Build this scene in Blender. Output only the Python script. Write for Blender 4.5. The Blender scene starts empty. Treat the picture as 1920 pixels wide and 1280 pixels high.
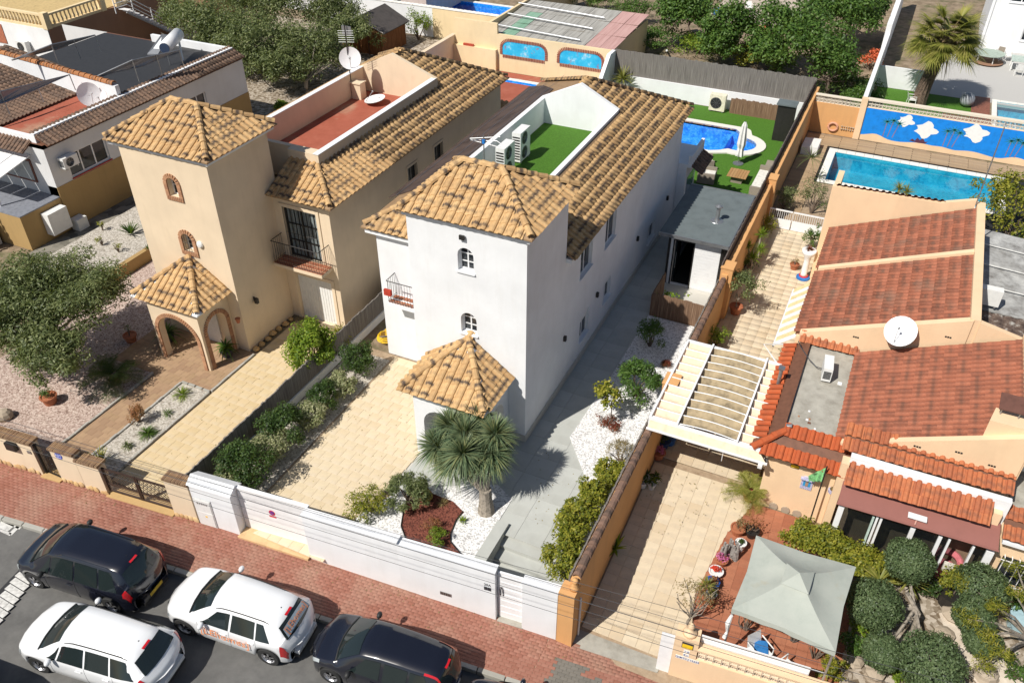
import bpy, bmesh, math, random
import numpy as np
from mathutils import Vector, Matrix
random.seed(7); rng = np.random.default_rng(7)
PI = math.pi; R = math.radians
S = bpy.context.scene
COL = S.collection
# ---------------------------------------------------------------- camera, sky, sun, exposure
CAM = (0.0, 0.0, 20.6); PITCH, YAW, FPX = R(36.93), R(-25.15), 1573.0
cd = bpy.data.cameras.new('camera'); cam = bpy.data.objects.new('camera', cd); COL.objects.link(cam)
cam.location = CAM; cam.rotation_euler = (PI / 2 - PITCH, 0, -YAW)
cd.sensor_width = 36; cd.lens = 36 * FPX / 1920; cd.clip_start = .5; cd.clip_end = 2000
S.camera = cam
SUN_EL, SUN_AZ = R(50), R(206)          # azimuth clockwise from +Y
W = bpy.data.worlds.new('World'); S.world = W; W.use_nodes = True
nt = W.node_tree; bg = nt.nodes['Background']
sky = nt.nodes.new('ShaderNodeTexSky'); sky.sky_type = 'NISHITA'; sky.sun_disc = False
sky.sun_elevation = SUN_EL; sky.sun_rotation = SUN_AZ
nt.links.new(sky.outputs[0], bg.inputs[0]); bg.inputs[1].default_value = .066
sl = bpy.data.lights.new('sun', 'SUN'); sl.energy = 4.9; sl.angle = R(.5); sl.color = (1, .955, .88)
so = bpy.data.objects.new('sun', sl); COL.objects.link(so)
dirv = Vector((-math.sin(SUN_AZ) * math.cos(SUN_EL), -math.cos(SUN_AZ) * math.cos(SUN_EL), -math.sin(SUN_EL)))
so.rotation_euler = dirv.to_track_quat('-Z', 'Y').to_euler(); so.location = (-20, -20, 60)
S.view_settings.view_transform = 'Standard'; S.view_settings.look = 'None'
S.view_settings.exposure = .14; S.view_settings.gamma = 1; S.view_settings.use_curve_mapping = False
S.cycles.max_bounces = 6; S.cycles.transparent_max_bounces = 8; S.cycles.caustics_refractive = False; S.cycles.caustics_reflective = False
# ---------------------------------------------------------------- photo survey: pixel (1920 wide) + height -> point
_F = np.array([math.sin(YAW) * math.cos(PITCH), math.cos(YAW) * math.cos(PITCH), -math.sin(PITCH)])
_R = np.array([math.cos(YAW), -math.sin(YAW), 0.0]); _D = np.cross(_F, _R)
def ray(px, py): return _F + _R * (px - 960) / FPX + _D * (py - 640) / FPX
def P(px, py, z=0.0):
    d = ray(px, py); t = (z - CAM[2]) / d[2]
    return Vector((d[0] * t, d[1] * t, z))
def PX(px, py, X):
    d = ray(px, py); t = X / d[0]; return Vector((X, d[1] * t, CAM[2] + d[2] * t))
def PY(px, py, Y):
    d = ray(px, py); t = Y / d[1]; return Vector((d[0] * t, Y, CAM[2] + d[2] * t))
def PV(px, py, A, B):
    d = ray(px, py); nn = np.array([-(B[1] - A[1]), B[0] - A[0]]); t = (nn @ np.array(A[:2])) / (nn @ d[:2])
    return Vector((d[0] * t, d[1] * t, CAM[2] + d[2] * t))
def camdist(p): return math.dist(p, CAM)
# ---------------------------------------------------------------- objects
def wl(o):
    v = Vector((0, 0, 0))
    while o is not None: v += o.location; o = o.parent
    return v
def tag(o, label=None, cat=None, group=None, kind=None):
    if label: o['label'] = label
    if cat: o['category'] = cat
    if group: o['group'] = group
    if kind: o['kind'] = kind
    return o
def thing(name, label, cat, loc=(0, 0, 0), group=None, rotz=0):
    o = bpy.data.objects.new(name, None); COL.objects.link(o); o.location = loc; o.rotation_euler = (0, 0, rotz)
    return tag(o, label, cat, group)
class G:
    def __init__(s): s.v = []; s.f = []
    def n(s): return len(s.v)
    def face(s, *p):
        k = len(s.v); s.v += [tuple(q) for q in p]; s.f.append(tuple(range(k, k + len(p)))); return s
    def box(s, x0, y0, z0, x1, y1, z1, bottom=True):
        x0, x1 = min(x0, x1), max(x0, x1); y0, y1 = min(y0, y1), max(y0, y1); z0, z1 = min(z0, z1), max(z0, z1)
        k = len(s.v); s.v += [(x, y, z) for z in (z0, z1) for (x, y) in ((x0, y0), (x1, y0), (x1, y1), (x0, y1))]
        s.f += [(k + a, k + b, k + c, k + d) for a, b, c, d in ((4, 5, 6, 7), (0, 1, 5, 4), (1, 2, 6, 5), (2, 3, 7, 6), (3, 0, 4, 7))]
        if bottom: s.f.append((k + 3, k + 2, k + 1, k))
        return s
    def prism(s, poly, z0, z1):
        # poly counter-clockwise list of (x,y); z0/z1 numbers or lists
        n = len(poly); k = len(s.v)
        ar = sum(poly[i][0] * poly[(i + 1) % n][1] - poly[(i + 1) % n][0] * poly[i][1] for i in range(n))
        a0 = z0 if hasattr(z0, '__len__') else [z0] * n; a1 = z1 if hasattr(z1, '__len__') else [z1] * n
        idx = list(range(n))
        if ar < 0: idx = idx[::-1]
        s.v += [(poly[i][0], poly[i][1], a0[i]) for i in idx] + [(poly[i][0], poly[i][1], a1[i]) for i in idx]
        s.f.append(tuple(range(k + n, k + 2 * n))); s.f.append(tuple(range(k + n - 1, k - 1, -1)))
        s.f += [(k + i, k + (i + 1) % n, k + n + (i + 1) % n, k + n + i) for i in range(n)]
        return s
    def slab(s, pts, th):
        # planar polygon (3D points) thickened downwards by th
        n = len(pts); k = len(s.v); pts = [Vector(p) for p in pts]
        nv = Vector((0, 0, 0))
        for i in range(n):
            a, b = pts[i], pts[(i + 1) % n]; nv += a.cross(b)
        if nv.z < 0: pts = pts[::-1]
        s.v += [tuple(p) for p in pts] + [(p.x, p.y, p.z - th) for p in pts]
        s.f.append(tuple(range(k, k + n))); s.f.append(tuple(range(k + 2 * n - 1, k + n - 1, -1)))
        s.f += [(k + n + i, k + n + (i + 1) % n, k + (i + 1) % n, k + i) for i in range(n)]
        return s
    def wall(s, a, b, z0, z1, th, zb0=None, zb1=None):
        # upright wall from a to b (2D), thickness th to the left; z at a and b
        a = Vector(a[:2]); b = Vector(b[:2]); d = (b - a).normalized(); nn = Vector((-d.y, d.x)) * th
        zb0 = z0 if zb0 is None else zb0; zb1 = z1 if zb1 is None else zb1
        q = [(a.x, a.y), (b.x, b.y), (b.x + nn.x, b.y + nn.y), (a.x + nn.x, a.y + nn.y)]
        return s.prism(q, [z0, zb0, zb0, z0], [z1, zb1, zb1, z1])
    def tube(s, pts, r, n=6, cap=True):
        pts = [Vector(p) for p in pts]; m = len(pts); rr = r if hasattr(r, '__len__') else [r] * m; k0 = len(s.v)
        up = Vector((0, 0, 1))
        for i, p in enumerate(pts):
            d = (pts[min(i + 1, m - 1)] - pts[max(i - 1, 0)])
            if d.length < 1e-9: d = Vector((0, 0, 1))
            d.normalize(); u = d.cross(up)
            if u.length < .02: u = d.cross(Vector((1, 0, 0)))
            u.normalize(); w = u.cross(d)
            for j in range(n):
                a = 2 * PI * j / n; s.v.append(tuple(p + (u * math.cos(a) + w * math.sin(a)) * rr[i]))
        for i in range(m - 1):
            for j in range(n):
                a = k0 + i * n + j; b = k0 + i * n + (j + 1) % n
                s.f.append((a, b, b + n, a + n))
        if cap:
            s.f.append(tuple(range(k0 + n - 1, k0 - 1, -1))); e = k0 + (m - 1) * n; s.f.append(tuple(range(e, e + n)))
        return s
    def lathe(s, c, prof, n=16, sx=1, sy=1):
        k0 = len(s.v); m = len(prof)
        for (r, z) in prof:
            for j in range(n):
                a = 2 * PI * j / n; s.v.append((c[0] + r * math.cos(a) * sx, c[1] + r * math.sin(a) * sy, c[2] + z))
        for i in range(m - 1):
            for j in range(n):
                a = k0 + i * n + j; b = k0 + i * n + (j + 1) % n; s.f.append((a, b, b + n, a + n))
        s.f.append(tuple(range(k0 + n - 1, k0 - 1, -1))); e = k0 + (m - 1) * n; s.f.append(tuple(range(e, e + n)))
        return s
    def ball(s, c, r, n=10, m=6, sz=1, jit=0):
        return s.lathe(c, [(max(.001, r * math.sin(PI * i / m)) * (1 + random.uniform(-jit, jit)), -r * sz * math.cos(PI * i / m)) for i in range(m + 1)], n)
    def xf(s, M, k=0):
        s.v[k:] = [tuple(M @ Vector(p)) for p in s.v[k:]]; return s
def mesh(name, g, mat, smooth=False):
    me = bpy.data.meshes.new(name); me.from_pydata(g.v, [], g.f)
    if mat is not None: me.materials.append(mat)
    if smooth: me.shade_smooth()
    return me
def obj(name, g, mat, parent=None, smooth=False, label=None):
    if parent is not None:
        o0 = wl(parent)
        if o0.length > 0: g.v = [(x - o0.x, y - o0.y, z - o0.z) for x, y, z in g.v]
    o = bpy.data.objects.new(name, mesh(name, g, mat, smooth)); COL.objects.link(o); o.parent = parent
    if label: o['label'] = label
    return o
def solo(name, g, mat, label, cat, group=None, smooth=False):
    return tag(obj(name, g, mat, None, smooth), label, cat, group)
def struct(name, g, mat, parent=None):
    o = obj(name, g, mat, parent)
    if parent is None: o['kind'] = 'structure'
    return o
def kids(o, allo): return [c for c in allo if c.parent is o]
def dup(root, loc, rotz=None, label=None, group=None, scale=None):
    allo = [o for o in COL.objects]
    def cp(o, par):
        c = o.copy(); COL.objects.link(c); c.parent = par
        for k in kids(o, allo): cp(k, c)
        return c
    r = cp(root, None); r.location = loc
    if rotz is not None: r.rotation_euler = (0, 0, rotz)
    if scale: r.scale = scale
    if label: r['label'] = label
    if group: r['group'] = group
    return r
# ---------------------------------------------------------------- materials
def newmat(name):
    m = bpy.data.materials.new(name); m.use_nodes = True; n = m.node_tree.nodes; return m, n, m.node_tree.links, n['Principled BSDF']
def rgb(c): return (*c, 1) if len(c) == 3 else c
def tc(n, l, scale, kind='Object', sc3=None):
    t = n.new('ShaderNodeTexCoord'); mp = n.new('ShaderNodeMapping'); l.new(t.outputs[kind], mp.inputs[0])
    mp.inputs['Scale'].default_value = sc3 if sc3 else (scale,) * 3; return mp.outputs[0]
def noise(n, l, vec, scale, detail=4, rough=.6):
    t = n.new('ShaderNodeTexNoise'); t.inputs['Scale'].default_value = scale; t.inputs['Detail'].default_value = detail; t.inputs['Roughness'].default_value = rough
    l.new(vec, t.inputs['Vector']); return t.outputs[0]
def ramp(n, l, src, stops):
    r = n.new('ShaderNodeValToRGB'); l.new(src, r.inputs[0]); e = r.color_ramp.elements
    while len(e) < len(stops): e.new(.5)
    for k, (p, c) in enumerate(stops): e[k].position = p; e[k].color = rgb(c) if hasattr(c, '__len__') else (c, c, c, 1)
    return r.outputs[0]
def mix(n, l, f, a, b, mode='MIX'):
    m = n.new('ShaderNodeMix'); m.data_type = 'RGBA'; m.blend_type = mode
    for s_, v in ((0, f), (6, a), (7, b)):
        if hasattr(v, 'is_linked'): l.new(v, m.inputs[s_])
        else: m.inputs[s_].default_value = v if s_ == 0 else rgb(v)
    return m.outputs[2]
def bump(n, l, b, h, strength=.3, dist=.02):
    q = n.new('ShaderNodeBump'); q.inputs['Strength'].default_value = strength; q.inputs['Distance'].default_value = dist
    l.new(h, q.inputs['Height']); l.new(q.outputs[0], b.inputs['Normal'])
def rnd(n, l):
    t = n.new('ShaderNodeUVMap'); t.uv_map = 'R'; s_ = n.new('ShaderNodeSeparateXYZ'); l.new(t.outputs[0], s_.inputs[0]); return s_.outputs[0], s_.outputs[1]
_geo = {}
def M_plain(name, c, rough=.6, metal=0, var=.12, sc=6, coat=0, bmp=0, spec=.5):
    m, n, l, b = newmat(name); v = tc(n, l, 1)
    f = noise(n, l, v, sc, 5); c2 = tuple(x * (1 - var * 2) for x in c); c3 = tuple(min(1, x * (1 + var)) for x in c)
    l.new(ramp(n, l, f, [(.3, c2), (.5, c), (.7, c3)]), b.inputs['Base Color'])
    b.inputs['Roughness'].default_value = rough; b.inputs['Metallic'].default_value = metal; b.inputs['Coat Weight'].default_value = coat
    b.inputs['Specular IOR Level'].default_value = spec
    if bmp: bump(n, l, b, noise(n, l, v, sc * 8, 4), bmp, .01)
    return m
def M_plaster(name, c, dirt=(.35, .3, .24), amount=.35, rough=.85, grain=60, bstr=.35):
    m, n, l, b = newmat(name); v = tc(n, l, 1); v2 = tc(n, l, 1, sc3=(2.2, 2.2, .35))
    big = noise(n, l, v, .7, 5); st = noise(n, l, v2, 1.6, 6, .65)
    base = ramp(n, l, big, [(.3, tuple(x * .9 for x in c)), (.6, c), (.8, tuple(min(1, x * 1.05) for x in c))])
    ms = ramp(n, l, st, [(.5, 0.0), (.78, amount)])
    # splash dirt near the ground
    g_ = n.new('ShaderNodeNewGeometry'); sp = n.new('ShaderNodeSeparateXYZ'); l.new(g_.outputs['Position'], sp.inputs[0])
    l.new(mix(n, l, ms, base, dirt), b.inputs['Base Color'])
    b.inputs['Roughness'].default_value = rough; b.inputs['Specular IOR Level'].default_value = .25
    bump(n, l, b, noise(n, l, v, grain, 3), bstr, .006)
    return m
def M_tile(name, light, mid, dark, blotch=(.09, .06, .045), amt=.85, stain=.2):
    m, n, l, b = newmat(name); r1, r2 = rnd(n, l)
    t = n.new('ShaderNodeUVMap'); t.uv_map = 'U'; sp = n.new('ShaderNodeSeparateXYZ'); l.new(t.outputs[0], sp.inputs[0])
    v = tc(n, l, 1); big = noise(n, l, v, .9, 4); fine = noise(n, l, v, 14, 4)
    col = ramp(n, l, r1, [(0, dark), (.45, mid), (1, light)])
    col = mix(n, l, .35, col, mix(n, l, ramp(n, l, fine, [(.35, 0.0), (.65, 1.0)]), dark, light))
    # fired dark flashing in the middle of each tile
    mm = n.new('ShaderNodeMath'); mm.operation = 'SUBTRACT'; l.new(sp.outputs[1], mm.inputs[0]); mm.inputs[1].default_value = .42
    ab = n.new('ShaderNodeMath'); ab.operation = 'ABSOLUTE'; l.new(mm.outputs[0], ab.inputs[0])
    ad = n.new('ShaderNodeMath'); ad.operation = 'MULTIPLY_ADD'; l.new(fine, ad.inputs[0]); ad.inputs[1].default_value = .5; l.new(ab.outputs[0], ad.inputs[2])
    mk = ramp(n, l, ad.outputs[0], [(.30, 1.0), (.52, 0.0)])
    gate = ramp(n, l, r2, [(.3, .12), (.62, amt)])
    mu = n.new('ShaderNodeMath'); mu.operation = 'MULTIPLY'; l.new(mk, mu.inputs[0]); l.new(gate, mu.inputs[1])
    col = mix(n, l, mu.outputs[0], col, blotch)
    col = mix(n, l, ramp(n, l, big, [(.5, 0.0), (.75, stain)]), col, (.16, .12, .09))
    l.new(col, b.inputs['Base Color']); b.inputs['Roughness'].default_value = .8; b.inputs['Specular IOR Level'].default_value = .3
    bump(n, l, b, fine, .25, .01); return m
def M_piece(name, cols, rough=.85, sc=9, dirt=None, damt=.4, bstr=.3, var=.25):
    m, n, l, b = newmat(name); r1, r2 = rnd(n, l); v = tc(n, l, 1)
    f = noise(n, l, v, sc, 5, .65); big = noise(n, l, v, .8, 4)
    k = len(cols); col = ramp(n, l, r1, [(i / max(1, k - 1), c) for i, c in enumerate(cols)])
    col = mix(n, l, ramp(n, l, f, [(.35, 0.0), (.7, var)]), col, tuple(x * .6 for x in cols[0]))
    if dirt: col = mix(n, l, ramp(n, l, big, [(.45, 0.0), (.72, damt)]), col, dirt)
    l.new(col, b.inputs['Base Color']); b.inputs['Roughness'].default_value = rough; b.inputs['Specular IOR Level'].default_value = .3
    bump(n, l, b, f, bstr, .008); return m
def M_ground(name, stops, sc=3, rough=.9, bsc=40, bstr=.5, bd=.02, vor=0, extra=None):
    m, n, l, b = newmat(name); v = tc(n, l, 1); f = noise(n, l, v, sc, 8, .7)
    if vor:
        vo = n.new('ShaderNodeTexVoronoi'); vo.inputs['Scale'].default_value = vor; l.new(v, vo.inputs['Vector'])
        cs = n.new('ShaderNodeSeparateXYZ'); l.new(vo.outputs['Color'], cs.inputs[0])
        mm = n.new('ShaderNodeMath'); mm.operation = 'MULTIPLY_ADD'; l.new(f, mm.inputs[0]); mm.inputs[1].default_value = .5
        m2 = n.new('ShaderNodeMath'); m2.operation = 'MULTIPLY'; m2.inputs[1].default_value = .5; l.new(cs.outputs[0], m2.inputs[0]); l.new(m2.outputs[0], mm.inputs[2])
        f2 = mm.outputs[0]; h = vo.outputs['Distance']
    else: f2 = f; h = noise(n, l, v, bsc, 4)
    col = ramp(n, l, f2, stops)
    if extra: col = mix(n, l, ramp(n, l, noise(n, l, v, extra[0], 5), [(extra[1], 0.0), (extra[2], extra[4])]), col, extra[3])
    l.new(col, b.inputs['Base Color']); b.inputs['Roughness'].default_value = rough; b.inputs['Specular IOR Level'].default_value = .25
    bump(n, l, b, h, bstr * (-1 if vor else 1), bd); return m
def M_stripe(name, cols, scale3, sc=1, rough=.9, bstr=.8, bd=.015):
    m, n, l, b = newmat(name); v = tc(n, l, 1, sc3=scale3); f = noise(n, l, v, sc, 4, .6); k = len(cols)
    l.new(ramp(n, l, f, [(.3 + .4 * i / (k - 1), c) for i, c in enumerate(cols)]), b.inputs['Base Color'])
    b.inputs['Roughness'].default_value = rough; bump(n, l, b, f, bstr, bd); return m
def M_leaf(name, cols, sc=1.2, trans=.35, rough=.5):
    m, n, l, b = newmat(name); r1, r2 = rnd(n, l); v = tc(n, l, 1); f = noise(n, l, v, sc, 4)
    k = len(cols); a = n.new('ShaderNodeMath'); a.operation = 'MULTIPLY_ADD'; l.new(r1, a.inputs[0]); a.inputs[1].default_value = .55
    m2 = n.new('ShaderNodeMath'); m2.operation = 'MULTIPLY'; m2.inputs[1].default_value = .5; l.new(f, m2.inputs[0]); l.new(m2.outputs[0], a.inputs[2])
    col = ramp(n, l, a.outputs[0], [(.12 + .76 * i / (k - 1), c) for i, c in enumerate(cols)])
    l.new(col, b.inputs['Base Color']); b.inputs['Roughness'].default_value = rough; b.inputs['Specular IOR Level'].default_value = .35
    tr = n.new('ShaderNodeBsdfTranslucent'); l.new(mix(n, l, .6, col, (.25, .32, .03)), tr.inputs[0])
    ms = n.new('ShaderNodeMixShader'); ms.inputs[0].default_value = trans; out = n['Material Output']
    l.new(b.outputs[0], ms.inputs[1]); l.new(tr.outputs[0], ms.inputs[2]); l.new(ms.outputs[0], out.inputs[0]); return m
def M_water(name, tint, rs=.03, sc=6, alpha=.45, bs=.25):
    m, n, l, b = newmat(name); v = tc(n, l, 1)
    tr = n.new('ShaderNodeBsdfTransparent'); tr.inputs[0].default_value = rgb(tint)
    gl = n.new('ShaderNodeBsdfGlossy'); gl.inputs['Roughness'].default_value = rs
    fr = n.new('ShaderNodeFresnel'); fr.inputs[0].default_value = 1.33
    bu = n.new('ShaderNodeBump'); bu.inputs['Strength'].default_value = bs; bu.inputs['Distance'].default_value = .03
    l.new(noise(n, l, v, sc, 4), bu.inputs['Height'])
    for q in (gl, fr): l.new(bu.outputs[0], q.inputs['Normal'])
    ms = n.new('ShaderNodeMixShader'); l.new(fr.outputs[0], ms.inputs[0]); l.new(tr.outputs[0], ms.inputs[1]); l.new(gl.outputs[0], ms.inputs[2])
    l.new(ms.outputs[0], n['Material Output'].inputs[0]); return m
def M_glass(name, c=(.02, .025, .03), rough=.04, spec=.6, t=0):
    m, n, l, b = newmat(name); b.inputs['Base Color'].default_value = rgb(c); b.inputs['Roughness'].default_value = rough
    b.inputs['Specular IOR Level'].default_value = spec
    if t:
        tr = n.new('ShaderNodeBsdfTransparent'); tr.inputs[0].default_value = (.75, .8, .8, 1); ms = n.new('ShaderNodeMixShader'); ms.inputs[0].default_value = t
        l.new(b.outputs[0], ms.inputs[1]); l.new(tr.outputs[0], ms.inputs[2]); l.new(ms.outputs[0], n['Material Output'].inputs[0])
    return m
# ---------------------------------------------------------------- repeated pieces (shared meshes, nearest 300 as parts, rest as one part)
class Pieces:
    """kinds: list of (verts Nx3, faces, uvU per loop or None); each piece instance = (kind, 4x4 matrix)."""
    def __init__(s, name, kinds, mat, nvar=10, smooth=False):
        s.name, s.mat, s.smooth = name, mat, smooth; s.kinds = kinds; s.items = []; s.nvar = nvar; s.cache = {}
    def add(s, k, M): s.items.append((k, M, random.randrange(s.nvar)))
    def me(s, k, var):
        if (k, var) in s.cache: return s.cache[k, var]
        g, uv = s.kinds[k]; me = bpy.data.meshes.new(s.name); me.from_pydata(g.v, [], g.f); me.materials.append(s.mat)
        nl = len(me.loops); r = ((var + .5) / s.nvar, ((var * 37 + 11) % s.nvar + .5) / s.nvar)
        u = me.uv_layers.new(name='U'); w = me.uv_layers.new(name='R')
        if uv is not None:
            li = np.zeros(nl, np.int32); me.loops.foreach_get('vertex_index', li); u.data.foreach_set('uv', np.array(uv, np.float32)[li].ravel())
        w.data.foreach_set('uv', np.tile(np.array(r, np.float32), nl))
        if s.smooth: me.shade_smooth()
        s.cache[k, var] = me; return me
    def emit(s, parent, rest='piece_field', limit=300, labels=None):
        its = sorted(s.items, key=lambda t: camdist(t[1].translation)); off = Matrix.Translation(-wl(parent)) if parent else Matrix()
        for k, M, v in its[:limit]:
            o = bpy.data.objects.new(s.name, s.me(k, v)); COL.objects.link(o); o.parent = parent; o.matrix_local = off @ M
        its = its[limit:]
        if not its: return
        V, Fc, U, Rr = [], [], [], []; base = 0
        loops = []; starts = []; tot = []; ls = 0
        cache = {}
        for k, M, v in its:
            g, uv = s.kinds[k]
            if k not in cache:
                cache[k] = (np.array(g.v), [len(f) for f in g.f], np.concatenate([np.array(f) for f in g.f]))
            vv, fl, fi = cache[k]; A = np.array(off @ M)
            V.append(vv @ A[:3, :3].T + A[:3, 3]); loops.append(fi + base); base += len(vv)
            for c in fl: starts.append(ls); tot.append(c); ls += c
            U.append(np.array(uv)[fi] if uv is not None else np.zeros((len(fi), 2)))
            Rr.append(np.tile(np.array([(v + .5) / s.nvar, ((v * 37 + 11) % s.nvar + .5) / s.nvar]), (len(fi), 1)))
        o = bulk(rest, np.concatenate(V), np.concatenate(loops), np.array(starts), np.array(tot), s.mat, parent, np.concatenate(U), np.concatenate(Rr), s.smooth)
        o['kind'] = 'stuff'; return o
def bulk(name, V, loops, starts, tot, mat, parent=None, U=None, Rr=None, smooth=False):
    me = bpy.data.meshes.new(name); me.vertices.add(len(V)); me.vertices.foreach_set('co', np.asarray(V, np.float32).ravel())
    me.loops.add(len(loops)); me.loops.foreach_set('vertex_index', np.asarray(loops, np.int32))
    me.polygons.add(len(starts)); me.polygons.foreach_set('loop_start', np.asarray(starts, np.int32)); me.polygons.foreach_set('loop_total', np.asarray(tot, np.int32))
    me.update(calc_edges=True)
    if U is not None: me.uv_layers.new(name='U').data.foreach_set('uv', np.asarray(U, np.float32).ravel())
    if Rr is not None: me.uv_layers.new(name='R').data.foreach_set('uv', np.asarray(Rr, np.float32).ravel())
    me.materials.append(mat)
    if smooth: me.shade_smooth()
    o = bpy.data.objects.new(name, me); COL.objects.link(o); o.parent = parent; return o
def inpoly(x, y, poly):
    c = False; n = len(poly)
    for i in range(n):
        x1, y1 = poly[i]; x2, y2 = poly[(i + 1) % n]
        if (y1 > y) != (y2 > y) and x < (x2 - x1) * (y - y1) / (y2 - y1) + x1: c = not c
    return c
def barrel(w=.28, L=.42, h=.075, arch=.62, th=.016):
    """curved clay tile: an arch and a shallow trough, open lip at the low end"""
    g = G(); uv = []; m = 5; pr = []
    for i in range(m + 1):
        a = PI * i / m; pr.append((-math.cos(a) * w * arch / 2, math.sin(a) * h))
    pr = [(-w / 2, .008)] + pr + [(w / 2, .008)]
    for (y, dz) in ((0, .022), (L, 0)):
        for (x, z) in pr: g.v.append((x, y, z + dz)); uv.append((x / w + .5, y / L))
    for (x, z) in pr: g.v.append((x, 0, max(0, z * .72) - .006)); uv.append((x / w + .5, .5))
    n = len(pr)
    for i in range(n - 1):
        g.f.append((i, i + 1, n + i + 1, n + i)); g.f.append((2 * n + i, 2 * n + i + 1, i + 1, i))
    return g, uv
def capt(L=.44, r=.11):
    g = G(); uv = []; m = 5
    for (y, rr, dz) in ((0, r * 1.08, .02), (L, r * .9, 0)):
        for i in range(m + 1):
            a = PI * i / m; g.v.append((-math.cos(a) * rr, y, math.sin(a) * rr + dz)); uv.append((i / m, y / L))
    for i in range(m + 1):
        a = PI * i / m; g.v.append((-math.cos(a) * r * .85, 0, math.sin(a) * r * .85)); uv.append((i / m, .5))
    n = m + 1
    for i in range(m):
        g.f.append((i, i + 1, n + i + 1, n + i)); g.f.append((2 * n + i, 2 * n + i + 1, i + 1, i))
    return g, uv
def tile_face(pc, pts, w=.28, e=.38, kind=0, jit=.006, lift=.0, shrink=.02):
    """pts: planar roof polygon, pts[0]->pts[1] is the eave"""
    pts = [Vector(p) for p in pts]; A, B = pts[0], pts[1]; u = (B - A).normalized(); nv = Vector((0, 0, 0))
    for i in range(len(pts)): nv += (pts[i] - A).cross(pts[(i + 1) % len(pts)] - A)
    nv.normalize()
    if nv.z < 0: nv = -nv
    v = nv.cross(u)
    cen = sum(pts, Vector()) / len(pts)
    if (cen - A).dot(v) < 0: u = -u; v = nv.cross(u); A, B = B, A
    poly = [((p - A).dot(u), (p - A).dot(v)) for p in pts]; um = [q[0] for q in poly]; vm = max(q[1] for q in poly)
    Wd = (B - A).length; n = max(1, round(Wd / w)); ww = Wd / n; i0 = math.floor(min(um) / ww) - 1; i1 = math.ceil(max(um) / ww) + 1
    rows = int(vm / e) + 1
    B3 = Matrix((u, v, nv)).transposed().to_4x4()
    for j in range(rows):
        for i in range(i0, i1):
            x = (i + .5) * ww; y = j * e
            if inpoly(x, min(y + e * .5, vm - .03), poly) or inpoly(x, y + e * .15, poly) and inpoly(x, y + e * .8, poly):
                T = Matrix.Translation(A + u * (x + random.uniform(-jit, jit)) + v * (y - .05 + random.uniform(-jit, jit)) + nv * (.012 + lift))
                pc.add(kind, T @ B3 @ Matrix.Rotation(random.uniform(-.012, .012), 4, 'Z') @ Matrix.Diagonal((ww / w, 1, 1, 1)))
def cap_line(pc, a, b, kind=1, e=.38, lift=.03):
    a, b = Vector(a), Vector(b); d = (b - a); L = d.length; d.normalize(); u = d.cross(Vector((0, 0, 1))).normalized(); w = u.cross(d)
    n = max(1, round(L / e)); B3 = Matrix((u, d, w)).transposed().to_4x4()
    for i in range(n):
        pc.add(kind, Matrix.Translation(a + d * (L * i / n) + w * lift) @ B3 @ Matrix.Rotation(random.uniform(-.02, .02), 4, 'Z'))
def slabpiece(w, d, h, bev=.004):
    g = G(); x, y = w / 2, d / 2; q = bev
    g.v = [(-x, -y, 0), (x, -y, 0), (x, y, 0), (-x, y, 0), (-x, -y, h - q), (x, -y, h - q), (x, y, h - q), (-x, y, h - q), (-x + q, -y + q, h), (x - q, -y + q, h), (x - q, y - q, h), (-x + q, y - q, h)]
    g.f = [(8, 9, 10, 11)] + [(i, (i + 1) % 4, 4 + (i + 1) % 4, 4 + i) for i in range(4)] + [(4 + i, 4 + (i + 1) % 4, 8 + (i + 1) % 4, 8 + i) for i in range(4)]
    return g, None
def pave(pc, poly, w, d, h0, ang=0, gap=.008, off=.5, zf=None, kind=0, tilt=.003, edge=1.0):
    """cover polygon (world xy) with slabs"""
    ca, sa = math.cos(ang), math.sin(ang); ox, oy = poly[0]
    loc = [((x - ox) * ca + (y - oy) * sa, -(x - ox) * sa + (y - oy) * ca) for x, y in poly]
    x0, x1 = min(p[0] for p in loc), max(p[0] for p in loc); y0, y1 = min(p[1] for p in loc), max(p[1] for p in loc)
    for j in range(int(math.ceil((y1 - y0) / d))):
        cy = y0 + (j + .5) * d; xsn = []
        for (ax, ay), (bx, by) in zip(loc, loc[1:] + loc[:1]):
            if (ay > cy) != (by > cy): xsn.append(ax + (bx - ax) * (cy - ay) / (by - ay))
        xsn.sort()
        for xa, xb in zip(xsn[::2], xsn[1::2]):
            i0 = math.floor((xa - x0) / w - (off if j % 2 else 0)); 
            for i in range(i0, i0 + int((xb - xa) / w) + 3):
                l_ = x0 + (i + (off if j % 2 else 0)) * w; r_ = l_ + w; a_, b_ = max(l_, xa), min(r_, xb)
                if b_ - a_ < w * .12: continue
                cx = (a_ + b_) / 2; k = (b_ - a_) / w
                wx = ox + cx * ca - cy * sa; wy = oy + cx * sa + cy * ca; z = h0 if zf is None else zf(wx, wy) + h0
                M = Matrix.Translation((wx, wy, z + random.uniform(-.0015, .0015)))
                if zf is not None:
                    gx = (zf(wx + .1, wy) - zf(wx - .1, wy)) / .2; gy = (zf(wx, wy + .1) - zf(wx, wy - .1)) / .2
                    nv = Vector((-gx, -gy, 1)).normalized(); M = M @ Vector((0, 0, 1)).rotation_difference(nv).to_matrix().to_4x4()
                pc.add(kind, M @ Matrix.Rotation(ang, 4, 'Z') @ Matrix.Rotation(random.uniform(-tilt, tilt), 4, 'X') @ Matrix.Rotation(random.uniform(-tilt, tilt), 4, 'Y') @ Matrix.Diagonal((k, 1, 1, 1)))
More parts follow.
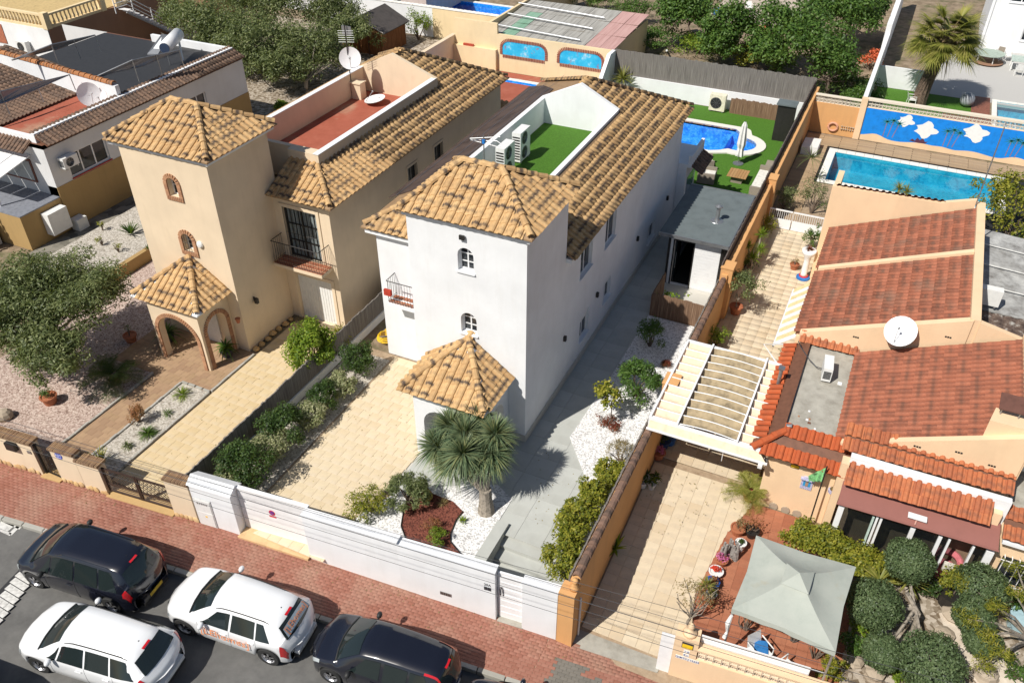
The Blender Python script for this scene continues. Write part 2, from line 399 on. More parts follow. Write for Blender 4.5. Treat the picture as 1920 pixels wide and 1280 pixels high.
# ---------------------------------------------------------------- foliage
def leaves(name, C, Nn, L, Wd, mat, parent=None, bend=.25, tang=None):
    """one leaf per row of C, facing Nn; L, Wd arrays or numbers; folded rhombus of 2 triangles+2"""
    n = len(C); Nn = Nn / (np.linalg.norm(Nn, axis=1, keepdims=True) + 1e-9)
    t = rng.normal(size=(n, 3)) if tang is None else tang + rng.normal(size=(n, 3)) * .25
    t -= (t * Nn).sum(1, keepdims=True) * Nn; t /= np.linalg.norm(t, axis=1, keepdims=True) + 1e-9
    s_ = np.cross(Nn, t); L = np.broadcast_to(L, (n,))[:, None] * rng.uniform(.7, 1.25, (n, 1)); Wd = np.broadcast_to(Wd, (n,))[:, None] * rng.uniform(.8, 1.2, (n, 1))
    a = C; b = C + t * L * .5 + s_ * Wd * .5 - Nn * Wd * bend * .5; c = C + t * L - Nn * L * bend * .4; d = C + t * L * .5 - s_ * Wd * .5 - Nn * Wd * bend * .5
    V = np.stack([a, b, c, d], 1).reshape(-1, 3)
    if parent is not None: V = V - np.array(wl(parent))
    loops = np.arange(4 * n); st = np.arange(n) * 4; tot = np.full(n, 4)
    rr = np.repeat(rng.uniform(0, 1, (n, 2)), 4, axis=0)
    return bulk(name, V, loops, st, tot, mat, parent, None, rr)
def crown_points(c, r, n, nb=28, br=.34, hollow=.55, jag=.25, flat=0.0):
    """leaf positions: clumps spread over an ellipsoid, leaves near each clump's shell"""
    c = np.array(c, float); r = np.array(r if hasattr(r, '__len__') else (r, r, r), float)
    d = rng.normal(size=(nb, 3)); d /= np.linalg.norm(d, axis=1, keepdims=True); d[:, 2] = np.where(d[:, 2] < -flat - .35, -d[:, 2], d[:, 2])
    rad = rng.uniform(hollow, 1.0, (nb, 1)) ** .7; B = d * rad * (1 - br * .6) * (1 + rng.normal(size=(nb, 1)) * jag * .5)
    bs = br * rng.uniform(.6, 1.25, nb); k = rng.integers(0, nb, n)
    e = rng.normal(size=(n, 3)); e /= np.linalg.norm(e, axis=1, keepdims=True); q = rng.uniform(.35, 1.08, (n, 1)) ** .6
    pts = B[k] + e * q * bs[k][:, None]
    nrm = e * .8 + np.array([0, 0, .7]) + rng.normal(size=(n, 3)) * .45
    return c + pts * r, nrm
def limbs(g, base, tips, r0=.12, r1=.02, split=.35, n=6):
    base = Vector(base)
    for t in tips:
        t = Vector(t); m = base.lerp(t, .5) + Vector((random.uniform(-1, 1), random.uniform(-1, 1), random.uniform(-.3, .6))) * (t - base).length * .1
        g.tube([base, base.lerp(m, .5) + Vector((0, 0, .04)), m, t], [r0, r0 * .75, r0 * .5, r1], n)
    return g
def shrub(name, label, cat, x, y, z, rx, ry, h, mat, n=1800, L=.09, Wd=.045, nb=22, br=.36, group=None, stem=None, base=.0, hollow=.5, barkm=None, jag=.25):
    o = thing(name, label, cat, (x, y, z), group)
    C, N_ = crown_points((x, y, z + base + (h - base) / 2), (rx, ry, (h - base) / 2 * 1.1), n, nb, br, hollow, jag)
    C[:, 2] = np.maximum(C[:, 2], z + .02)
    leaves('crown', C, N_, L, Wd, mat, o)
    g = G()
    tips = [(x + random.uniform(-.6, .6) * rx, y + random.uniform(-.6, .6) * ry, z + base + (h - base) * random.uniform(.4, .85)) for _ in range(7)]
    limbs(g, (x, y, z), tips, .02 + .02 * h, .006, n=5)
    obj('stems', g, barkm or BARK, o); return o
def blades(C, D, L, Wd, droop, seg=4, up=None):
    """long tapering blades as strips. C base, D direction (n,3). returns V, loops, starts, tot, rr"""
    n = len(C); D = D / np.linalg.norm(D, axis=1, keepdims=True); L = np.broadcast_to(L, (n,))[:, None]; Wd = np.broadcast_to(Wd, (n,))[:, None]; droop = np.broadcast_to(droop, (n,))[:, None]
    side = np.cross(D, np.array([0, 0, 1.])); side /= np.linalg.norm(side, axis=1, keepdims=True) + 1e-6
    rows = []
    for i in range(seg + 1):
        t = i / seg; c = C + D * L * t; c = c - np.array([0, 0, 1.]) * droop * L * t * t
        w = Wd * (.7 + .3 * math.sin(PI * min(1, t * 1.6))) * (1 - t ** 2.2 * .96) * .5
        rows += [c - side * w, c + side * w]
    V = np.stack(rows, 1).reshape(-1, 3); m = 2 * (seg + 1)
    f = np.array([[2 * i, 2 * i + 1, 2 * i + 3, 2 * i + 2] for i in range(seg)]).ravel()
    loops = (np.arange(n)[:, None] * m + f).ravel(); nf = n * seg
    return V, loops, np.arange(nf) * 4, np.full(nf, 4), np.repeat(rng.uniform(0, 1, (n, 2)), 4 * seg, axis=0)
def rosette(name, c, n, L, Wd, mat, parent, droop=.25, lo=-.35, hi=1.0, seg=4, axis=(0, 0, 1)):
    ph = rng.uniform(0, 2 * PI, n); zz = rng.uniform(lo, hi, n); rr = np.sqrt(np.maximum(0, 1 - zz ** 2))
    D = np.stack([np.cos(ph) * rr, np.sin(ph) * rr, zz], 1) + np.array(axis) * .12
    C = np.tile(np.array(c, float), (n, 1)) + D * .04
    V, lo_, st, tt, r_ = blades(C, D, rng.uniform(.8, 1.1, n) * L, Wd, droop * (1.2 - zz * .7), seg)
    if parent is not None: V = V - np.array(wl(parent))
    return bulk(name, V, lo_, st, tt, mat, parent, None, r_)
# ================================================================ materials
WHITE = M_plaster('white_paint', (.79, .80, .81), (.55, .53, .49), .17)
CREAM = M_plaster('cream_plaster', (.74, .60, .43), (.45, .34, .22), .18)
PEACH = M_plaster('peach_plaster', (.80, .58, .37), (.5, .34, .2), .15, grain=25, bstr=.7)
ORANGE = M_plaster('orange_plaster', (.66, .36, .15), (.35, .2, .1), .25, grain=25, bstr=.7)
TAN = M_plaster('tan_plaster', (.42, .28, .12), (.25, .17, .08), .3)
YELLOWW = M_plaster('pale_yellow_plaster', (.78, .62, .38), (.5, .38, .2), .2)
PLINTH = M_plaster('grey_plinth', (.55, .53, .48), (.35, .33, .3), .3)
BROWNB = M_plaster('terracotta_render', (.30, .17, .11), (.2, .12, .08), .3)
TILE_Y = M_tile('sand_clay_tile', (.62, .41, .20), (.53, .335, .155), (.41, .25, .115), (.075, .055, .045), .95, .35)
TILE_R = M_tile('old_red_clay_tile', (.39, .14, .08), (.32, .11, .062), (.20, .075, .046), (.09, .055, .04), .55, .65)
TILE_N = M_tile('new_red_clay_tile', (.48, .11, .035), (.42, .09, .03), (.34, .08, .03), (.2, .06, .03), .3, .1)
TILE_B = M_tile('brown_clay_tile', (.24, .15, .10), (.18, .115, .08), (.10, .07, .055), (.04, .03, .025), .6, .4)
DECK_Y = M_plain('roof_deck_sand', (.30, .19, .10)); DECK_R = M_plain('roof_deck_red', (.16, .07, .04))
BRICKTR = M_piece('trim_brick', [(.42, .22, .12), (.5, .28, .16), (.34, .17, .1)])
TERR = M_ground('terracotta_coating', [(.3, (.30, .085, .05)), (.55, (.36, .105, .065)), (.75, (.40, .14, .09))], 1.2, extra=(.35, .58, .7, (.42, .3, .2), .7))
TURF = M_ground('artificial_turf', [(.3, (.05, .13, .012)), (.5, (.075, .19, .02)), (.75, (.11, .26, .03))], 18, bsc=160, bstr=1, bd=.03)
WMET = M_plain('white_metal', (.8, .8, .8), .35, 0, .03)
WPLA = M_plain('white_plastic', (.75, .75, .73), .4, 0, .04)
BMET = M_plain('black_iron', (.03, .028, .026), .45, .3, .1)
GMET = M_plain('grey_metal', (.35, .36, .37), .35, .7, .1)
SLATE = M_plain('slate_roof_felt', (.12, .145, .15), .8, 0, .1, 2, bmp=.2)
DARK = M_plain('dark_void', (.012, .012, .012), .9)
WOOD = M_stripe('shed_boards', [(.10, .035, .012), (.19, .075, .025), (.26, .12, .05)], (6, 6, .6), 2)
DECKW = M_piece('deck_board', [(.36, .25, .15), (.42, .30, .18), (.30, .21, .13)], .8, 12)
REED = M_stripe('reed_grey', [(.09, .08, .075), (.17, .155, .14), (.26, .24, .22)], (24, 24, .8), 1)
REEDB = M_stripe('reed_brown', [(.09, .05, .03), (.19, .11, .065), (.30, .2, .13)], (26, 26, .9), 1)
GLASS = M_glass('window_glass'); GLASST = M_glass('clear_glass', t=.8)
CURT = M_stripe('curtain', [(.5, .5, .5), (.75, .75, .75)], (14, 14, .3), 1)
REDC = M_plain('red_curtain', (.42, .04, .02), .8)
POT = M_plain('terracotta_pot', (.38, .13, .06), .8); SOIL = M_plain('potting_soil', (.05, .035, .025), .95)
BARK = M_plain('bark', (.16, .12, .09), .95, 0, .3, 12, bmp=.8)
BARKG = M_plain('grey_bark', (.30, .26, .21), .95, 0, .3, 12, bmp=.8)
STONE = M_piece('garden_stone', [(.4, .33, .25), (.5, .42, .33), (.33, .27, .2)])
LSTONE = M_piece('yellow_stone', [(.55, .36, .16), (.62, .45, .25), (.45, .27, .12)])
L_OLIVE = M_leaf('olive_leaf', [(.04, .055, .022), (.09, .12, .045), (.19, .225, .085), (.31, .33, .15)])
L_DARK = M_leaf('dark_green_leaf', [(.012, .03, .008), (.03, .065, .015), (.06, .11, .025), (.11, .17, .04)])
L_LIME = M_leaf('lime_leaf', [(.05, .10, .01), (.13, .22, .02), (.24, .34, .03), (.38, .44, .06)], trans=.45)
L_YEL = M_leaf('yellow_green_leaf', [(.06, .085, .01), (.16, .19, .02), (.32, .31, .035), (.48, .42, .07)], trans=.4)
L_MID = M_leaf('mid_green_leaf', [(.02, .05, .01), (.05, .11, .02), (.10, .19, .035), (.17, .26, .06)])
L_PALE = M_leaf('variegated_leaf', [(.10, .13, .05), (.22, .25, .11), (.38, .38, .2), (.55, .52, .34)])
L_PINE = M_leaf('pine_needle', [(.035, .055, .024), (.07, .11, .045), (.115, .165, .07), (.17, .22, .10)], trans=.25)
L_BLUE = M_leaf('dragon_blade', [(.06, .10, .06), (.11, .165, .09), (.19, .24, .125), (.32, .32, .14)], trans=.2, rough=.4)
L_PALM = M_leaf('palm_blade', [(.10, .12, .02), (.20, .22, .04), (.32, .31, .07), (.42, .37, .12)], trans=.35)
L_RED = M_leaf('red_leaf', [(.10, .02, .015), (.2, .04, .03), (.3, .08, .05)])
L_DRY = M_leaf('dry_leaf', [(.16, .11, .05), (.27, .2, .09), (.4, .32, .16)])
L_RUST = M_leaf('rust_leaf', [(.14, .05, .02), (.3, .12, .05), (.42, .2, .08)])
L_FLR = M_leaf('red_petal', [(.6, .03, .02), (.75, .08, .04)]); L_FLP = M_leaf('pink_petal', [(.55, .08, .3), (.7, .25, .45)])
L_CORAL = M_leaf('coral_petal', [(.65, .12, .05), (.8, .2, .1)])
ASPH = M_ground('asphalt', [(.3, (.115, .112, .108)), (.5, (.15, .147, .14)), (.75, (.19, .185, .175))], 1.6, bsc=220, bstr=.5, extra=(.5, .5, .75, (.10, .098, .095), .6))
KERB = M_piece('kerb_stone', [(.38, .37, .33), (.46, .44, .40), (.33, .32, .28)], dirt=(.2, .18, .15))
BRICK = M_piece('paving_brick', [(.28, .115, .078), (.32, .14, .10), (.35, .165, .12), (.30, .125, .088)], dirt=(.42, .3, .22), damt=.45)
BRICKG = M_piece('grey_paving_brick', [(.16, .15, .13), (.2, .185, .16)], dirt=(.3, .25, .2))
SAND = M_ground('joint_sand', [(.3, (.28, .2, .13)), (.7, (.42, .32, .22))], 6)
PAVEY = M_piece('sand_paving_slab', [(.62, .48, .28), (.65, .51, .31), (.60, .46, .26), (.66, .53, .33)], dirt=(.62, .54, .42), damt=.5)
PAVEC = M_piece('beige_paving_slab', [(.64, .52, .35), (.67, .56, .39), (.62, .50, .33)], dirt=(.66, .58, .48), damt=.5)
PAVEG = M_piece('pale_grey_slab', [(.46, .47, .44), (.49, .50, .47), (.44, .45, .42)], .7, 3, dirt=(.33, .33, .30), damt=.4, bstr=.1, var=.12)
PAVET = M_piece('brown_paving_slab', [(.36, .24, .14), (.42, .28, .17), (.33, .21, .13)], dirt=(.3, .2, .13))
PAVEN = M_piece('pale_stamped_slab', [(.62, .51, .36), (.66, .56, .41), (.58, .46, .31)], dirt=(.5, .42, .32), damt=.5, sc=5)
GRAVW = M_ground('white_gravel', [(.3, (.42, .41, .40)), (.5, (.74, .73, .72)), (.8, (.85, .84, .83))], 9, vor=24, bstr=1, bd=.04)
GRAVP = M_ground('pink_gravel', [(.25, (.22, .15, .12)), (.5, (.44, .33, .28)), (.8, (.62, .52, .45))], 5, vor=22, bstr=1, bd=.04)
GRAVR = M_ground('red_gravel', [(.25, (.06, .02, .015)), (.5, (.16, .05, .035)), (.8, (.25, .09, .06))], 9, vor=26, bstr=1, bd=.04)
GRAVG = M_ground('grey_gravel', [(.25, (.25, .22, .18)), (.5, (.44, .40, .34)), (.8, (.6, .56, .5))], 5, vor=20, bstr=1, bd=.04)
EARTH = M_ground('earth', [(.3, (.13, .095, .06)), (.5, (.25, .19, .13)), (.7, (.36, .28, .2))], 1.5, extra=(.8, .5, .7, (.06, .085, .025), .7))
EARTHG = M_ground('garden_earth', [(.3, (.16, .12, .08)), (.5, (.30, .25, .19)), (.7, (.46, .4, .33))], 2.5, vor=8, bstr=.5)
CONC = M_ground('concrete', [(.3, (.28, .26, .22)), (.5, (.38, .36, .31)), (.7, (.46, .44, .38))], 2.2, bsc=60, bstr=.3, extra=(1.5, .55, .7, (.22, .2, .16), .6))
TILEDK = M_piece('terrace_tile', [(.36, .13, .07), (.42, .17, .095), (.31, .11, .06)], dirt=(.25, .1, .06))
GREYT = M_piece('grey_terrace_tile', [(.46, .45, .43), (.5, .49, .47)], var=.1)
def M_pool(name, a, b_, c_):
    m, n, l, b = newmat(name); v = tc(n, l, 1); vo = n.new('ShaderNodeTexVoronoi'); vo.inputs['Scale'].default_value = 9; l.new(v, vo.inputs['Vector'])
    cs = n.new('ShaderNodeSeparateXYZ'); l.new(vo.outputs['Color'], cs.inputs[0]); f = noise(n, l, v, 1.3, 4)
    mm = n.new('ShaderNodeMath'); mm.operation = 'MULTIPLY_ADD'; l.new(cs.outputs[0], mm.inputs[0]); mm.inputs[1].default_value = .35; l.new(f, mm.inputs[2])
    l.new(ramp(n, l, mm.outputs[0], [(.4, a), (.65, b_), (.95, c_)]), b.inputs['Base Color']); b.inputs['Roughness'].default_value = .4; return m
MOSAIC = M_pool('blue_mosaic', (.0, .17, .62), (.015, .32, .88), (.14, .55, .95))
MOSAICT = M_pool('turquoise_mosaic', (.01, .24, .38), (.02, .36, .52), (.06, .46, .6))
WATER = M_water('pool_water', (.82, .93, 1)); WATERT = M_water('calm_pool_water', (.7, .92, .96), bs=.12)
COPE = M_piece('pool_coping', [(.72, .70, .64), (.78, .76, .70)], var=.1)
MURALB = M_plain('mural_blue', (.0, .22, .72), .7, 0, .1, 3); MURALW = M_plain('mural_white', (.8, .8, .78), .7, 0, .03)
MURALT = M_plain('mural_trunk', (.28, .13, .12), .7); MURALG = M_plain('mural_green', (.02, .2, .2), .7); MURALR = M_plain('mural_rock', (.09, .03, .06), .7)
# ================================================================ ground levels
def zs(x, y=0): return 0.0 if x < -16 else -.045 * (x + 16)
def yw(x): return 12.03 + (x + 16) * .104
def yk(x): return 10.2 + (x + 15.6) * .122
def sheet(name, x0, y0, x1, y1, z, mat, holes=(), th=.3, par=None):
    xs = sorted({x0, x1, *[c for h in holes for c in (h[0], h[2])]}); ys = sorted({y0, y1, *[c for h in holes for c in (h[1], h[3])]}); g = G()
    for i in range(len(xs) - 1):
        for j in range(len(ys) - 1):
            cx, cy = (xs[i] + xs[i + 1]) / 2, (ys[j] + ys[j + 1]) / 2
            if any(h[0] < cx < h[2] and h[1] < cy < h[3] for h in holes): continue
            g.face((xs[i], ys[j], z), (xs[i + 1], ys[j], z), (xs[i + 1], ys[j + 1], z), (xs[i], ys[j + 1], z))
    for h in holes:
        a, b, c, d = h[:4]
        for p, q in (((a, b), (c, b)), ((c, b), (c, d)), ((c, d), (a, d)), ((a, d), (a, b))): g.face((*p, z), (*q, z), (*q, z - th), (*p, z - th))
    return struct(name, g, mat, par)
g = G(); g.face((-1500, -1500, -2.2), (1500, -1500, -2.2), (1500, 1500, -2.2), (-1500, 1500, -2.2)); struct('terrain', g, EARTH)
WP = (-13.0, 45.9, -6.3, 50.6); CP = (-27.6, 48.6, -18.9, 52.0); NP = (-2.35, 45.4, 6.2, 49.4); NP2 = (6.1, 57.5, 14, 62)
LP = (-37.5, 61, -29.6, 68); STH = (-7.75, 12.0, -4.62, 15.75); DRH = (-4.35, 12.0, -.85, 21.0)
sheet('garden_ground', -75, 14, 30, 110, -.02, EARTH, [WP, CP, NP, NP2, LP, (-7.75, 14, -4.62, 15.75), (-4.35, 14, -.85, 21.0)], .01)
g = G()
for xa, xb in ((-75, -26), (-26, -20.6), (-20.6, -16.6), (-16.6, -12), (-12, -7.75)):
    g.face((xa, yw(xa) + .1, -.02), (xb, yw(xb) + .1, -.02), (xb, 14, -.02), (xa, 14, -.02))
for xa, xb in ((-.85, 3), (3, 12), (12, 30)): g.face((xa, 13.6, -.02), (xb, 13.6 + .1 * (xb + .85), -.02), (xb, 14 + .1 * (xb + .85), -.02), (xa, 14, -.02))
struct('front_garden_ground', g, EARTH)
# street
def strip(name, mat, f0, f1, dz, xs=(-75, -45, -30, -22, -16, -12, -8, -4, 0, 6, 30), nz=1):
    g = G()
    for a, b in zip(xs[:-1], xs[1:]):
        for k in range(nz):
            p = [(x, f0(x) + (f1(x) - f0(x)) * q / nz, zs(x) + dz) for x, q in ((a, k), (b, k), (b, k + 1), (a, k + 1))]; g.face(*p)
    return struct(name, g, mat)
road = strip('road', ASPH, lambda x: -60 + 0 * x, lambda x: yk(x) - .02, -.13)
walk = strip('pavement', SAND, lambda x: yk(x) + .1, lambda x: yw(x) + .12, -.01)
ANG = math.atan(.115)
pc = Pieces('kerb_stone', [slabpiece(.78, .15, .16, .012)], KERB)
x = -26
while x < 4:
    z = zs(x); M = Matrix.Translation((x, yk(x) + .06, z - .15)) @ Matrix.Rotation(math.atan(.122), 4, 'Z') @ Matrix.Rotation(math.atan(.045) if x > -16 else 0, 4, 'Y'); pc.add(0, M); x += .8
pc.emit(walk, 'kerb_run')
pc = Pieces('brick', [slabpiece(.196, .096, .03, .004)], BRICK); pg = Pieces('grey_brick', [slabpiece(.196, .096, .03, .004)], BRICKG)
poly = [(-26, yk(-26) + .14), (-5.0, yk(-5) + .14), (-5.0, yw(-5) + .1), (-26, yw(-26) + .1)]
pave(pc, poly, .2, .1, -.025, ANG, zf=zs)
poly = [(-5.0, yk(-5) + .14), (2, yk(2) + .14), (2, yw(2) + .05), (-5.0, yw(-5) + .1)]
tmp = Pieces('brick', pc.kinds, BRICK); pave(tmp, poly, .2, .1, -.025, ANG, zf=zs)
for k, M, v in tmp.items:
    p = M.translation; q = (-4.55 < p.x < -3.7 and p.y < 12.75) or (-3.3 < p.x < -2.7 and p.y < 12.6) or (-3.7 < p.x < -3.3 and 12.2 < p.y < 12.5)
    (pg if q else pc).items.append((k, M, v))
pc.emit(walk, 'brick_field'); pg.emit(walk, 'grey_brick_field', 80)
# painted box and speed hump at the left end of the road
g = G(); PAINT = M_ground('worn_white_paint', [(.3, (.35, .34, .32)), (.5, (.62, .61, .58)), (.7, (.72, .71, .68))], 5)
for (a, b, c, d) in (((-10, 966), (40, 988), (36, 992), (-10, 971)), ((40, 984), (22, 1003), (16, 1000), (34, 982)), ((22, 999), (-10, 986), (-10, 991), (18, 1004)), ((28, 984), (14, 996), (-6, 989), (2, 976))):
    g.face(*[P(*q, -.124) for q in (a, b, c, d)])
struct('parking_marking', g, PAINT, road)
g = G(); hump = [P(57, 1062, -.13), P(-30, 1150, -.13), P(-150, 1110, -.13), P(-30, 1040, -.13)]
RUB = M_plain('black_rubber', (.025, .025, .027), .7)
g.slab([p + Vector((0, 0, .05)) for p in [P(38, 1068, -.13), P(60, 1082, -.13), P(-20, 1180, -.13), P(-60, 1170, -.13)]], .05)
hm = thing('speed_hump', 'black rubber speed hump with pale blocks across the road at the left edge', 'speed bump', tuple(P(20, 1110, -.13)))
obj('hump_body', g, RUB, hm)
a, b = P(36, 1076, -.07), P(-30, 1160, -.07); d = (b - a); c = P(56, 1088, -.07) - P(36, 1076, -.07)
pc = Pieces('pale_block', [slabpiece(.3, .2, .012, .004)], PAINT)
for i in range(7):
    for j in range(3):
        p = a + d * (i * .15) + c * (.08 + j * .42); pc.add(0, Matrix.Translation(p + Vector((0, 0, -.008))) @ Matrix.Rotation(math.atan2(c.y, c.x), 4, 'Z') @ Matrix.Diagonal((.75, 1, 1, 1)))
pc.emit(hm)
# ================================================================ plot surfaces
# cream plot
cpd = struct('cream_house_driveway', G().box(-20.55, 12.3, -.2, -17.45, 22.3, -.005), SAND)
pc = Pieces('paving_slab', [slabpiece(.395, .395, .03)], PAVEY); pave(pc, [(-20.5, 12.1), (-17.45, 12.3), (-17.45, 22.3), (-20.5, 22.3)], .4, .4, -.003); pc.emit(cpd, 'slab_field')
cpp = struct('cream_house_path', G().box(-23.3, 11.6, -.2, -22.0, 17.1, -.005).box(-25.5, 17.1, -.2, -20.6, 20, -.005), SAND)
pc = Pieces('paving_slab', [slabpiece(.296, .296, .03)], PAVET)
pave(pc, [(-23.3, 11.6), (-22.0, 11.6), (-22.0, 17.1), (-20.62, 17.1), (-20.62, 19.7), (-25.5, 19.7), (-25.5, 17.1), (-23.3, 17.1)], .3, .3, -.003); pc.emit(cpp, 'slab_field')
struct('pink_gravel_bed', G().prism([(-29.6, 10.8), (-23.4, 11.4), (-23.4, 17.0), (-25.5, 17.0), (-25.5, 21), (-29.6, 21)], -.2, .02), GRAVP)
struct('white_gravel_strip', G().prism([(-21.95, 11.7), (-20.65, 11.85), (-20.65, 17.0), (-21.95, 17.0)], -.2, .03), GRAVG)
struct('side_gravel', G().box(-29.6, 21, -.2, -25.3, 46, .0), GRAVP)
struct('back_terracotta_terrace', G().prism([(-29.6, 46.2), (-27.9, 46.2), (-27.9, 52.3), (-18.6, 52.3), (-18.6, 46.2), (-17.6, 46.2), (-17.6, 53.5), (-29.6, 53.5)], -.2, .02), TERR)
pc = Pieces('edging_stone', [slabpiece(.3, .09, .10, .01)], KERB)
for (ax, ay, bx, by) in ((-23.38, 11.6, -23.38, 17.0), (-21.98, 11.9, -21.98, 17.0), (-20.6, 12.1, -20.6, 17.0), (-22, 17.05, -20.6, 17.05), (-20.58, 17.1, -20.58, 19.6)):
    L = math.dist((ax, ay), (bx, by)); n = int(L / .31)
    for i in range(n): pc.add(0, Matrix.Translation((ax + (bx - ax) * (i + .5) / n, ay + (by - ay) * (i + .5) / n, 0)) @ Matrix.Rotation(math.atan2(by - ay, bx - ax) + random.uniform(-.04, .04), 4, 'Z') @ Matrix.Diagonal((1, 1, random.uniform(.8, 1.1), 1)))
pc.emit(cpp, 'edging_run')
# white plot
wpd = struct('white_house_driveway', G().prism([(-17.2, 12.1), (-11.75, 12.7), (-11.75, 22), (-17.2, 22)], -.2, -.011), SAND)
pc = Pieces('paving_slab', [slabpiece(.395, .395, .03)], PAVEC); pave(pc, [(-15.4, 12.3), (-12.1, 12.5), (-12.0, 14.6), (-11.8, 17.4), (-11.8, 22), (-15.4, 22)], .4, .4, -.003); pc.emit(wpd, 'slab_field')
struct('shrub_border', G().prism([(-17.2, 12.0), (-15.5, 12.1), (-15.5, 21.6), (-17.2, 21.6)], -.2, .012), GRAVG)
wpp = struct('white_house_patio', G().prism([(-11.9, 15.7), (-4.6, 15.75), (-4.6, 46), (-8.8, 46), (-8.8, 20), (-11.9, 20)], -.2, -.005), PLINTH)
pc = Pieces('paving_slab', [slabpiece(.894, .894, .03, .003)], PAVEG)
pave(pc, [(-11.75, 15.6), (-4.6, 15.6), (-4.6, 29.5), (-7.1, 29.5), (-7.1, 41.5), (-8.8, 41.5), (-8.8, 20), (-9.4, 20), (-9.4, 17.6), (-11.75, 17.6)], .9, .9, -.003, off=0, tilt=.0008); pc.emit(wpp, 'slab_field')
struct('white_gravel_bed', G().prism([(-7.38, 20.54), (-5.84, 18.5), (-5.7, 16.2), (-4.5, 16.0), (-4.5, 28.9), (-7.15, 28.9), (-7.2, 24.6)], -.2, .045), GRAVW)
# stairs down to the pedestrian gate
st = thing('garden_steps', 'four pale stone steps going down from the patio to the white street gate', 'stairs', (-6.2, 14.5, -.6))
for i in range(5):
    z = -.15 * (i + 1); y1 = 15.75 - i * .42; y0 = y1 - .44
    obj('step', G().box(-7.6, y0 if i < 4 else 13.15, -.9, -6.15, y1, z), PAVEG, st); obj('step', G().box(-6.145, y0 if i < 4 else 13.3, -.9, -4.62, y1, z), PAVEG, st)
obj('side_wall', G().prism([(-7.98, 13.0), (-7.6, 13.05), (-7.6, 15.95), (-7.98, 15.95)], -.9, .16), PAVEG, st)
# front garden bed between driveway and steps
struct('front_gravel_bed', G().prism([(-12.2, 12.62), (-7.98, 13.0), (-7.98, 17.0), (-8.7, 17.4), (-10.2, 16.6), (-11.4, 15.9), (-12.1, 14.6)], -.2, .05), GRAVW)
q = [P(x, y, .06) for x, y in ((762, 905), (790, 900), (812, 925), (850, 940), (870, 960), (855, 975), (845, 1000), (845, 1015), (862, 1035), (876, 1050), (838, 1040), (790, 1022), (762, 1012), (752, 985), (757, 955), (765, 930))]
struct('red_gravel_bed', G().prism([(p.x, p.y) for p in q], .0, .062), GRAVR)
g = G(); g.tube([P(x, y, .08) for x, y in ((762, 905), (765, 930), (757, 955), (752, 985), (762, 1012))], .02); g.tube([P(x, y, .08) for x, y in ((868, 958), (855, 975), (845, 1000), (845, 1015), (862, 1035), (876, 1050))], .02)
solo('lawn_edging', g, BMET, 'thin dark curved edging strip round the red gravel bed', 'edging')
# neighbour drive (slopes up from the street)
def zd(x, y): return min(0, -.56 + (y - 13.2) * .072)
g = G()
for i in range(8):
    ya, yb = 13.2 + i, 14.2 + i; g.face((-4.4, ya, zd(0, ya) - .02), (-.8, ya, zd(0, ya) - .02), (-.8, yb, zd(0, yb) - .02), (-4.4, yb, zd(0, yb) - .02))
g.box(-4.4, 21.1, -.3, -.6, 45, -.006)
ndr = struct('neighbour_driveway', g, SAND)
pc = Pieces('paving_slab', [slabpiece(.396, .396, .03)], PAVEN); pave(pc, [(-4.3, 13.9), (-.95, 13.9), (-.8, 20.9), (-4.3, 20.9)], .4, .4, -.012, zf=zd, off=0)
pave(pc, [(-4.3, 21.0), (-.9, 21.0), (-.9, 38.9), (-4.3, 38.9)], .4, .4, -.003, off=0); pc.emit(ndr, 'slab_field')
g = G(); g.prism([(-4.4, 13.2), (-1.9, 13.45), (-1.85, 13.85), (-4.35, 13.8)], -.8, -.53); struct('drive_threshold', g, CONC, ndr)
# red tiled terrace
trr = struct('red_terrace', G().prism([(-1.15, 13.88), (2.6, 14.18), (2.6, 17.6), (.9, 20.2), (-.8, 20.2), (-1.3, 18.6), (-1.6, 16)], -.8, -.002), DECK_R)
pc = Pieces('terrace_tile', [slabpiece(.297, .297, .03, .003)], TILEDK); pave(pc, [(-1.15, 13.9), (2.6, 14.2), (2.6, 17.6), (.9, 20.2), (-.8, 20.2), (-1.3, 18.6), (-1.6, 16)], .3, .3, -.003, off=0); pc.emit(trr, 'tile_field')
struct('planted_bed', G().prism([(2.6, 13.9), (9, 14.6), (9, 20.4), (1.6, 20.4), (2.6, 17.6)], -.8, .01), EARTHG)
# turf and decks at the back
struct('pool_lawn', G().prism([(-13.5, 41.4), (-4.6, 41.4), (-4.6, 45.85), (-13.5, 45.85)], -.2, .015).box(-15.7, 50.65, -.2, -4.6, 53.2, .015).box(-6.25, 45.85, -.2, -4.6, 50.65, .015).box(-15.7, 45.85, -.2, -13.05, 50.65, .015), TURF)
dk = struct('neighbour_deck', G().box(-4.3, 40.0, -.2, -2.4, 51.8, -.01).box(-2.4, 49.45, -.2, 12, 51.8, -.01).box(6.25, 40, -.2, 12, 49.45, -.01).box(-2.4, 40, -.2, 6.25, 45.35, -.01), DARK)
pc = Pieces('deck_board', [slabpiece(1.96, .136, .03, .004)], DECKW)
pave(pc, [(-4.3, 40.1), (-2.9, 40.1), (-2.9, 50.2), (12, 50.2), (12, 51.7), (-4.3, 51.7)], 2.0, .14, -.004); pc.emit(dk, 'board_field')
struct('far_turf', G().box(-1.3, 54.6, -.2, 5.2, 61.8, .0), TURF); struct('far_terrace', G().box(1.8, 61.8, -.2, 14, 74, .02), GREYT)
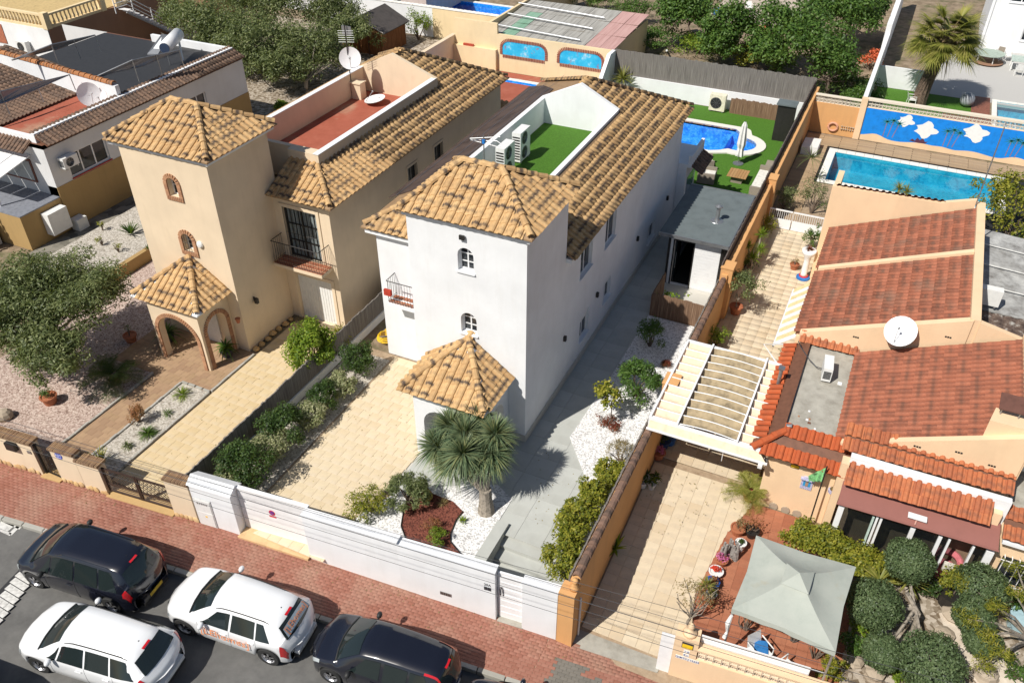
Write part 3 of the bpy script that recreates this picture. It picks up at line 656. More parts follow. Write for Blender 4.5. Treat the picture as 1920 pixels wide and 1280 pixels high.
# ================================================================ walls with openings, windows, doors
class Fac:
    """upright facade from a to b (2D); outward is to the right of a->b"""
    def __init__(s, a, b): s.a = Vector(a[:2]); s.b = Vector(b[:2]); s.d = (s.b - s.a).normalized(); s.n = Vector((s.d.y, -s.d.x)); s.L = (s.b - s.a).length
    def pt(s, u, z, o=0): q = s.a + s.d * u + s.n * o; return (q.x, q.y, z)
    def hit(s, px, py): p = PV(px, py, s.a, s.b); return (Vector((p.x, p.y)) - s.a).dot(s.d), p.z
    def box(s, g, u0, u1, z0, z1, o0, o1):
        q = [s.pt(u0, 0, o0), s.pt(u1, 0, o0), s.pt(u1, 0, o1), s.pt(u0, 0, o1)]; return g.prism([(p[0], p[1]) for p in q], z0, z1)
def facade(g, F_, z0, z1, holes=(), depth=.18):
    us = sorted({0, F_.L, *[h[0] for h in holes], *[h[1] for h in holes]}); zz = sorted({z0, z1, *[h[2] for h in holes], *[h[3] for h in holes]})
    for i in range(len(us) - 1):
        for j in range(len(zz) - 1):
            cu, cz = (us[i] + us[i + 1]) / 2, (zz[j] + zz[j + 1]) / 2
            if any(h[0] < cu < h[1] and h[2] < cz < h[3] for h in holes): continue
            g.face(F_.pt(us[i], zz[j]), F_.pt(us[i + 1], zz[j]), F_.pt(us[i + 1], zz[j + 1]), F_.pt(us[i], zz[j + 1]))
    for h in holes:
        u0, u1, a, b = h[:4]; arch = len(h) > 4 and h[4]
        if not arch:
            c = [(u0, a), (u1, a), (u1, b), (u0, b)]
            for k in range(4): p, q = c[k], c[(k + 1) % 4]; g.face(F_.pt(*p), F_.pt(*q), F_.pt(*q, -depth), F_.pt(*p, -depth))
        else:
            r = (u1 - u0) / 2; zc = b - r * arch; n = 10; cu = (u0 + u1) / 2
            arc = [(cu + r * math.cos(PI * k / n), zc + r * arch * math.sin(PI * k / n)) for k in range(n + 1)]
            c = [(u0, a), (u1, a)] + arc
            for k in range(len(c)): p, q = c[k], c[(k + 1) % len(c)]; g.face(F_.pt(*p), F_.pt(*q), F_.pt(*q, -depth), F_.pt(*p, -depth))
            for k in range(n // 2): p, q = arc[k], arc[k + 1]; g.face(F_.pt(u1, b), F_.pt(*q), F_.pt(*p))
            for k in range(n // 2, n): p, q = arc[k], arc[k + 1]; g.face(F_.pt(u0, b), F_.pt(*q), F_.pt(*p))
    return g
def window(par, F_, u0, u1, z0, z1, fm=None, gm=None, cols=2, rows=1, dep=.12, fw=.05, arch=0, sill=None, shutter=0, grille=None, name='window', back=None):
    fm = fm or WMET; gm = gm or GLASS; g = G(); d = -dep
    F_.box(g, u0, u0 + fw, z0, z1, d - .05, d); F_.box(g, u1 - fw, u1, z0, z1, d - .05, d); F_.box(g, u0 + fw, u1 - fw, z0, z0 + fw, d - .05, d); F_.box(g, u0 + fw, u1 - fw, z1 - fw, z1, d - .05, d)
    for k in range(1, cols): c = u0 + (u1 - u0) * k / cols; F_.box(g, c - fw * .5, c + fw * .5, z0 + fw, z1 - fw, d - .045, d - .004)
    for k in range(1, rows): c = z0 + (z1 - z0) * k / rows; F_.box(g, u0 + fw, u1 - fw, c - fw * .35, c + fw * .35, d - .04, d - .008)
    w = obj(name, g, fm, par)
    for k in range(cols):
        a = u0 + fw * .4 + (u1 - u0 - fw * .8) * k / cols; b = u0 + fw * .4 + (u1 - u0 - fw * .8) * (k + 1) / cols
        obj('pane', G().face(F_.pt(a, z0 + fw * .4, d - .03), F_.pt(b, z0 + fw * .4, d - .03), F_.pt(b, z1 - fw * .4, d - .03), F_.pt(a, z1 - fw * .4, d - .03)), gm, w)
    if shutter: obj('roller_shutter', F_.box(G(), u0 + .01, u1 - .01, z1 - (z1 - z0) * shutter, z1 - .01, d + .002, d + .03), WPLA, w)
    if sill: g = G(); F_.box(g, u0 - .05, u1 + .05, z0 - .05, z0 - .002, -dep + .01, .06); obj('sill', g, sill, w)
    if grille:
        g = G(); n = max(2, int((u1 - u0) / .11))
        for k in range(n + 1): u = u0 + (u1 - u0) * k / n; g.tube([F_.pt(u, z0, .03), F_.pt(u, z1, .03)], .008, 4)
        for zz in (z0 + .03, (z0 + z1) / 2, z1 - .03): g.tube([F_.pt(u0, zz, .03), F_.pt(u1, zz, .03)], .008, 4)
        obj('grille', g, grille, w)
    return w
def trim_arch(par, F_, u0, u1, z0, z1, arch=1, mat=None, w=.16, pieces=True):
    """ring of separate bricks round an arched opening"""
    pc = Pieces('trim_brick', [slabpiece(w, .07, .05, .006)], mat or BRICKTR, 6)
    r = (u1 - u0) / 2; cu = (u0 + u1) / 2; zc = z1 - r * arch; N3 = Vector((F_.n.x, F_.n.y, 0)); D3 = Vector((F_.d.x, F_.d.y, 0)); Z3 = Vector((0, 0, 1))
    def put(u, z, a):
        U = D3 * math.cos(a) + Z3 * math.sin(a); V_ = N3.cross(U); p = Vector(F_.pt(u, z, .003))
        pc.add(0, Matrix.Translation(p) @ Matrix((U, V_, N3)).transposed().to_4x4())
    z = z0 + .04
    while z < zc: put(u0 - w / 2, z, 0); put(u1 + w / 2, z, 0); z += .082
    n = max(4, int(PI * (r + w / 2) / .095))
    for k in range(n + 1): a = PI * k / n; put(cu + (r + w / 2) * math.cos(a), zc + (r + w / 2) * math.sin(a) * arch, a)
    n = int((u1 - u0 + w * 2) / .082)
    for k in range(n): put(u0 - w + (k + .5) * (u1 - u0 + 2 * w) / n, z0 - w / 2, PI / 2)
    pc.emit(par)
def garage_door(par, F_, u0, u1, z0, z1, mat=None, dep=.15, n=None):
    w = obj('garage_door', F_.box(G(), u0, u1, z0, z1, -dep - .05, -dep), mat or WPLA, par); n = n or int((u1 - u0) / .12); 
    for k in range(n):
        a = u0 + (u1 - u0) * k / n; obj('door_slat', F_.box(G(), a + .012, a + (u1 - u0) / n - .012, z0 + .02, z1 - .02, -dep + .001, -dep + .014), mat or WPLA, w)
    return w
def balcony(par, F_, u0, u1, z, out, hgt=1.0, tile=None, um=None, flare=0):
    g = G(); F_.box(g, u0, u1, z - .14, z, 0, out); slab = obj('balcony_slab', g, CREAM if par is HC else WHITE, par)
    pc = Pieces('floor_tile', [slabpiece(.2, .2, .02, .003)], TILEDK, 6)
    nx, ny = int((u1 - u0) / .21), int(out / .21)
    for i in range(nx):
        for j in range(ny): pc.add(0, Matrix.Translation(F_.pt(u0 + (i + .5) * (u1 - u0) / nx, z + .002, (j + .5) * out / ny)))
    pc.emit(slab, 'tile_field', 120)
    r = obj('railing', G(), None, par) if False else None
    g = G(); top = z + hgt; k0 = [(u0 + .03, .0), (u0 + .03, out - .03), (u1 - .03, out - .03), (u1 - .03, .0)]
    g.tube([F_.pt(u, top, o) for u, o in k0], .018, 5); g.tube([F_.pt(u, z + .08, o) for u, o in k0], .012, 4)
    rail = obj('railing', g, BMET, par)
    for (ua, oa), (ub, ob) in zip(k0[:-1], k0[1:]):
        L = math.hypot(ub - ua, ob - oa); n = max(2, round(L / .12))
        for i in range(n):
            u = ua + (ub - ua) * (i + .5) / n; o = oa + (ob - oa) * (i + .5) / n; b = (random.uniform(-1, 1) * .0)
            gg = G(); gg.tube([F_.pt(u, z, o), F_.pt(u, z + .3, o + (.05 if abs(ub - ua) > .1 else 0)), F_.pt(u, z + .55, o), F_.pt(u, top, o)], .008, 4); obj('baluster', gg, BMET, rail)
    return rail
def lamp_box(par, F_, u, z): 
    g = G(); F_.box(g, u - .06, u + .06, z - .1, z + .1, .0, .1); obj('wall_lamp', g, BMET, par)
# ================================================================ the twin houses
def roof_z(d): return 5.8 + .5 * d
def twin(H, wallm, xl, xr, yf, yb, par, tower, tmat, left_tiles=True):
    """main body, hipped tile roof with a terrace let into it, tower; returns roof part"""
    eL, eR = xl - .42, xr + .33; xc = (eL + eR) / 2; yfe = yf - .3; ybe = yb + .35; hw = (eR - eL) / 2; p0, p1, q0, q1 = par
    zr = roof_z(hw); tb = tower[3]
    g = G()   # eaves board and deck
    roof = obj('roof', g, DECK_Y, H)
    Q1 = q1 + .18; zp1 = roof_z(eR - p1); zp0 = roof_z(p0 - eL)
    dR = eR - p1; dL = p0 - eL
    gd = G()
    right = [(eR, yfe if tower[4] == 'L' else tb, 5.8), (eR, ybe, 5.8), (xc, ybe - hw, zr), (xc, Q1, zr), (p1, Q1, zp1), (p1, q0, zp1)]
    if tower[4] == 'L': right[-1] = (p1, yfe + dR, zp1)
    else: right.append((p1, tb, zp1)); right[5] = (p1, tb, zp1); right = right[:6]
    left = [(eL, yfe if tower[4] == 'R' else tb, 5.8), (eL, ybe, 5.8), (xc, ybe - hw, zr), (xc, Q1, zr), (p0, Q1, zp0), (p0, yfe + dL if tower[4] == 'R' else tb, zp0)]
    back = [(eL, ybe, 5.8), (eR, ybe, 5.8), (xc, ybe - hw, zr)]
    if tower[4] == 'L': front = [(tower[1], yfe, 5.8), (eR, yfe, 5.8), (eR - dR, yfe + dR, zp1), (tower[1], yfe + dR, zp1)]
    else: front = [(eL, yfe, 5.8), (tower[0], yfe, 5.8), (tower[0], yfe + dL, zp0), (eL + dL, yfe + dL, zp0)]
    for f in (right, left, back, front): gd.slab(f, .06)
    o = obj('roof_deck', gd, DECK_Y, roof)
    pc = Pieces('roof_tile', [barrel(), capt()], tmat, smooth=False)
    for f in (right, back, front) + ((left,) if left_tiles else ()): tile_face(pc, f)
    cap_line(pc, (eR - .1, ybe - .1, 5.86), (xc, ybe - hw, zr + .02)); cap_line(pc, (eL + .1, ybe - .1, 5.86), (xc, ybe - hw, zr + .02))
    if tower[4] == 'L': cap_line(pc, (eR - .1, yfe + .1, 5.86), (eR - dR, yfe + dR, zp1))
    else: cap_line(pc, (eL + .1, yfe + .1, 5.86), (eL + dL, yfe + dL, zp0))
    # tower roof
    tx0, tx1, ty0, ty1 = tower[0] - .55 if tower[4] == 'L' else tower[0] - .25, tower[1] + .22, tower[2] - .15, tower[3] + .42
    rl, rr_ = (tower[5], tower[6]); ym = (ty0 + ty1) / 2; z0, z1 = 8.28, 9.35
    rl3, rr3 = (rl, ym, z1), (rr_, ym, z1)
    fs = [[(tx0, ty0, z0), (tx1, ty0, z0), rr3, rl3], [(tx1, ty0, z0), (tx1, ty1, z0), rr3], [(tx1, ty1, z0), (tx0, ty1, z0), rl3, rr3], [(tx0, ty1, z0), (tx0, ty0, z0), rl3]]
    gt = G()
    for f in fs: gt.slab(f, .05); tile_face(pc, f)
    obj('roof_deck', gt, DECK_Y, roof)
    obj('eaves_soffit', G().box(tx0 + .12, ty0 + .1, z0 - .2, tx1 - .12, ty1 - .1, z0 - .06), WHITE if wallm is WHITE else WHITE, roof)
    for a, b in (((tx0 + .08, ty0 + .08, z0 + .05), rl3), ((tx1 - .08, ty0 + .08, z0 + .05), rr3), ((tx1 - .08, ty1 - .08, z0 + .05), rr3), ((tx0 + .08, ty1 - .08, z0 + .05), rl3), (rl3, rr3)): cap_line(pc, a, b)
    pc.emit(roof, 'tile_field')
    # parapet of the roof terrace
    g = G(); t = .2; zb = 5.5
    g.box(p1 - t, q0, zb, p1, q1, 7.0); g.box(p0, q0, zb, p0 + t, q1, 7.0)
    g.prism([(p0, q1), (p1, q1), (p1, q1 + t), (p0, q1 + t)], zb, 7.0)
    k = g.n(); zt = zr + .12
    for y in (q1, q1 + t): g.v += [(p0, y, 7.0), (p1, y, 7.0), (xc, y, zt)]
    g.f += [(k, k + 1, k + 2), (k + 5, k + 4, k + 3), (k + 1, k + 4, k + 5, k + 2), (k + 3, k, k + 2, k + 5)]
    par_ = obj('terrace_parapet', g, wallm, H)
    return roof, par_, zr, xc
# ---- white house
HW = thing('white_house', 'white two storey house with square tower and sand coloured tiled roofs', 'house', (-12.25, 28, 0))
HC = thing('cream_house', 'cream rendered house with brick trimmed arched windows and porch', 'house', (-21.7, 28, 0))
WT = (-12.87, -8.72, 19.63, 22.9, 'R', -11.75, -10.38)
wroof, wpar, wzr, wxc = twin(HW, WHITE, -15.8, -8.72, 22.03, 37.6, (-14.15, -10.55, 23.2, 33.1), WT, TILE_Y, left_tiles=False)
FW = Fac((-12.87, 19.63), (-8.72, 19.63)); FR = Fac((-8.72, 19.63), (-8.72, 37.6)); FG = Fac((-15.8, 22.03), (-12.87, 22.03))
def hole(F_, x0, y0, x1, y1, arch=0):
    a, b = F_.hit(x0, y0), F_.hit(x1, y1); return (min(a[0], b[0]), max(a[0], b[0]), min(a[1], b[1]), max(a[1], b[1])) + ((arch,) if arch else ())
w1 = (1.78, 2.34, 6.52, 7.38, 1); w2 = (1.80, 2.38, 4.12, 4.95, 1)
g = G(); facade(g, FW, 0, 8.2, [w1, w2], .22)
rw = []
for q in ((1091, 455, 1109, 505), (1138, 405, 1153, 448), (1087, 580, 1103, 636), (1130, 521, 1146, 563), (1213, 423, 1229, 443)):
    a = FR.hit(q[0], (q[1] + q[3]) / 2); b = FR.hit(q[2], (q[1] + q[3]) / 2)
    uc = (a[0] + b[0]) / 2; zc = (a[1] + b[1]) / 2
    rw.append((uc, zc))
sz = [(1.2, 1.35), (1.2, 1.3), (.95, 1.15), (.85, .95), (1.1, .9)]
rh = [(u - s[0] / 2, u + s[0] / 2, z - s[1] / 2, z + s[1] / 2) for (u, z), s in zip(rw, sz)]
facade(g, FR, .35, 5.74, rh, .16)
g.box(-12.87, 20.2, 5.74, -8.725, 22.9, 8.2)
gd0 = FG.hit(748, 595); gar = (1.42, 2.93, 0.0, 2.15); bal = (1.5, 2.6, 3.05, 5.2)
facade(g, FG, 0, 5.74, [gar, bal], .2)
g.face((-15.8, 22.03, 0), (-15.8, 37.6, 0), (-15.8, 37.6, 5.74), (-15.8, 22.03, 5.74)); g.face((-15.8, 37.6, 0), (-8.72, 37.6, 0), (-8.72, 37.6, 5.74), (-15.8, 37.6, 5.74))
g.face((-12.87, 19.63, 0), (-12.87, 22.03, 0), (-12.87, 22.03, 8.2), (-12.87, 19.63, 8.2)); g.face((-8.72, 19.63, 5.74), (-8.72, 22.9, 5.74), (-8.72, 22.9, 8.2), (-8.72, 19.63, 8.2))
obj('wall', g, WHITE, HW)
obj('plinth', G().box(-12.89, 19.61, 0, -8.69, 37.6, .35), PLINTH, HW)
for w in (w1, w2): window(HW, FW, w[0], w[1], w[2], w[3], cols=2, rows=3, dep=.17, fw=.045, sill=WHITE)
for h, sh in zip(rh, (.25, .15, .3, .2, 0)): window(HW, FR, *h, cols=2, dep=.1, shutter=sh, sill=WHITE)
for (x, y) in ((1057, 634), (1118, 552), (1194, 447), (1250, 371)): u, z = FR.hit(x, y); lamp_box(HW, FR, u, z)
u, z = FW.hit(868, 446); g = G(); FW.box(g, u - .09, u + .09, z - .03, z + .12, .04, .1); FW.box(g, u - .02, u + .02, z - .05, z + .02, 0, .05); obj('spotlight', g, BMET, HW)
obj('eaves_soffit', G().box(-16.1, 21.8, 5.55, -12.87, 22.1, 5.73).box(-16.1, 22.1, 5.55, -15.8, 37.8, 5.73).box(-8.72, 22.9, 5.58, -8.5, 37.8, 5.73), WHITE, wroof)
garage_door(HW, FG, *gar, n=12)
window(HW, FG, bal[0], bal[1], bal[2], bal[3], cols=2, dep=.14, name='balcony_door', gm=GLASST)
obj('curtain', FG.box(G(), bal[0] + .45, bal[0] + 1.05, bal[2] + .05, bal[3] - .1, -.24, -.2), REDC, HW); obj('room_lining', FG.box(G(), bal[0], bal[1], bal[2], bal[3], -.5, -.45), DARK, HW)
balcony(HW, FG, .62, 2.9, 3.0, .62, .95)
pl = obj('rug_on_rail', G().box(-15.25, 21.35, 3.35, -14.95, 21.45, 3.6), REDC, HW)
# left slope covered with dark brown sheets, seams between them
g = G(); eL, xcW = -16.22, wxc; zz = lambda x: roof_z(x - eL) + .04
zs_ = [24.4, 27, 29.6, 32.2, 34.6]
SHEET = M_plain('dark_brown_sheet', (.075, .05, .04), .6, 0, .25, 1.5)
for i, (ya, yb2) in enumerate(zip(zs_[:-1], zs_[1:])):
    obj('cover_sheet', G().slab([(eL - .5, ya + .02, zz(eL - .5)), (-14.17, ya + .02, zz(-14.17)), (-14.17, yb2 - .02, zz(-14.17)), (eL - .5, yb2 - .02, zz(eL - .5))], .03), SHEET, wroof)
obj('cover_sheet', G().slab([(eL - .5, 34.62, zz(eL - .5)), (-14.17, 34.62, zz(-14.17)), (-15.4, 36.4, zz(-15.4)), (eL - .5, 37.6, zz(eL - .5))], .03), SHEET, wroof)
for x in (-16.3, -15.4, -14.6): obj('fixing_wire', G().tube([(x, 24.3, zz(x) + .03), (x, 37, zz(x) + .03)], .01, 4), GMET, wroof)
obj('terrace_turf', G().box(-13.97, 23.2, 5.6, -10.73, 33.12, 5.86), TURF, HW)
# porch of the white house
def porch(H, wallm, x0, x1, y0, yw_, zt, apexx, holes_f, holes_r, trims, cols=False, dx=(.45, .2)):
    r = obj('porch_roof', G(), None, H); F1 = Fac((x0, y0), (x1, y0)); F2 = Fac((x1, y0), (x1, yw_)); g = G()
    facade(g, F1, 0, zt, holes_f, .28); facade(g, F2, 0, zt, holes_r, .28)
    F1b = Fac((x1 - .28, y0 + .28), (x0 + .28, y0 + .28)); F2b = Fac((x1 - .28, yw_), (x1 - .28, y0 + .28))
    hb = [(F1b.L - (h[1] - .28), F1b.L - (h[0] - .28), h[2], h[3]) + tuple(h[4:]) for h in holes_f]; facade(g, F1b, 0, zt, hb, .0)
    hb = [(F2b.L - (h[1] - .28), F2b.L - (h[0] - .28), h[2], h[3]) + tuple(h[4:]) for h in holes_r]; facade(g, F2b, 0, zt, hb, .0)
    g.face((x0, yw_, 0), (x0, y0, 0), (x0, y0, zt), (x0, yw_, zt)) if not cols else g.box(x0, y0 + .01, 2.0, x0 + .28, yw_, zt)
    g.box(x0 + .02, y0 + .02, zt - .06, x1 - .02, yw_ - .02, zt - .01)
    obj('porch_wall', g, wallm, H)
    e0, e1, ef = x0 - dx[0], x1 + dx[1], y0 - .22; A = (apexx, yw_ - .12, 4.0); z = zt + .1
    pc = Pieces('porch_tile', [barrel(), capt()], TILE_Y); gd = G()
    fs = [[(e0, ef, z), (e1, ef, z), A], [(e1, ef, z), (e1, yw_, z), (apexx, yw_, 4.03), A], [(e0, yw_, z), (e0, ef, z), A, (apexx, yw_, 4.03)]]
    for f in fs: gd.slab(f, .05); tile_face(pc, f)
    for a in ((e0 + .08, ef + .08, z + .05), (e1 - .08, ef + .08, z + .05)): cap_line(pc, a, A)
    gd.box(e0 + .12, ef + .1, z - .14, e1 - .1, yw_ - .01, z - .055)
    obj('roof_deck', gd, WHITE, r); pc.emit(r, 'tile_field', 100)
    for F_, h in ((F1, holes_f), (F2, holes_r)):
        if trims:
            for q in h: trim_arch(H, F_, *q[:4], q[4])
    return F1, F2
porch(HW, WHITE, -11.9, -9.35, 17.65, 19.62, 2.75, -10.75, [(.35, 1.55, 0, 2.15, 1)], [(.5, 1.6, 0, 2.15, 1)], False)
obj('front_door', G().box(-11.0, 19.58, 0, -10.0, 19.625, 2.05), WPLA, HW)
# rooftop equipment of the white house
def ac_unit(name, label, loc, rotz, w=.85, d=.35, h=1.25, fans=2, group=None, mat=None, legs=.08):
    t = thing(name, label, 'air conditioner', loc, group, rotz)
    def o(nm, g, m, p=t): return loc_obj(nm, g, m, p)
    c = o('casing', G().box(-w / 2, -d / 2, legs, w / 2, d / 2, h), mat or WPLA)
    for i in range(fans):
        zc = legs + (h - legs) * (i + .5) / fans; r = min(w * .36, (h - legs) / fans * .42); g = G()
        k = g.n(); n = 18
        for y in (-d / 2 - .004,):
            g.v += [(-w * .08 + r * math.cos(2 * PI * j / n), y, zc + r * math.sin(2 * PI * j / n)) for j in range(n)]; g.f.append(tuple(range(k, k + n)))
        o('fan_opening', g, DARK)
        g = G()
        for rr in (.35, .6, .85, 1.0): g.tube([(-w * .08 + r * rr * math.cos(2 * PI * j / 16), -d / 2 - .015, zc + r * rr * math.sin(2 * PI * j / 16)) for j in range(17)], .006, 3, False)
        for j in range(8): g.tube([(-w * .08, -d / 2 - .015, zc), (-w * .08 + r * math.cos(PI * j / 4), -d / 2 - .015, zc + r * math.sin(PI * j / 4))], .006, 3, False)
        o('fan_guard', g, GMET)
    g = G()
    for j in range(9): g.box(-w / 2 - .012, -d / 2 + .03, legs + .1 + j * (h - legs - .2) / 9, -w / 2 - .002, d / 2 - .03, legs + .1 + (j + .45) * (h - legs - .2) / 9)
    o('side_grille', g, BMET)
    for x in (-w / 2 + .08, w / 2 - .14): o('foot', G().box(x, -d / 2, 0, x + .06, d / 2, legs), GMET)
    return t
def loc_obj(nm, g, m, p, smooth=False):
    o = bpy.data.objects.new(nm, mesh(nm, g, m, smooth)); COL.objects.link(o); o.parent = p; return o
ac_unit('air_conditioner', 'front one of two tall white twin fan units on the turf roof terrace', (-13.25, 27.6, 5.86), PI / 2, .95, .38, 1.3, 2, 'units on the turf roof terrace')
ac_unit('air_conditioner', 'rear one of two tall white twin fan units on the turf roof terrace', (-13.3, 29.2, 5.86), PI / 2, .95, .38, 1.3, 2, 'units on the turf roof terrace')
def antenna(name, label, base, h, pts, dirv_, n=6, blue=False):
    t = thing(name, label, 'antenna', base)
    loc_obj('mast', G().tube([(0, 0, 0), (0, 0, h)], .022, 6), GMET, t); d = Vector(dirv_).normalized(); s_ = d.cross(Vector((0, 0, 1))).normalized()
    c = Vector((0, 0, h - .05)); loc_obj('boom', G().tube([c - d * .5, c + d * .6], .012, 4), GMET, t)
    for i in range(n): q = c - d * .45 + d * i * .2; loc_obj('element', G().tube([q - s_ * .28, q + s_ * .28], .006, 4), GMET, t)
    return t
p = P(953, 320, 5.86)
an = antenna('tv_antenna', 'metal television antenna on a pole at the near end of the turf roof', (-12.95, 25.2, 5.86), 2.6, 0, (.9, .3, .1), 5)
g = G(); g.tube([(.1, 0, 2.45), (.5, .05, 2.5), (.75, .05, 2.38), (.5, .05, 2.28), (.1, 0, 2.35)], .02, 5); g.tube([(-.1, 0, 2.45), (-.5, -.05, 2.4), (-.1, 0, 2.35)], .02, 5); loc_obj('loop', g, WMET, an)
loc_obj('clamp', G().box(-.05, -.04, 2.33, .05, .04, 2.48), M_plain('blue_plastic', (.02, .2, .6), .4), an)
# ---- cream house
CT = (-24.95, -20.88, 19.7, 22.95, 'L', -23.7, -22.5)
croof, cpar, czr, cxc = twin(HC, CREAM, -25.2, -18.25, 22.6, 37.5, (-23.6, -19.45, 24.4, 33.1), CT, TILE_Y)
FCT = Fac((-24.95, 19.7), (-20.88, 19.7)); FCR = Fac((-18.25, 22.6), (-18.25, 37.5)); FCG = Fac((-20.88, 22.6), (-18.25, 22.6)); FCS = Fac((-20.88, 19.7), (-20.88, 22.6))
v1 = (1.98, 2.44, 6.5, 7.25, 1); v2 = (1.98, 2.48, 4.2, 4.98, 1)
g = G(); facade(g, FCT, 0, 8.15, [v1, v2], .25); g.box(-24.94, 20.2, 5.74, -20.885, 22.95, 8.15)
ch = []
for q in ((766, 320, 781, 340), (815, 280, 829, 300)):
    a, b = FCR.hit(q[0], (q[1] + q[3]) / 2), FCR.hit(q[2], (q[1] + q[3]) / 2); uc, zc = (a[0] + b[0]) / 2, (a[1] + b[1]) / 2; ch.append((uc - .38, uc + .38, zc - .5, zc + .5))
cg = (.45, 2.25, 0, 2.2); cb = (.42, 2.0, 3.05, 5.25)
facade(g, FCR, 0, 5.74, ch, .16); facade(g, FCG, 0, 5.74, [cg, cb], .2); facade(g, FCS, 0, 8.15)
g.face((-24.95, 19.7, 0), (-24.95, 22.6, 0), (-24.95, 22.6, 8.15), (-24.95, 19.7, 8.15)); g.face((-25.2, 22.6, 0), (-25.2, 37.5, 0), (-25.2, 37.5, 5.74), (-25.2, 22.6, 5.74)); g.face((-25.2, 37.5, 0), (-18.25, 37.5, 0), (-18.25, 37.5, 5.74), (-25.2, 37.5, 5.74))
obj('wall', g, CREAM, HC)
for v in (v1, v2): trim_arch(HC, FCT, *v[:4], 1); 
window(HC, FCT, *v1[:4], cols=2, rows=2, dep=.2, fw=.04); window(HC, FCT, *v2[:4], cols=2, rows=2, dep=.2, fw=.04, grille=BMET)
for h in ch:
    window(HC, FCR, *h, cols=2, dep=.1, grille=BMET, fm=BMET); g = G()
    for (a, b, c, d) in ((h[0] - .1, h[1] + .1, h[3], h[3] + .1), (h[0] - .1, h[1] + .1, h[2] - .1, h[2]), (h[0] - .1, h[0], h[2], h[3]), (h[1], h[1] + .1, h[2], h[3])): FCR.box(g, a, b, c, d, 0, .03)
    obj('window_surround', g, CREAM, HC)
g = G()
for (a, b, c, d) in ((cb[0] - .14, cb[1] + .14, cb[3], cb[3] + .14), (cb[0] - .14, cb[0], cb[2], cb[3]), (cb[1], cb[1] + .14, cb[2], cb[3]), (cg[0] - .14, cg[1] + .14, cg[3], cg[3] + .14), (cg[0] - .14, cg[0], 0, cg[3]), (cg[1], cg[1] + .14, 0, cg[3])): FCG.box(g, a, b, c, d, 0, .04)
obj('door_surround', g, CREAM, HC)
garage_door(HC, FCG, *cg, n=14)
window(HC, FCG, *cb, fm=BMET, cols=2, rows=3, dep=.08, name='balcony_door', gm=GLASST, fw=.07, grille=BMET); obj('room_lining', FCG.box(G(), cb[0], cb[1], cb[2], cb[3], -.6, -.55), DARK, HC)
for k in range(8): a = cb[0] + .08 + k * .185; obj('curtain', FCG.box(G(), a, a + .12, cb[2] + .05, cb[3] - .08, -.17, -.14), CURT, HC)
balcony(HC, FCG, .1, 2.42, 3.0, .72, 1.0)
cf1, cf2 = porch(HC, CREAM, -23.9, -21.42, 18.05, 19.69, 2.75, -22.75, [(.28, 2.2, 0, 2.2, .9)], [(.28, 1.35, 0, 2.2, 1)], True, True, dx=(.5, .3))
obj('front_door', G().box(-23.1, 19.64, 0, -22.2, 19.695, 2.1), WPLA, HC)
obj('terrace_floor', G().box(-23.42, 24.4, 5.6, -19.63, 33.12, 5.86), TERR, HC)
obj('near_parapet', G().box(-23.6, 24.2, 5.6, -20.9, 24.4, 7.0).prism([(-20.9, 23.95), (-19.45, 23.95), (-19.45, 24.4), (-20.9, 24.4)], 5.6, 6.995), CREAM, HC)
obj('parapet_capping', G().box(-19.68, 23.93, 7.0, -19.42, 33.12, 7.03).box(-23.62, 24.2, 7.0, -23.38, 33.1, 7.03), WHITE, HC)
obj('side_parapet_tiles', G().box(-23.9, 24.2, 6.75, -23.62, 33.1, 6.9), TILE_Y, HC)
u, z = FCT.hit(376, 458); g = G(); g.lathe((0, 0, 0), [(.02, 0), (.14, .0), (.14, .06), (.1, .1), (.01, .11)], 14); M = Matrix.Translation(FCT.pt(u, z, 0)) @ Matrix.Rotation(PI / 2, 4, 'X'); g.xf(M); obj('alarm_box', g, WPLA, HC)
u, z = FCS.hit(476, 562); g = G(); FCS.box(g, u - .06, u + .06, z - .12, z + .1, .06, .2); FCS.box(g, u - .02, u + .02, z - .05, z + .15, 0, .07); obj('wall_lantern', g, BMET, HC)
u, z = cf2.hit(442, 597); 
g = G().lathe(tuple(PX(446, 600, -20.8)), [(.06, -.12), (.1, .06), (.11, .08), (.08, .07)], 10); obj('wall_pot', g, POT, HC)
g = G()
for k in range(7): g.ball((-20.75 + random.uniform(-.05, .08), 19.9 + k * .38, random.uniform(.03, .08)), random.uniform(.1, .18), 7, 4, .7, .15)
obj('rock_edging', g, LSTONE, HC)
# dish on the red terrace floor, mast with a dish, chimney stub
def dish(name, label, c, r, aim, stand, mat=None, arm=True):
    t = thing(name, label, 'satellite dish', c); a = Vector(aim).normalized()
    g = G(); n = 22; m = 5; pr = [(r * i / m, .18 * r * (i / m) ** 2) for i in range(m + 1)]
    g.lathe((0, 0, 0), [(max(q[0], .001), q[1]) for q in pr], n); g.lathe((0, 0, -.012), [(max(q[0], .001), q[1]) for q in pr], n)
    Q = Vector((0, 0, 1)).rotation_difference(a).to_matrix().to_4x4(); g.xf(Matrix.Translation((0, 0, stand)) @ Q)
    g.f = [f for f in g.f if len(f) < 20]; loc_obj('reflector', g, mat or WMET, t, True)
    if stand > .05: loc_obj('mount', G().tube([(0, 0, 0), (0, 0, stand - .03)], .03, 6), GMET, t)
    if arm:
        e = Vector((0, 0, stand)) + a * r * .9; lo = Vector((0, 0, stand)) + (Vector((0, 0, -1)) - a * Vector((0, 0, -1)).dot(a)).normalized() * r
        loc_obj('feed_arm', G().tube([lo, e], .012, 4), GMET, t); loc_obj('receiver', G().ball(e, .05, 8, 5), GMET, t)
    return t
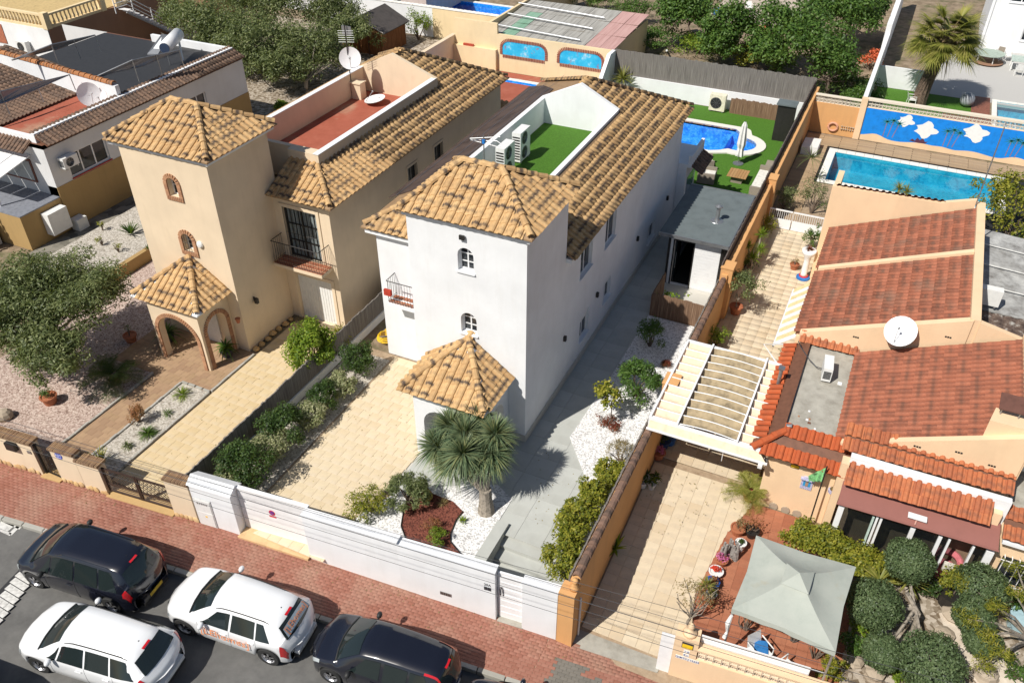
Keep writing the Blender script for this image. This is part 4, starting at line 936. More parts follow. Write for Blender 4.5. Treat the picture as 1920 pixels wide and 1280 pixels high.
p = P(702, 178, 5.9); dish('satellite_dish', 'white satellite dish lying on the red roof terrace floor', (-22.0, 31.8, 5.9), .5, (-.15, -.1, 1), .12)
mt = thing('antenna_mast', 'tall thin mast with rods above the cream house parapet', 'antenna', (-23.4, 32.0, 5.86))
loc_obj('pole', G().tube([(0, 0, 0), (0, 0, 3.4)], .025, 6), BMET, mt)
for k in range(6): loc_obj('rod', G().tube([(-.35, -.1, 2.6 + k * .1), (.35, .12, 2.62 + k * .1)], .008, 4), GMET, mt)
loc_obj('mesh_reflector', G().box(-.25, .1, 2.9, .25, .13, 3.3), GMET, mt)
dish('satellite_dish', 'white oval dish on the mast beside the wooden shed view', (-23.3, 32.0, 7.4), .5, (.55, -.8, .35), .35)
solo('chimney_stub', G().box(-23.35, 31.9, 5.86, -22.85, 32.35, 6.6).box(-23.4, 31.85, 6.6, -22.8, 32.4, 6.66), CREAM, 'small cream chimney block in the corner of the red roof terrace', 'chimney')
# annex between the two houses at the back
ann = thing('back_annex', 'low annex with red flat roof and a short row of tiles behind the cream house', 'annex', (-18, 40, 0))
obj('annex_wall', G().box(-20.5, 38.3, 0, -17.5, 42.5, 3.6), CREAM, ann); obj('annex_roof', G().box(-20.55, 38.9, 3.6, -17.45, 42.55, 3.66), TERR, ann)
pc = Pieces('roof_tile', [barrel(), capt()], TILE_Y); tile_face(pc, [(-20.4, 38.0, 3.55), (-17.4, 38.0, 3.55), (-17.4, 38.9, 3.95), (-20.4, 38.9, 3.95)]); pc.emit(ann)
# ================================================================ street walls and gates
def Wl(x): return 11.95 + (x + 16.6) * .1042
def swall(name, x0, x1, zt, mat, label, cat='wall', cope=None, th=.26, zb=-1.2, grp=None, set_=0):
    o = thing(name, label, cat, ((x0 + x1) / 2, Wl((x0 + x1) / 2), zs(x0)), grp)
    obj('wall_body', G().wall((x0, Wl(x0) + set_), (x1, Wl(x1) + set_), zb, zt, th), mat, o)
    if cope: obj('coping', G().wall((x0 - .02, Wl(x0) - .03 + set_), (x1 + .02, Wl(x1) - .03 + set_), zt, zt + .05, th + .06), cope, o)
    return o
FS = Fac((-16.6, Wl(-16.6)), (-4.6, Wl(-4.6)))
def fu(x): return (Vector((x, Wl(x))) - FS.a).dot(FS.d)
o = thing('gate_pier', 'white pier with meter cabinet between the cream pier and the white sliding gate', 'gate pier', (-15.8, 12.1, 0))
obj('pier_body', G().wall((-16.55, Wl(-16.55)), (-15.08, Wl(-15.08)), -1, 1.72, .55), WHITE, o)
a, b = (-16.6, Wl(-16.6) - .04), (-15.03, Wl(-15.03) - .04)
g = G(); k0 = g.n(); n = Vector((-.104, 1)).normalized()
q = [(a[0], a[1], 1.72), (b[0], b[1], 1.72), (b[0] + n.x * .63, b[1] + n.y * .63, 1.72), (a[0] + n.x * .63, a[1] + n.y * .63, 1.72), (a[0] + n.x * .31, a[1] + n.y * .31, 1.92), (b[0] + n.x * .31, b[1] + n.y * .31, 1.92)]
g.v += q; g.f += [(0, 1, 5, 4), (2, 3, 4, 5), (1, 2, 5), (3, 0, 4), (3, 2, 1, 0)]; obj('pitched_cap', g, WHITE, o)
mb = obj('meter_cabinet', FS.box(G(), fu(-16.5), fu(-16.5) + .62, .0, 1.2, 0, .03), M_plain('cabinet_grey', (.6, .6, .58), .5, 0, .05), o)
for zz, zt in ((.03, .62), (.65, 1.17)): obj('cabinet_door', FS.box(G(), fu(-16.5) + .03, fu(-16.5) + .59, zz, zt, .031, .045), WPLA, mb)
for i in range(5): obj('meter_window', FS.box(G(), fu(-16.5) + .12 + i * .08, fu(-16.5) + .165 + i * .08, .98, 1.07, .046, .05), GMET, mb)
obj('warning_sticker', FS.box(G(), fu(-16.5) + .3, fu(-16.5) + .37, .42, .49, .046, .05), M_plain('yellow_paint', (.8, .5, .05)), mb)
o = swall('street_gate', -15.08, -12.62, 1.78, WMET, 'white solid sliding gate with a no parking plate', 'gate', None, .08, -.05, None, .32)
obj('top_rail', G().wall((-15.08, Wl(-15.08) + .3), (-12.62, Wl(-12.62) + .3), 1.78, 1.83, .12), WMET, o)
FS2 = Fac((-16.6, Wl(-16.6) + .32), (-4.6, Wl(-4.6) + .32)); u, z = FS2.hit(510, 961); g = G()
def disc(F_, u, z, r, o0, o1, n=18, sides=None):
    g = G(); k = g.n(); m = n
    g.v = [F_.pt(u + r * math.cos(2 * PI * j / m), z + r * math.sin(2 * PI * j / m), o1) for j in range(m)] + [F_.pt(u + r * math.cos(2 * PI * j / m), z + r * math.sin(2 * PI * j / m), o0) for j in range(m)]
    g.f = [tuple(range(m))] + [(j, m + j, m + (j + 1) % m, (j + 1) % m) for j in range(m)]; return g
RED = M_plain('sign_red', (.6, .03, .05), .5); BLUE = M_plain('sign_blue', (.02, .06, .35), .5); YEL = M_plain('sign_yellow', (.85, .55, .02), .5); INK = M_plain('ink', (.03, .03, .035), .6)
pl = obj('no_parking_plate', disc(FS2, u, z, .11, 0, .008), RED, o); obj('plate_field', disc(FS2, u, z, .08, .008, .012), BLUE, pl); g = G(); g.tube([FS2.pt(u - .07, z + .07, .014), FS2.pt(u + .07, z - .07, .014)], .012, 4); obj('plate_bar', g, RED, pl)
obj('plate_strip', FS2.box(G(), u - .12, u + .12, z - .2, z - .15, 0, .008), RED, pl)
struct('gate_threshold', G().prism([(-15.08, Wl(-15.08) - .12), (-12.62, Wl(-12.62) - .12), (-12.62, Wl(-12.62) + .5), (-15.08, Wl(-15.08) + .5)], [-.3] * 4, [.03, -.06, -.03, .04]), M_plain('beige_threshold', (.62, .42, .22), .85, 0, .1, 4))
o = swall('street_wall', -12.62, -9.57, 1.78, WHITE, 'long white street wall between the sliding gate and the step in its height', 'wall', WHITE)
o = swall('street_wall', -9.57, -6.62, 1.68, WHITE, 'lower white street wall with air vent and house number, left of the pedestrian gate', 'wall', WHITE)
u, z = FS.hit(836, 1113); v = obj('vent_grille', FS.box(G(), u - .18, u + .18, z - .07, z + .07, 0, .01), GMET, o)
for i in range(6): obj('vent_slot', FS.box(G(), u - .16 + i * .055, u - .13 + i * .055, z - .05, z + .05, .01, .014), BMET, v)
def text(parent, s_, p, size, mat, right, up, name='lettering', ext=.004, align='CENTER', fit=None):
    c = bpy.data.curves.new('t', 'FONT'); c.body = s_; c.size = size; c.extrude = ext; c.align_x = align; c.align_y = 'CENTER'; c.resolution_u = 2
    ob = bpy.data.objects.new('t', c); COL.objects.link(ob); dg = bpy.context.evaluated_depsgraph_get(); me = bpy.data.meshes.new_from_object(ob.evaluated_get(dg)); bpy.data.objects.remove(ob)
    me.materials.clear(); me.materials.append(mat)
    r = Vector(right).normalized(); u_ = Vector(up).normalized(); nn = r.cross(u_); u_ = nn.cross(r)
    if fit:
        xs = [v.co.x for v in me.vertices]; k = fit / (max(xs) - min(xs)); me.transform(Matrix.Diagonal((k, 1, 1, 1)))
    me.transform(Matrix((r, u_, nn)).transposed().to_4x4()); o = bpy.data.objects.new(name, me); COL.objects.link(o); o.parent = parent; o.location = Vector(p) - (wl(parent) if parent else Vector()); return o
D3 = (FS.d.x, FS.d.y, 0)
u, z = FS.hit(914, 1096); text(o, '20A', FS.pt(u, z, .006), .13, INK, D3, (0, 0, 1), 'house_number')
for i in range(2): obj('bell_panel', FS.box(G(), u - .1 + i * .11, u - .01 + i * .11, z - .22, z - .1, 0, .02), INK, o)
o = thing('pedestrian_gate', 'white pedestrian street gate with looped black handle, set back in the wall', 'gate', (-6.2, Wl(-6.2), -.4))
obj('gate_leaf', G().wall((-6.6, Wl(-6.6) + .16), (-5.83, Wl(-5.83) + .16), -.42, 1.58, .06), WMET, o)
FS3 = Fac((-16.6, Wl(-16.6) + .16), (-4.6, Wl(-4.6) + .16)); u = fu(-6.5); g = G(); g.tube([FS3.pt(u - .03, .62, .03), FS3.pt(u - .04, .95, .05), FS3.pt(u, 1.02, .05), FS3.pt(u + .04, .95, .05), FS3.pt(u + .05, .62, .03)], .014, 5); obj('handle', g, BMET, o)
for k in range(7): obj('gate_slat', FS3.box(G(), fu(-6.58), fu(-5.85), -.38 + k * .27, -.15 + k * .27, .001, .012), WMET, o)
struct('gate_step', G().prism([(-6.62, Wl(-6.62) - .02), (-5.8, Wl(-5.8) - .02), (-5.8, Wl(-5.8) + .3), (-6.62, Wl(-6.62) + .3)], -.8, -.42), CONC)
swall('street_wall', -5.83, -4.82, 1.58, WHITE, 'short white street wall panel between the pedestrian gate and the orange gate post', 'wall', WHITE)
# cream house street walls

BRICKTR2 = M_piece('brown_coping_tile', [(.33, .2, .11), (.42, .27, .15), (.26, .15, .09)], dirt=(.12, .09, .07), damt=.6)
pcop = lambda: Pieces('coping_tile', [slabpiece(.05, .40, .10, .008)], BRICKTR2, 6)
def cwall(x0, x1, zt, label, stones=True):
    o = swall('garden_wall', x0, x1, zt, CREAM, label, 'wall', None, .3)
    pc = pcop(); n = int((x1 - x0) / .062)
    for i in range(n + 1):
        x = x0 + (x1 - x0) * i / n; pc.add(0, Matrix.Translation((x, Wl(x) + .14, zt + random.uniform(-.004, .006))) @ Matrix.Rotation(ANG + random.uniform(-.05, .05), 4, 'Z') @ Matrix.Rotation(.1, 4, 'Y'))
    pc.emit(o, 'coping_run', 200)
    if stones:
        ps = Pieces('base_stone', [stone_piece(i) for i in range(5)], LSTONE, 6, True); x = x0 + .1
        while x < x1 - .05: s_ = random.uniform(.09, .17); ps.add(random.randrange(5), Matrix.Translation((x, Wl(x) + .0, zs(x) + random.uniform(.02, .1))) @ Matrix.Rotation(random.uniform(0, 6), 4, 'Y') @ Matrix.Diagonal((s_, .05, s_ * .9, 1))); x += s_ * 1.5
        ps.emit(o)
    return o
def stone_piece(i):
    r_ = random.Random(i); g = G().ball((0, 0, 0), 1, 8, 5); g.v = [(x * r_.uniform(.8, 1.1), y * r_.uniform(.8, 1.1), z * r_.uniform(.8, 1.1)) for x, y, z in g.v]; return g, None
FL_ = Fac((-30, Wl(-30)), (-16.6, Wl(-16.6)))
def fl(x): return (Vector((x, Wl(x))) - FL_.a).dot(FL_.d)
o = cwall(-30, -22.75, 1.4, 'cream street wall with letterbox at the far left, brown tile coping')
g = FL_.box(G(), fl(-23.75), fl(-23.35), 1.0, 1.3, 0, .14); obj('letterbox', g, BMET, o); obj('doorbell', FL_.box(G(), fl(-22.98), fl(-22.84), .98, 1.1, 0, .03), GMET, o)
o = cwall(-21.95, -21.0, 1.47, 'taller part of the cream street wall with the blue octagonal alarm sign')
g = G(); u = fl(-21.62); m = 8; g = disc(FL_, u, 1.28, .15, 0, .012, 8); sg = obj('alarm_sign', g, M_plain('alarm_blue', (.01, .06, .45), .4), o); text(sg, 'ADT', FL_.pt(u, 1.3, .014), .13, WPLA, (FL_.d.x, FL_.d.y, 0), (0, 0, 1)); obj('sign_strip', FL_.box(G(), u - .09, u + .09, 1.185, 1.205, .012, .015), WPLA, sg)
cwall(-20.99, -20.1, 1.25, 'lower part of the cream street wall just left of the lattice gate')
cwall(-17.5, -16.62, 1.62, 'cream street wall pier right of the lattice gate, brown tile coping')
def post(g, x, z0, z1, w=.05, set_=.1): g.box(x - w, Wl(x) + set_ - w, z0, x + w, Wl(x) + set_ + w, z1)
o = thing('pedestrian_gate', 'dark iron pedestrian gate between two parts of the cream wall', 'gate', (-22.3, Wl(-22.3), 0))
g = G(); post(g, -22.7, 0, 1.35, .04); post(g, -22.0, 0, 1.35, .04); g.box(-22.7, Wl(-22.3) + .08, 1.3, -22, Wl(-22.3) + .12, 1.35); g.box(-22.7, Wl(-22.3) + .08, .05, -22, Wl(-22.3) + .12, .1); obj('gate_frame', g, BMET, o)
for k in range(9): x = -22.63 + k * .075; obj('bar', G().tube([(x, Wl(x) + .1, .08), (x, Wl(x) + .1, 1.32)], .008, 4), BMET, o)
g = G()
for k in range(5):
    for s_ in (-1, 1): c = (-22.35 + s_ * .14, Wl(-22.3) + .085, .25 + k * .22); g.tube([(c[0] + .09 * math.cos(a) * (1 - a / 14), c[1], c[2] + .09 * math.sin(a) * (1 - a / 14)) for a in [j * .6 for j in range(14)]], .006, 3)
obj('scrollwork', g, BMET, o)
struct('gate_step', G().prism([(-22.75, Wl(-22.75) - .12), (-21.95, Wl(-21.95) - .12), (-21.95, Wl(-21.95) + .35), (-22.75, Wl(-22.75) + .35)], -.3, .06), LSTONE)
o = thing('driveway_gate', 'brown iron lattice gate across the cream house driveway', 'gate', (-18.8, Wl(-18.8), 0)); F4 = Fac((-20.1, Wl(-20.1) + .12), (-17.5, Wl(-17.5) + .12)); RUST = M_plain('brown_iron', (.06, .035, .025), .6, .2, .2)
g = G(); L = F4.L
for u0, u1 in ((0, L / 2 - .01), (L / 2 + .01, L)):
    for u in (u0 + .025, u1 - .025): F4.box(g, u - .025, u + .025, .1, 1.15, -.03, .03)
    for z in (.1, .42, 1.1): F4.box(g, u0 + .05, u1 - .05, z, z + .045, -.025, .025)
obj('gate_frame', g, RUST, o)
for i in range(2):
    u0 = .05 + i * (L / 2); w = L / 2 - .1; n = 8
    for s_ in (-1, 1):
        for k in range(-5, n + 1):
            ua, ub = u0 + k * w / n, u0 + k * w / n + .65; za, zb = (.46, 1.1) if s_ > 0 else (1.1, .46)
            ta = max(0, (u0 - ua) / .65); tb = min(1, (u0 + w - ua) / .65)
            if tb <= ta: continue
            q = lambda t: F4.pt(ua + (ub - ua) * t, za + (zb - za) * t, 0); obj('lattice_bar', G().tube([q(ta), q(tb)], .008, 4), RUST, o)
    for k in range(3): obj('rail', G().tube([F4.pt(u0, .18 + k * .08, 0), F4.pt(u0 + w, .18 + k * .08, 0)], .012, 4), RUST, o)
obj('brace', G().tube([F4.pt(L - .1, .95, -.03), F4.pt(L / 2 + .1, .2, -.03)], .02, 4), RUST, o)
struct('gate_sill', G().prism([(-20.1, Wl(-20.1) - .1), (-17.5, Wl(-17.5) - .1), (-17.5, Wl(-17.5) + .45), (-20.1, Wl(-20.1) + .45)], -.3, .04), LSTONE)
# boundary reed fence between the two drives
def reedwall(name, pts, z0, z1, mat, label, cat='fence', th=.05, jag=.03, pw=1.0, grp=None):
    """reed screening: one part per roll panel, uneven top"""
    o = thing(name, label, cat, (pts[0][0], pts[0][1], z0), grp)
    for (ax, ay), (bx, by) in zip(pts[:-1], pts[1:]):
        L = math.dist((ax, ay), (bx, by)); n = max(1, round(L / pw))
        for i in range(n):
            g = G(); m = 8
            for j in range(m):
                t0 = (i + j / m) / n; t1 = (i + (j + 1) / m) / n; h = z1 + random.uniform(-jag, jag)
                g.wall((ax + (bx - ax) * t0, ay + (by - ay) * t0 ), (ax + (bx - ax) * t1, ay + (by - ay) * t1), z0, h, th + random.uniform(-.008, .008))
            obj('reed_panel', g, mat, o)
    return o
reedwall('reed_fence', [(-17.3, 12.4), (-17.3, 27)], 0.35, 1.25, REED, 'grey reed fence between the cream house driveway and the shrub border')
solo('boundary_kerb', G().box(-17.42, 12.3, 0, -17.24, 30, .36), WHITE, 'low white wall under the grey reed fence between the two drives', 'wall')
solo('garden_hose', G().tube([(-16.3 + .38 * math.cos(a * .7) * (1 - a * .008), 22.6 + .3 * math.sin(a * .7), .1 + a * .008) for a in range(40)], .022, 5), YEL, 'coiled yellow garden hose on the ground beside the white garage', 'hose')
# ================================================================ orange boundary wall on the right
def ztop(y): return 2.05 if y < 29.9 else 2.2
o = thing('boundary_wall', 'long orange boundary wall with brown tile coping between patio and neighbour drive', 'wall', (-4.45, 30, -.5))
obj('wall_body', G().box(-4.6, 13.5, -1.2, -4.35, 29.9, 1.98).box(-4.6, 29.9, -1.2, -4.35, 53.6, 2.2), ORANGE, o)
TILE_C = M_tile('brown_coping', (.28, .17, .12), (.21, .125, .09), (.13, .09, .07), (.05, .04, .035), .6, .4)
pc = Pieces('coping_tile', [barrel(.2, .42, .05), capt(.44, .125)], TILE_C); cap_line(pc, (-4.47, 13.6, 1.96), (-4.47, 29.9, 1.96)); pc.emit(o, 'coping_run')
reedwall('reed_fence', [(-4.64, 13.6), (-4.64, 29.9)], .2, 1.95, REED, 'grey reed screen on the patio side of the long orange wall', jag=.03)
MESH = M_stripe('dark_mesh', [(.05, .04, .035), (.11, .09, .08), (.17, .14, .12)], (3, 12, 6), 1)
reedwall('mesh_screen', [(-4.64, 30.1), (-4.64, 53.4)], .3, 2.62, MESH, 'tall dark brown mesh screen on the orange wall beside the pool lawn', jag=.05, pw=1.5)
for y, lab in ((22.2, 'orange wall pillar beside the white pergola'), (30.3, 'orange wall pillar nearest the white garden cabin'), (39.3, 'orange wall pillar by the pool lawn sofa')):
    p_ = thing('wall_pillar', lab, 'pillar', (-4.4, y, 0)); obj('pillar_shaft', G().box(-4.66, y - .3, -.5, -4.18, y + .3, 2.45), ORANGE, p_)
    g = G(); g.prism([(-4.68, y - .33), (-4.16, y - .33), (-4.16, y + .33), (-4.68, y + .33)], 2.45, 2.5); obj('pillar_cap', g, ORANGE, p_)
p_ = thing('gate_post', 'orange gate post with small finial at the street end of the long wall', 'gate post', (-4.57, 13.4, -.55))
obj('post_shaft', G().box(-4.8, 13.16, -1.2, -4.34, 13.62, 1.72), ORANGE, p_); obj('finial', G().lathe((-4.45, 13.45, 1.72), [(.14, 0), (.13, .08), (.08, .16), (.07, .26), (.09, .3), (.07, .38), (.01, .4)], 12), ORANGE, p_, True)
obj('drain_pipe', G().tube([(-4.3, 13.6, -.5), (-4.3, 13.6, 1.2)], .03, 6), WPLA, p_)
# reed screen in front of the garden cabin
reedwall('reed_screen', [(-7.1, 28.95), (-4.66, 28.95)], 0, 1.15, REEDB, 'brown reed screen in front of the white garden cabin door', jag=.04)
reedwall('reed_screen', [(-7.14, 30.9), (-7.14, 28.95)], 0, 1.1, REEDB, 'dark brown reed screen running from the path towards the cabin corner', jag=.03)
# garden cabin with grey roof
o = thing('garden_cabin', 'white boarded garden cabin with grey flat roof and dark open doorway', 'cabin', (-6.3, 34, 0))
FK = Fac((-7.35, 31.75), (-4.95, 31.75)); gg = G(); facade(gg, FK, 0, 2.5, [(.28, 1.12, .05, 2.25)], .12)
gg.face((-4.95, 31.75, 0), (-4.95, 36.2, 0), (-4.95, 36.2, 2.5), (-4.95, 31.75, 2.5)); gg.face((-7.35, 36.2, 0), (-7.35, 31.75, 0), (-7.35, 31.75, 2.5), (-7.35, 36.2, 2.5)); gg.face((-4.95, 36.2, 0), (-7.35, 36.2, 0), (-7.35, 36.2, 2.5), (-4.95, 36.2, 2.5)); obj('wall', gg, WHITE, o)
for k in range(16): obj('cladding_board', FK.box(G(), 1.16, 2.3, .05 + k * .15, .192 + k * .15, .002, .016), WMET, o)
for u in (.0, 2.3): obj('corner_post', FK.box(G(), u, u + .1, 0, 2.5, .0, .05), BMET, o)
g = G()
for (a, b, c, d) in ((.22, .28, 0, 2.3), (1.12, 1.17, 0, 2.3), (.28, 1.12, 2.25, 2.3)): FK.box(g, a, b, c, d, .0, .03)
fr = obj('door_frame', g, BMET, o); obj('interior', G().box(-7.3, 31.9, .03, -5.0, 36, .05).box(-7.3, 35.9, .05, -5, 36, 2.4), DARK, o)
obj('door', G().box(-7.05, 31.9, .05, -7.0, 32.7, 2.25), GLASS, o); obj('door_handle', G().tube([(-6.98, 31.86, .8), (-6.98, 31.86, 1.6)], .015, 5), GMET, o)
obj('roof', G().box(-7.75, 31.45, 2.5, -4.75, 36.5, 2.62), SLATE, o); g = G(); g.box(-7.78, 31.4, 2.5, -4.72, 31.45, 2.66); g.box(-4.75, 31.45, 2.5, -4.7, 36.5, 2.66); g.box(-7.75, 36.5, 2.5, -4.7, 36.55, 2.66); obj('roof_trim', g, GMET, o)
g = G().lathe((-5.75, 33.5, 2.62), [(.3, 0), (.28, .02), (.12, .05), (.1, .1)], 16); fl_ = obj('flue_flange', g, GMET, o); obj('flue', G().lathe((-5.75, 33.5, 2.66), [(.09, 0), (.09, .62), (.17, .64), (.17, .68), (.05, .75)], 14), GMET, fl_)
# ================================================================ right neighbour's house
HR = thing('terraced_bungalow', 'peach bungalow with three stepped old red tile roofs, right of the drive', 'house', (2, 27, 0))
body = obj('wall', G().box(-1.05, 26.15, -.2, 4.35, 34.8, 2.72).box(-.75, 20.3, -.2, 6.1, 26.15, 2.55), PEACH, HR)
def rslope(x): return 2.8 + (x + 1.0) * .405
rf = obj('roof', G(), DECK_R, HR); pcR = Pieces('roof_tile', [barrel(.25, .42, .06), capt()], TILE_R)
def lean(x0, x1, y0, y1, zf):
    q = [(x0, y0, zf(x0)), (x0, y1, zf(x0)), (x1, y1, zf(x1)), (x1, y0, zf(x1))]; obj('roof_deck', G().slab(q, .08), DECK_R, rf); tile_face(pcR, q, w=.235, e=.40)
lean(-1.1, 4.0, 31.05, 34.7, rslope); lean(-1.1, 4.0, 26.3, 30.8, rslope); r3 = lambda x: 2.8 + (x - 1.1) * .44; lean(1.05, 5.55, 21.05, 25.95, r3)
g = G()
def gable(g, x0, x1, y0, y1, zf, zb, up=.14): g.prism([(x0, y0), (x1, y0), (x1, y1), (x0, y1)], zb, [zf(x0) + up, zf(x1) + up, zf(x1) + up, zf(x0) + up])
gable(g, -1.05, 4.1, 30.8, 31.05, rslope, 2.2); gable(g, -.95, 4.1, 26.05, 26.3, rslope, 2.2); gable(g, 1.15, 5.75, 20.85, 21.05, r3, 2.2)
g.box(4.0, 26.1, 0, 4.3, 35.0, 5.02); g.box(5.55, 20.9, 0, 5.8, 26.05, 4.93); g.prism([(4.3, 26.05), (6.9, 26.05), (6.9, 26.25), (4.3, 26.25)], 0, [4.98, 4.4, 4.4, 4.98])
g.prism([(-1.45, 34.8), (2.7, 34.8), (3.95, 34.8), (3.95, 35.0), (2.7, 35.0), (-1.45, 35.0)], 0, [4.62, 4.75, 5.15, 5.15, 4.75, 4.62]); g.box(-1.45, 35.0, 0, -1.2, 37.5, 4.2)
obj('gable_parapet', g, PEACH, HR)
tile_face(pcR, [(2.9, 35.75, 4.3), (-1.3, 35.75, 4.15), (-1.3, 35.0, 4.6), (2.9, 35.0, 4.75)], w=.25, e=.36)
pcR.emit(rf, 'tile_field')
# small vent bricks on the gables
for (px, py, Y) in ((1605, 632, 26.05), (1778, 632, 26.05), (1720, 837, 20.85), (1798, 848, 20.85), (1860, 873, 20.85)):
    p = PY(px, py, Y); 
    for i in range(3): obj('vent_brick', G().box(p.x - .1 + i * .07, Y - .006, p.z - .03, p.x - .045 + i * .07, Y + .001, p.z + .03), DARK, HR)
# flat roof with bright tile edging
obj('flat_roof', G().box(-.55, 20.55, 2.5, 1.12, 26.04, 2.62), CONC, HR)
pcN = Pieces('edge_tile', [barrel(.26, .46, .08), capt(.44, .12)], TILE_N); er = obj('edge_roof', G(), DECK_R, HR)
def nf(q, w=.26, e=.42): obj('edge_deck', G().slab(q, .05), DECK_R, er); tile_face(pcN, q, w=w, e=e)
nf([(-1.3, 25.9, 2.45), (-1.3, 20.0, 2.45), (-.5, 20.9, 2.78), (-.5, 25.9, 2.78)], .28, .9)
nf([(-1.25, 20.0, 2.42), (1.7, 20.0, 2.42), (1.7, 20.7, 2.78), (-.55, 20.7, 2.78)], .25, .78)
cap_line(pcN, (-1.25, 20.02, 2.48), (-.5, 20.75, 2.84))
nf([(1.55, 20.0, 2.98), (5.3, 20.0, 2.98), (5.3, 20.85, 3.33), (1.55, 20.85, 3.33)][0:4], .24, .42) if False else None
pcN.emit(er, 'edge_tile_field')
pcO = Pieces('canopy_tile', [barrel(.25, .44, .08), capt()], M_tile('orange_clay_tile', (.50, .17, .07), (.42, .14, .06), (.32, .1, .05), (.14, .07, .05), .5, .3)); cr = obj('canopy_roof', G(), DECK_R, HR)
for q, e in (([(1.2, 20.35, 3.2), (5.75, 20.35, 3.3), (5.75, 20.84, 3.5), (1.2, 20.84, 3.4)], .5), ([(1.5, 19.62, 2.56), (5.35, 19.62, 2.66), (5.35, 20.08, 3.04), (1.5, 20.08, 2.94)], .3), ([(5.75, 19.55, 2.4), (8, 19.55, 2.4), (8, 20.2, 2.68), (5.75, 20.2, 2.68)], .6), ([(-.9, 25.95, 2.72), (1.1, 25.95, 2.72), (1.1, 26.1, 2.9), (-.9, 26.1, 2.9)], .3)):
    obj('canopy_deck', G().slab(q, .05), DECK_R, cr); tile_face(pcO, q, w=.25, e=e)
pcO.emit(cr, 'tile_field')
obj('porch_wall', G().box(1.5, 20.1, 2.3, 5.75, 20.3, 3.2), WHITE, HR); obj('white_fascia', G().prism([(1.7, 20.08), (4.9, 20.08), (4.9, 20.25), (1.7, 20.25)], 2.85, [3.08, 3.16, 3.16, 3.08]), WMET, HR)
[obj('corner_pier', G().box(*q), PEACH, HR) for q in ((1.3, 19.95, -.2, 1.52, 20.3, 3.0), (5.4, 19.9, 2.2, 5.62, 20.3, 2.85), (5.75, 19.75, -.2, 8, 20.3, 2.38))]
solo('gutter', G().box(5.8, 19.5, 2.2, 8, 19.62, 2.3), WMET, 'white gutter below the short red tiled eave at the right edge', 'gutter')
# awning and glazed porch
aw = thing('awning', 'dusky red cloth awning over the glazed porch front', 'awning', (3.5, 19.5, 2.2)); CLOTH = M_plain('dusky_red_cloth', (.26, .105, .085), .85, 0, .04, 2)
g = G().slab([(1.5, 20.0, 2.36), (5.7, 20.0, 2.46), (5.72, 19.2, 2.2), (1.48, 19.2, 2.12)], .02); obj('awning_cloth', g, CLOTH, aw); obj('front_rail', G().tube([(1.46, 19.2, 2.1), (5.74, 19.2, 2.18)], .03, 6), CLOTH, aw); obj('wall_bracket', G().box(3.35, 19.3, 2.3, 3.85, 19.5, 2.34), WMET, aw); obj('cord', G().tube([(3.62, 19.5, 2.32), (3.6, 19.35, 2.25), (3.58, 19.2, 2.2)], .02, 4), M_plain('pink_cord', (.6, .35, .28)), aw)
gp = thing('glazed_porch', 'white framed glazed porch with open doors under the red awning', 'porch', (3.6, 19.2, 0)); FP = Fac((1.55, 19.3), (5.75, 19.3))
for u, w in ((0, .16), (1.05, .06), (1.16, .06), (1.98, .13), (2.72, .1), (2.98, .06), (3.6, .06), (3.95, .2)): obj('post', FP.box(G(), u, u + w, -.05, 1.95, -.1, 0), WMET, gp)
for a, b in ((.16, 1.05), (1.22, 1.98), (2.11, 2.72), (2.82, 2.98), (3.66, 3.95)): obj('glass_pane', FP.box(G(), a, b, .15, 1.9, -.06, -.05), GLASST, gp)
obj('door_leaf', FP.box(G(), .17, .95, .1, .2, -.12, -.08).box(2.5, 19.3, .1, 2.56, 19.36, 1.9), M_plain('pale_green_frame', (.5, .62, .56)), gp); obj('sill', FP.box(G(), 0, 4.2, -.1, .1, -.15, .02), WMET, gp)
obj('porch_floor', G().box(1.55, 19.35, -.05, 5.75, 20.28, .02), M_plain('brown_floor', (.2, .12, .08)), gp); obj('back_wall', G().box(1.6, 20.2, 0, 5.7, 20.29, 2.3), M_plain('porch_back', (.22, .15, .1)), gp)
ch_ = thing('armchair', 'pink cushioned round armchair inside the glazed porch', 'armchair', (4.85, 19.75, 0)); PK = M_plain('pink_cushion', (.5, .14, .16), .9)
g = G(); g.tube([(4.85 + .38 * math.cos(a), 19.85 + .32 * math.sin(a), .55 + .1 * math.sin(a)) for a in [-.3 + i * .37 for i in range(11)]], .1, 8); obj('backrest', g, PK, ch_); obj('seat', G().lathe((4.85, 19.78, 0), [(.3, 0), (.34, .2), (.32, .38), (.05, .42)], 14), PK, ch_)
solo('scatter_cushion', G().box(4.75, 19.55, .42, 5.05, 19.67, .72), M_plain('floral_cushion', (.6, .58, .5), .9, 0, .4, 20), 'pale patterned cushion standing on the pink armchair', 'cushion')
# window with white bars at the right edge
FB = Fac((5.8, 19.75), (8, 19.75)); wb = thing('barred_window', 'window with white iron bars right of the awning', 'window', (6.6, 19.7, .8)); obj('pane', FB.box(G(), .25, 1.8, .55, 1.55, .001, .01), GLASS, wb)
for k in range(9): obj('bar', G().tube([FB.pt(.28 + k * .19, .5, .12), FB.pt(.28 + k * .19, 1.6, .12), FB.pt(.28 + k * .19, 1.6, 0)], .014, 5), WMET, wb)
for z in (.55, 1.5): obj('cross_bar', G().tube([FB.pt(.2, z, .12), FB.pt(1.85, z, .12)], .014, 5), WMET, wb)
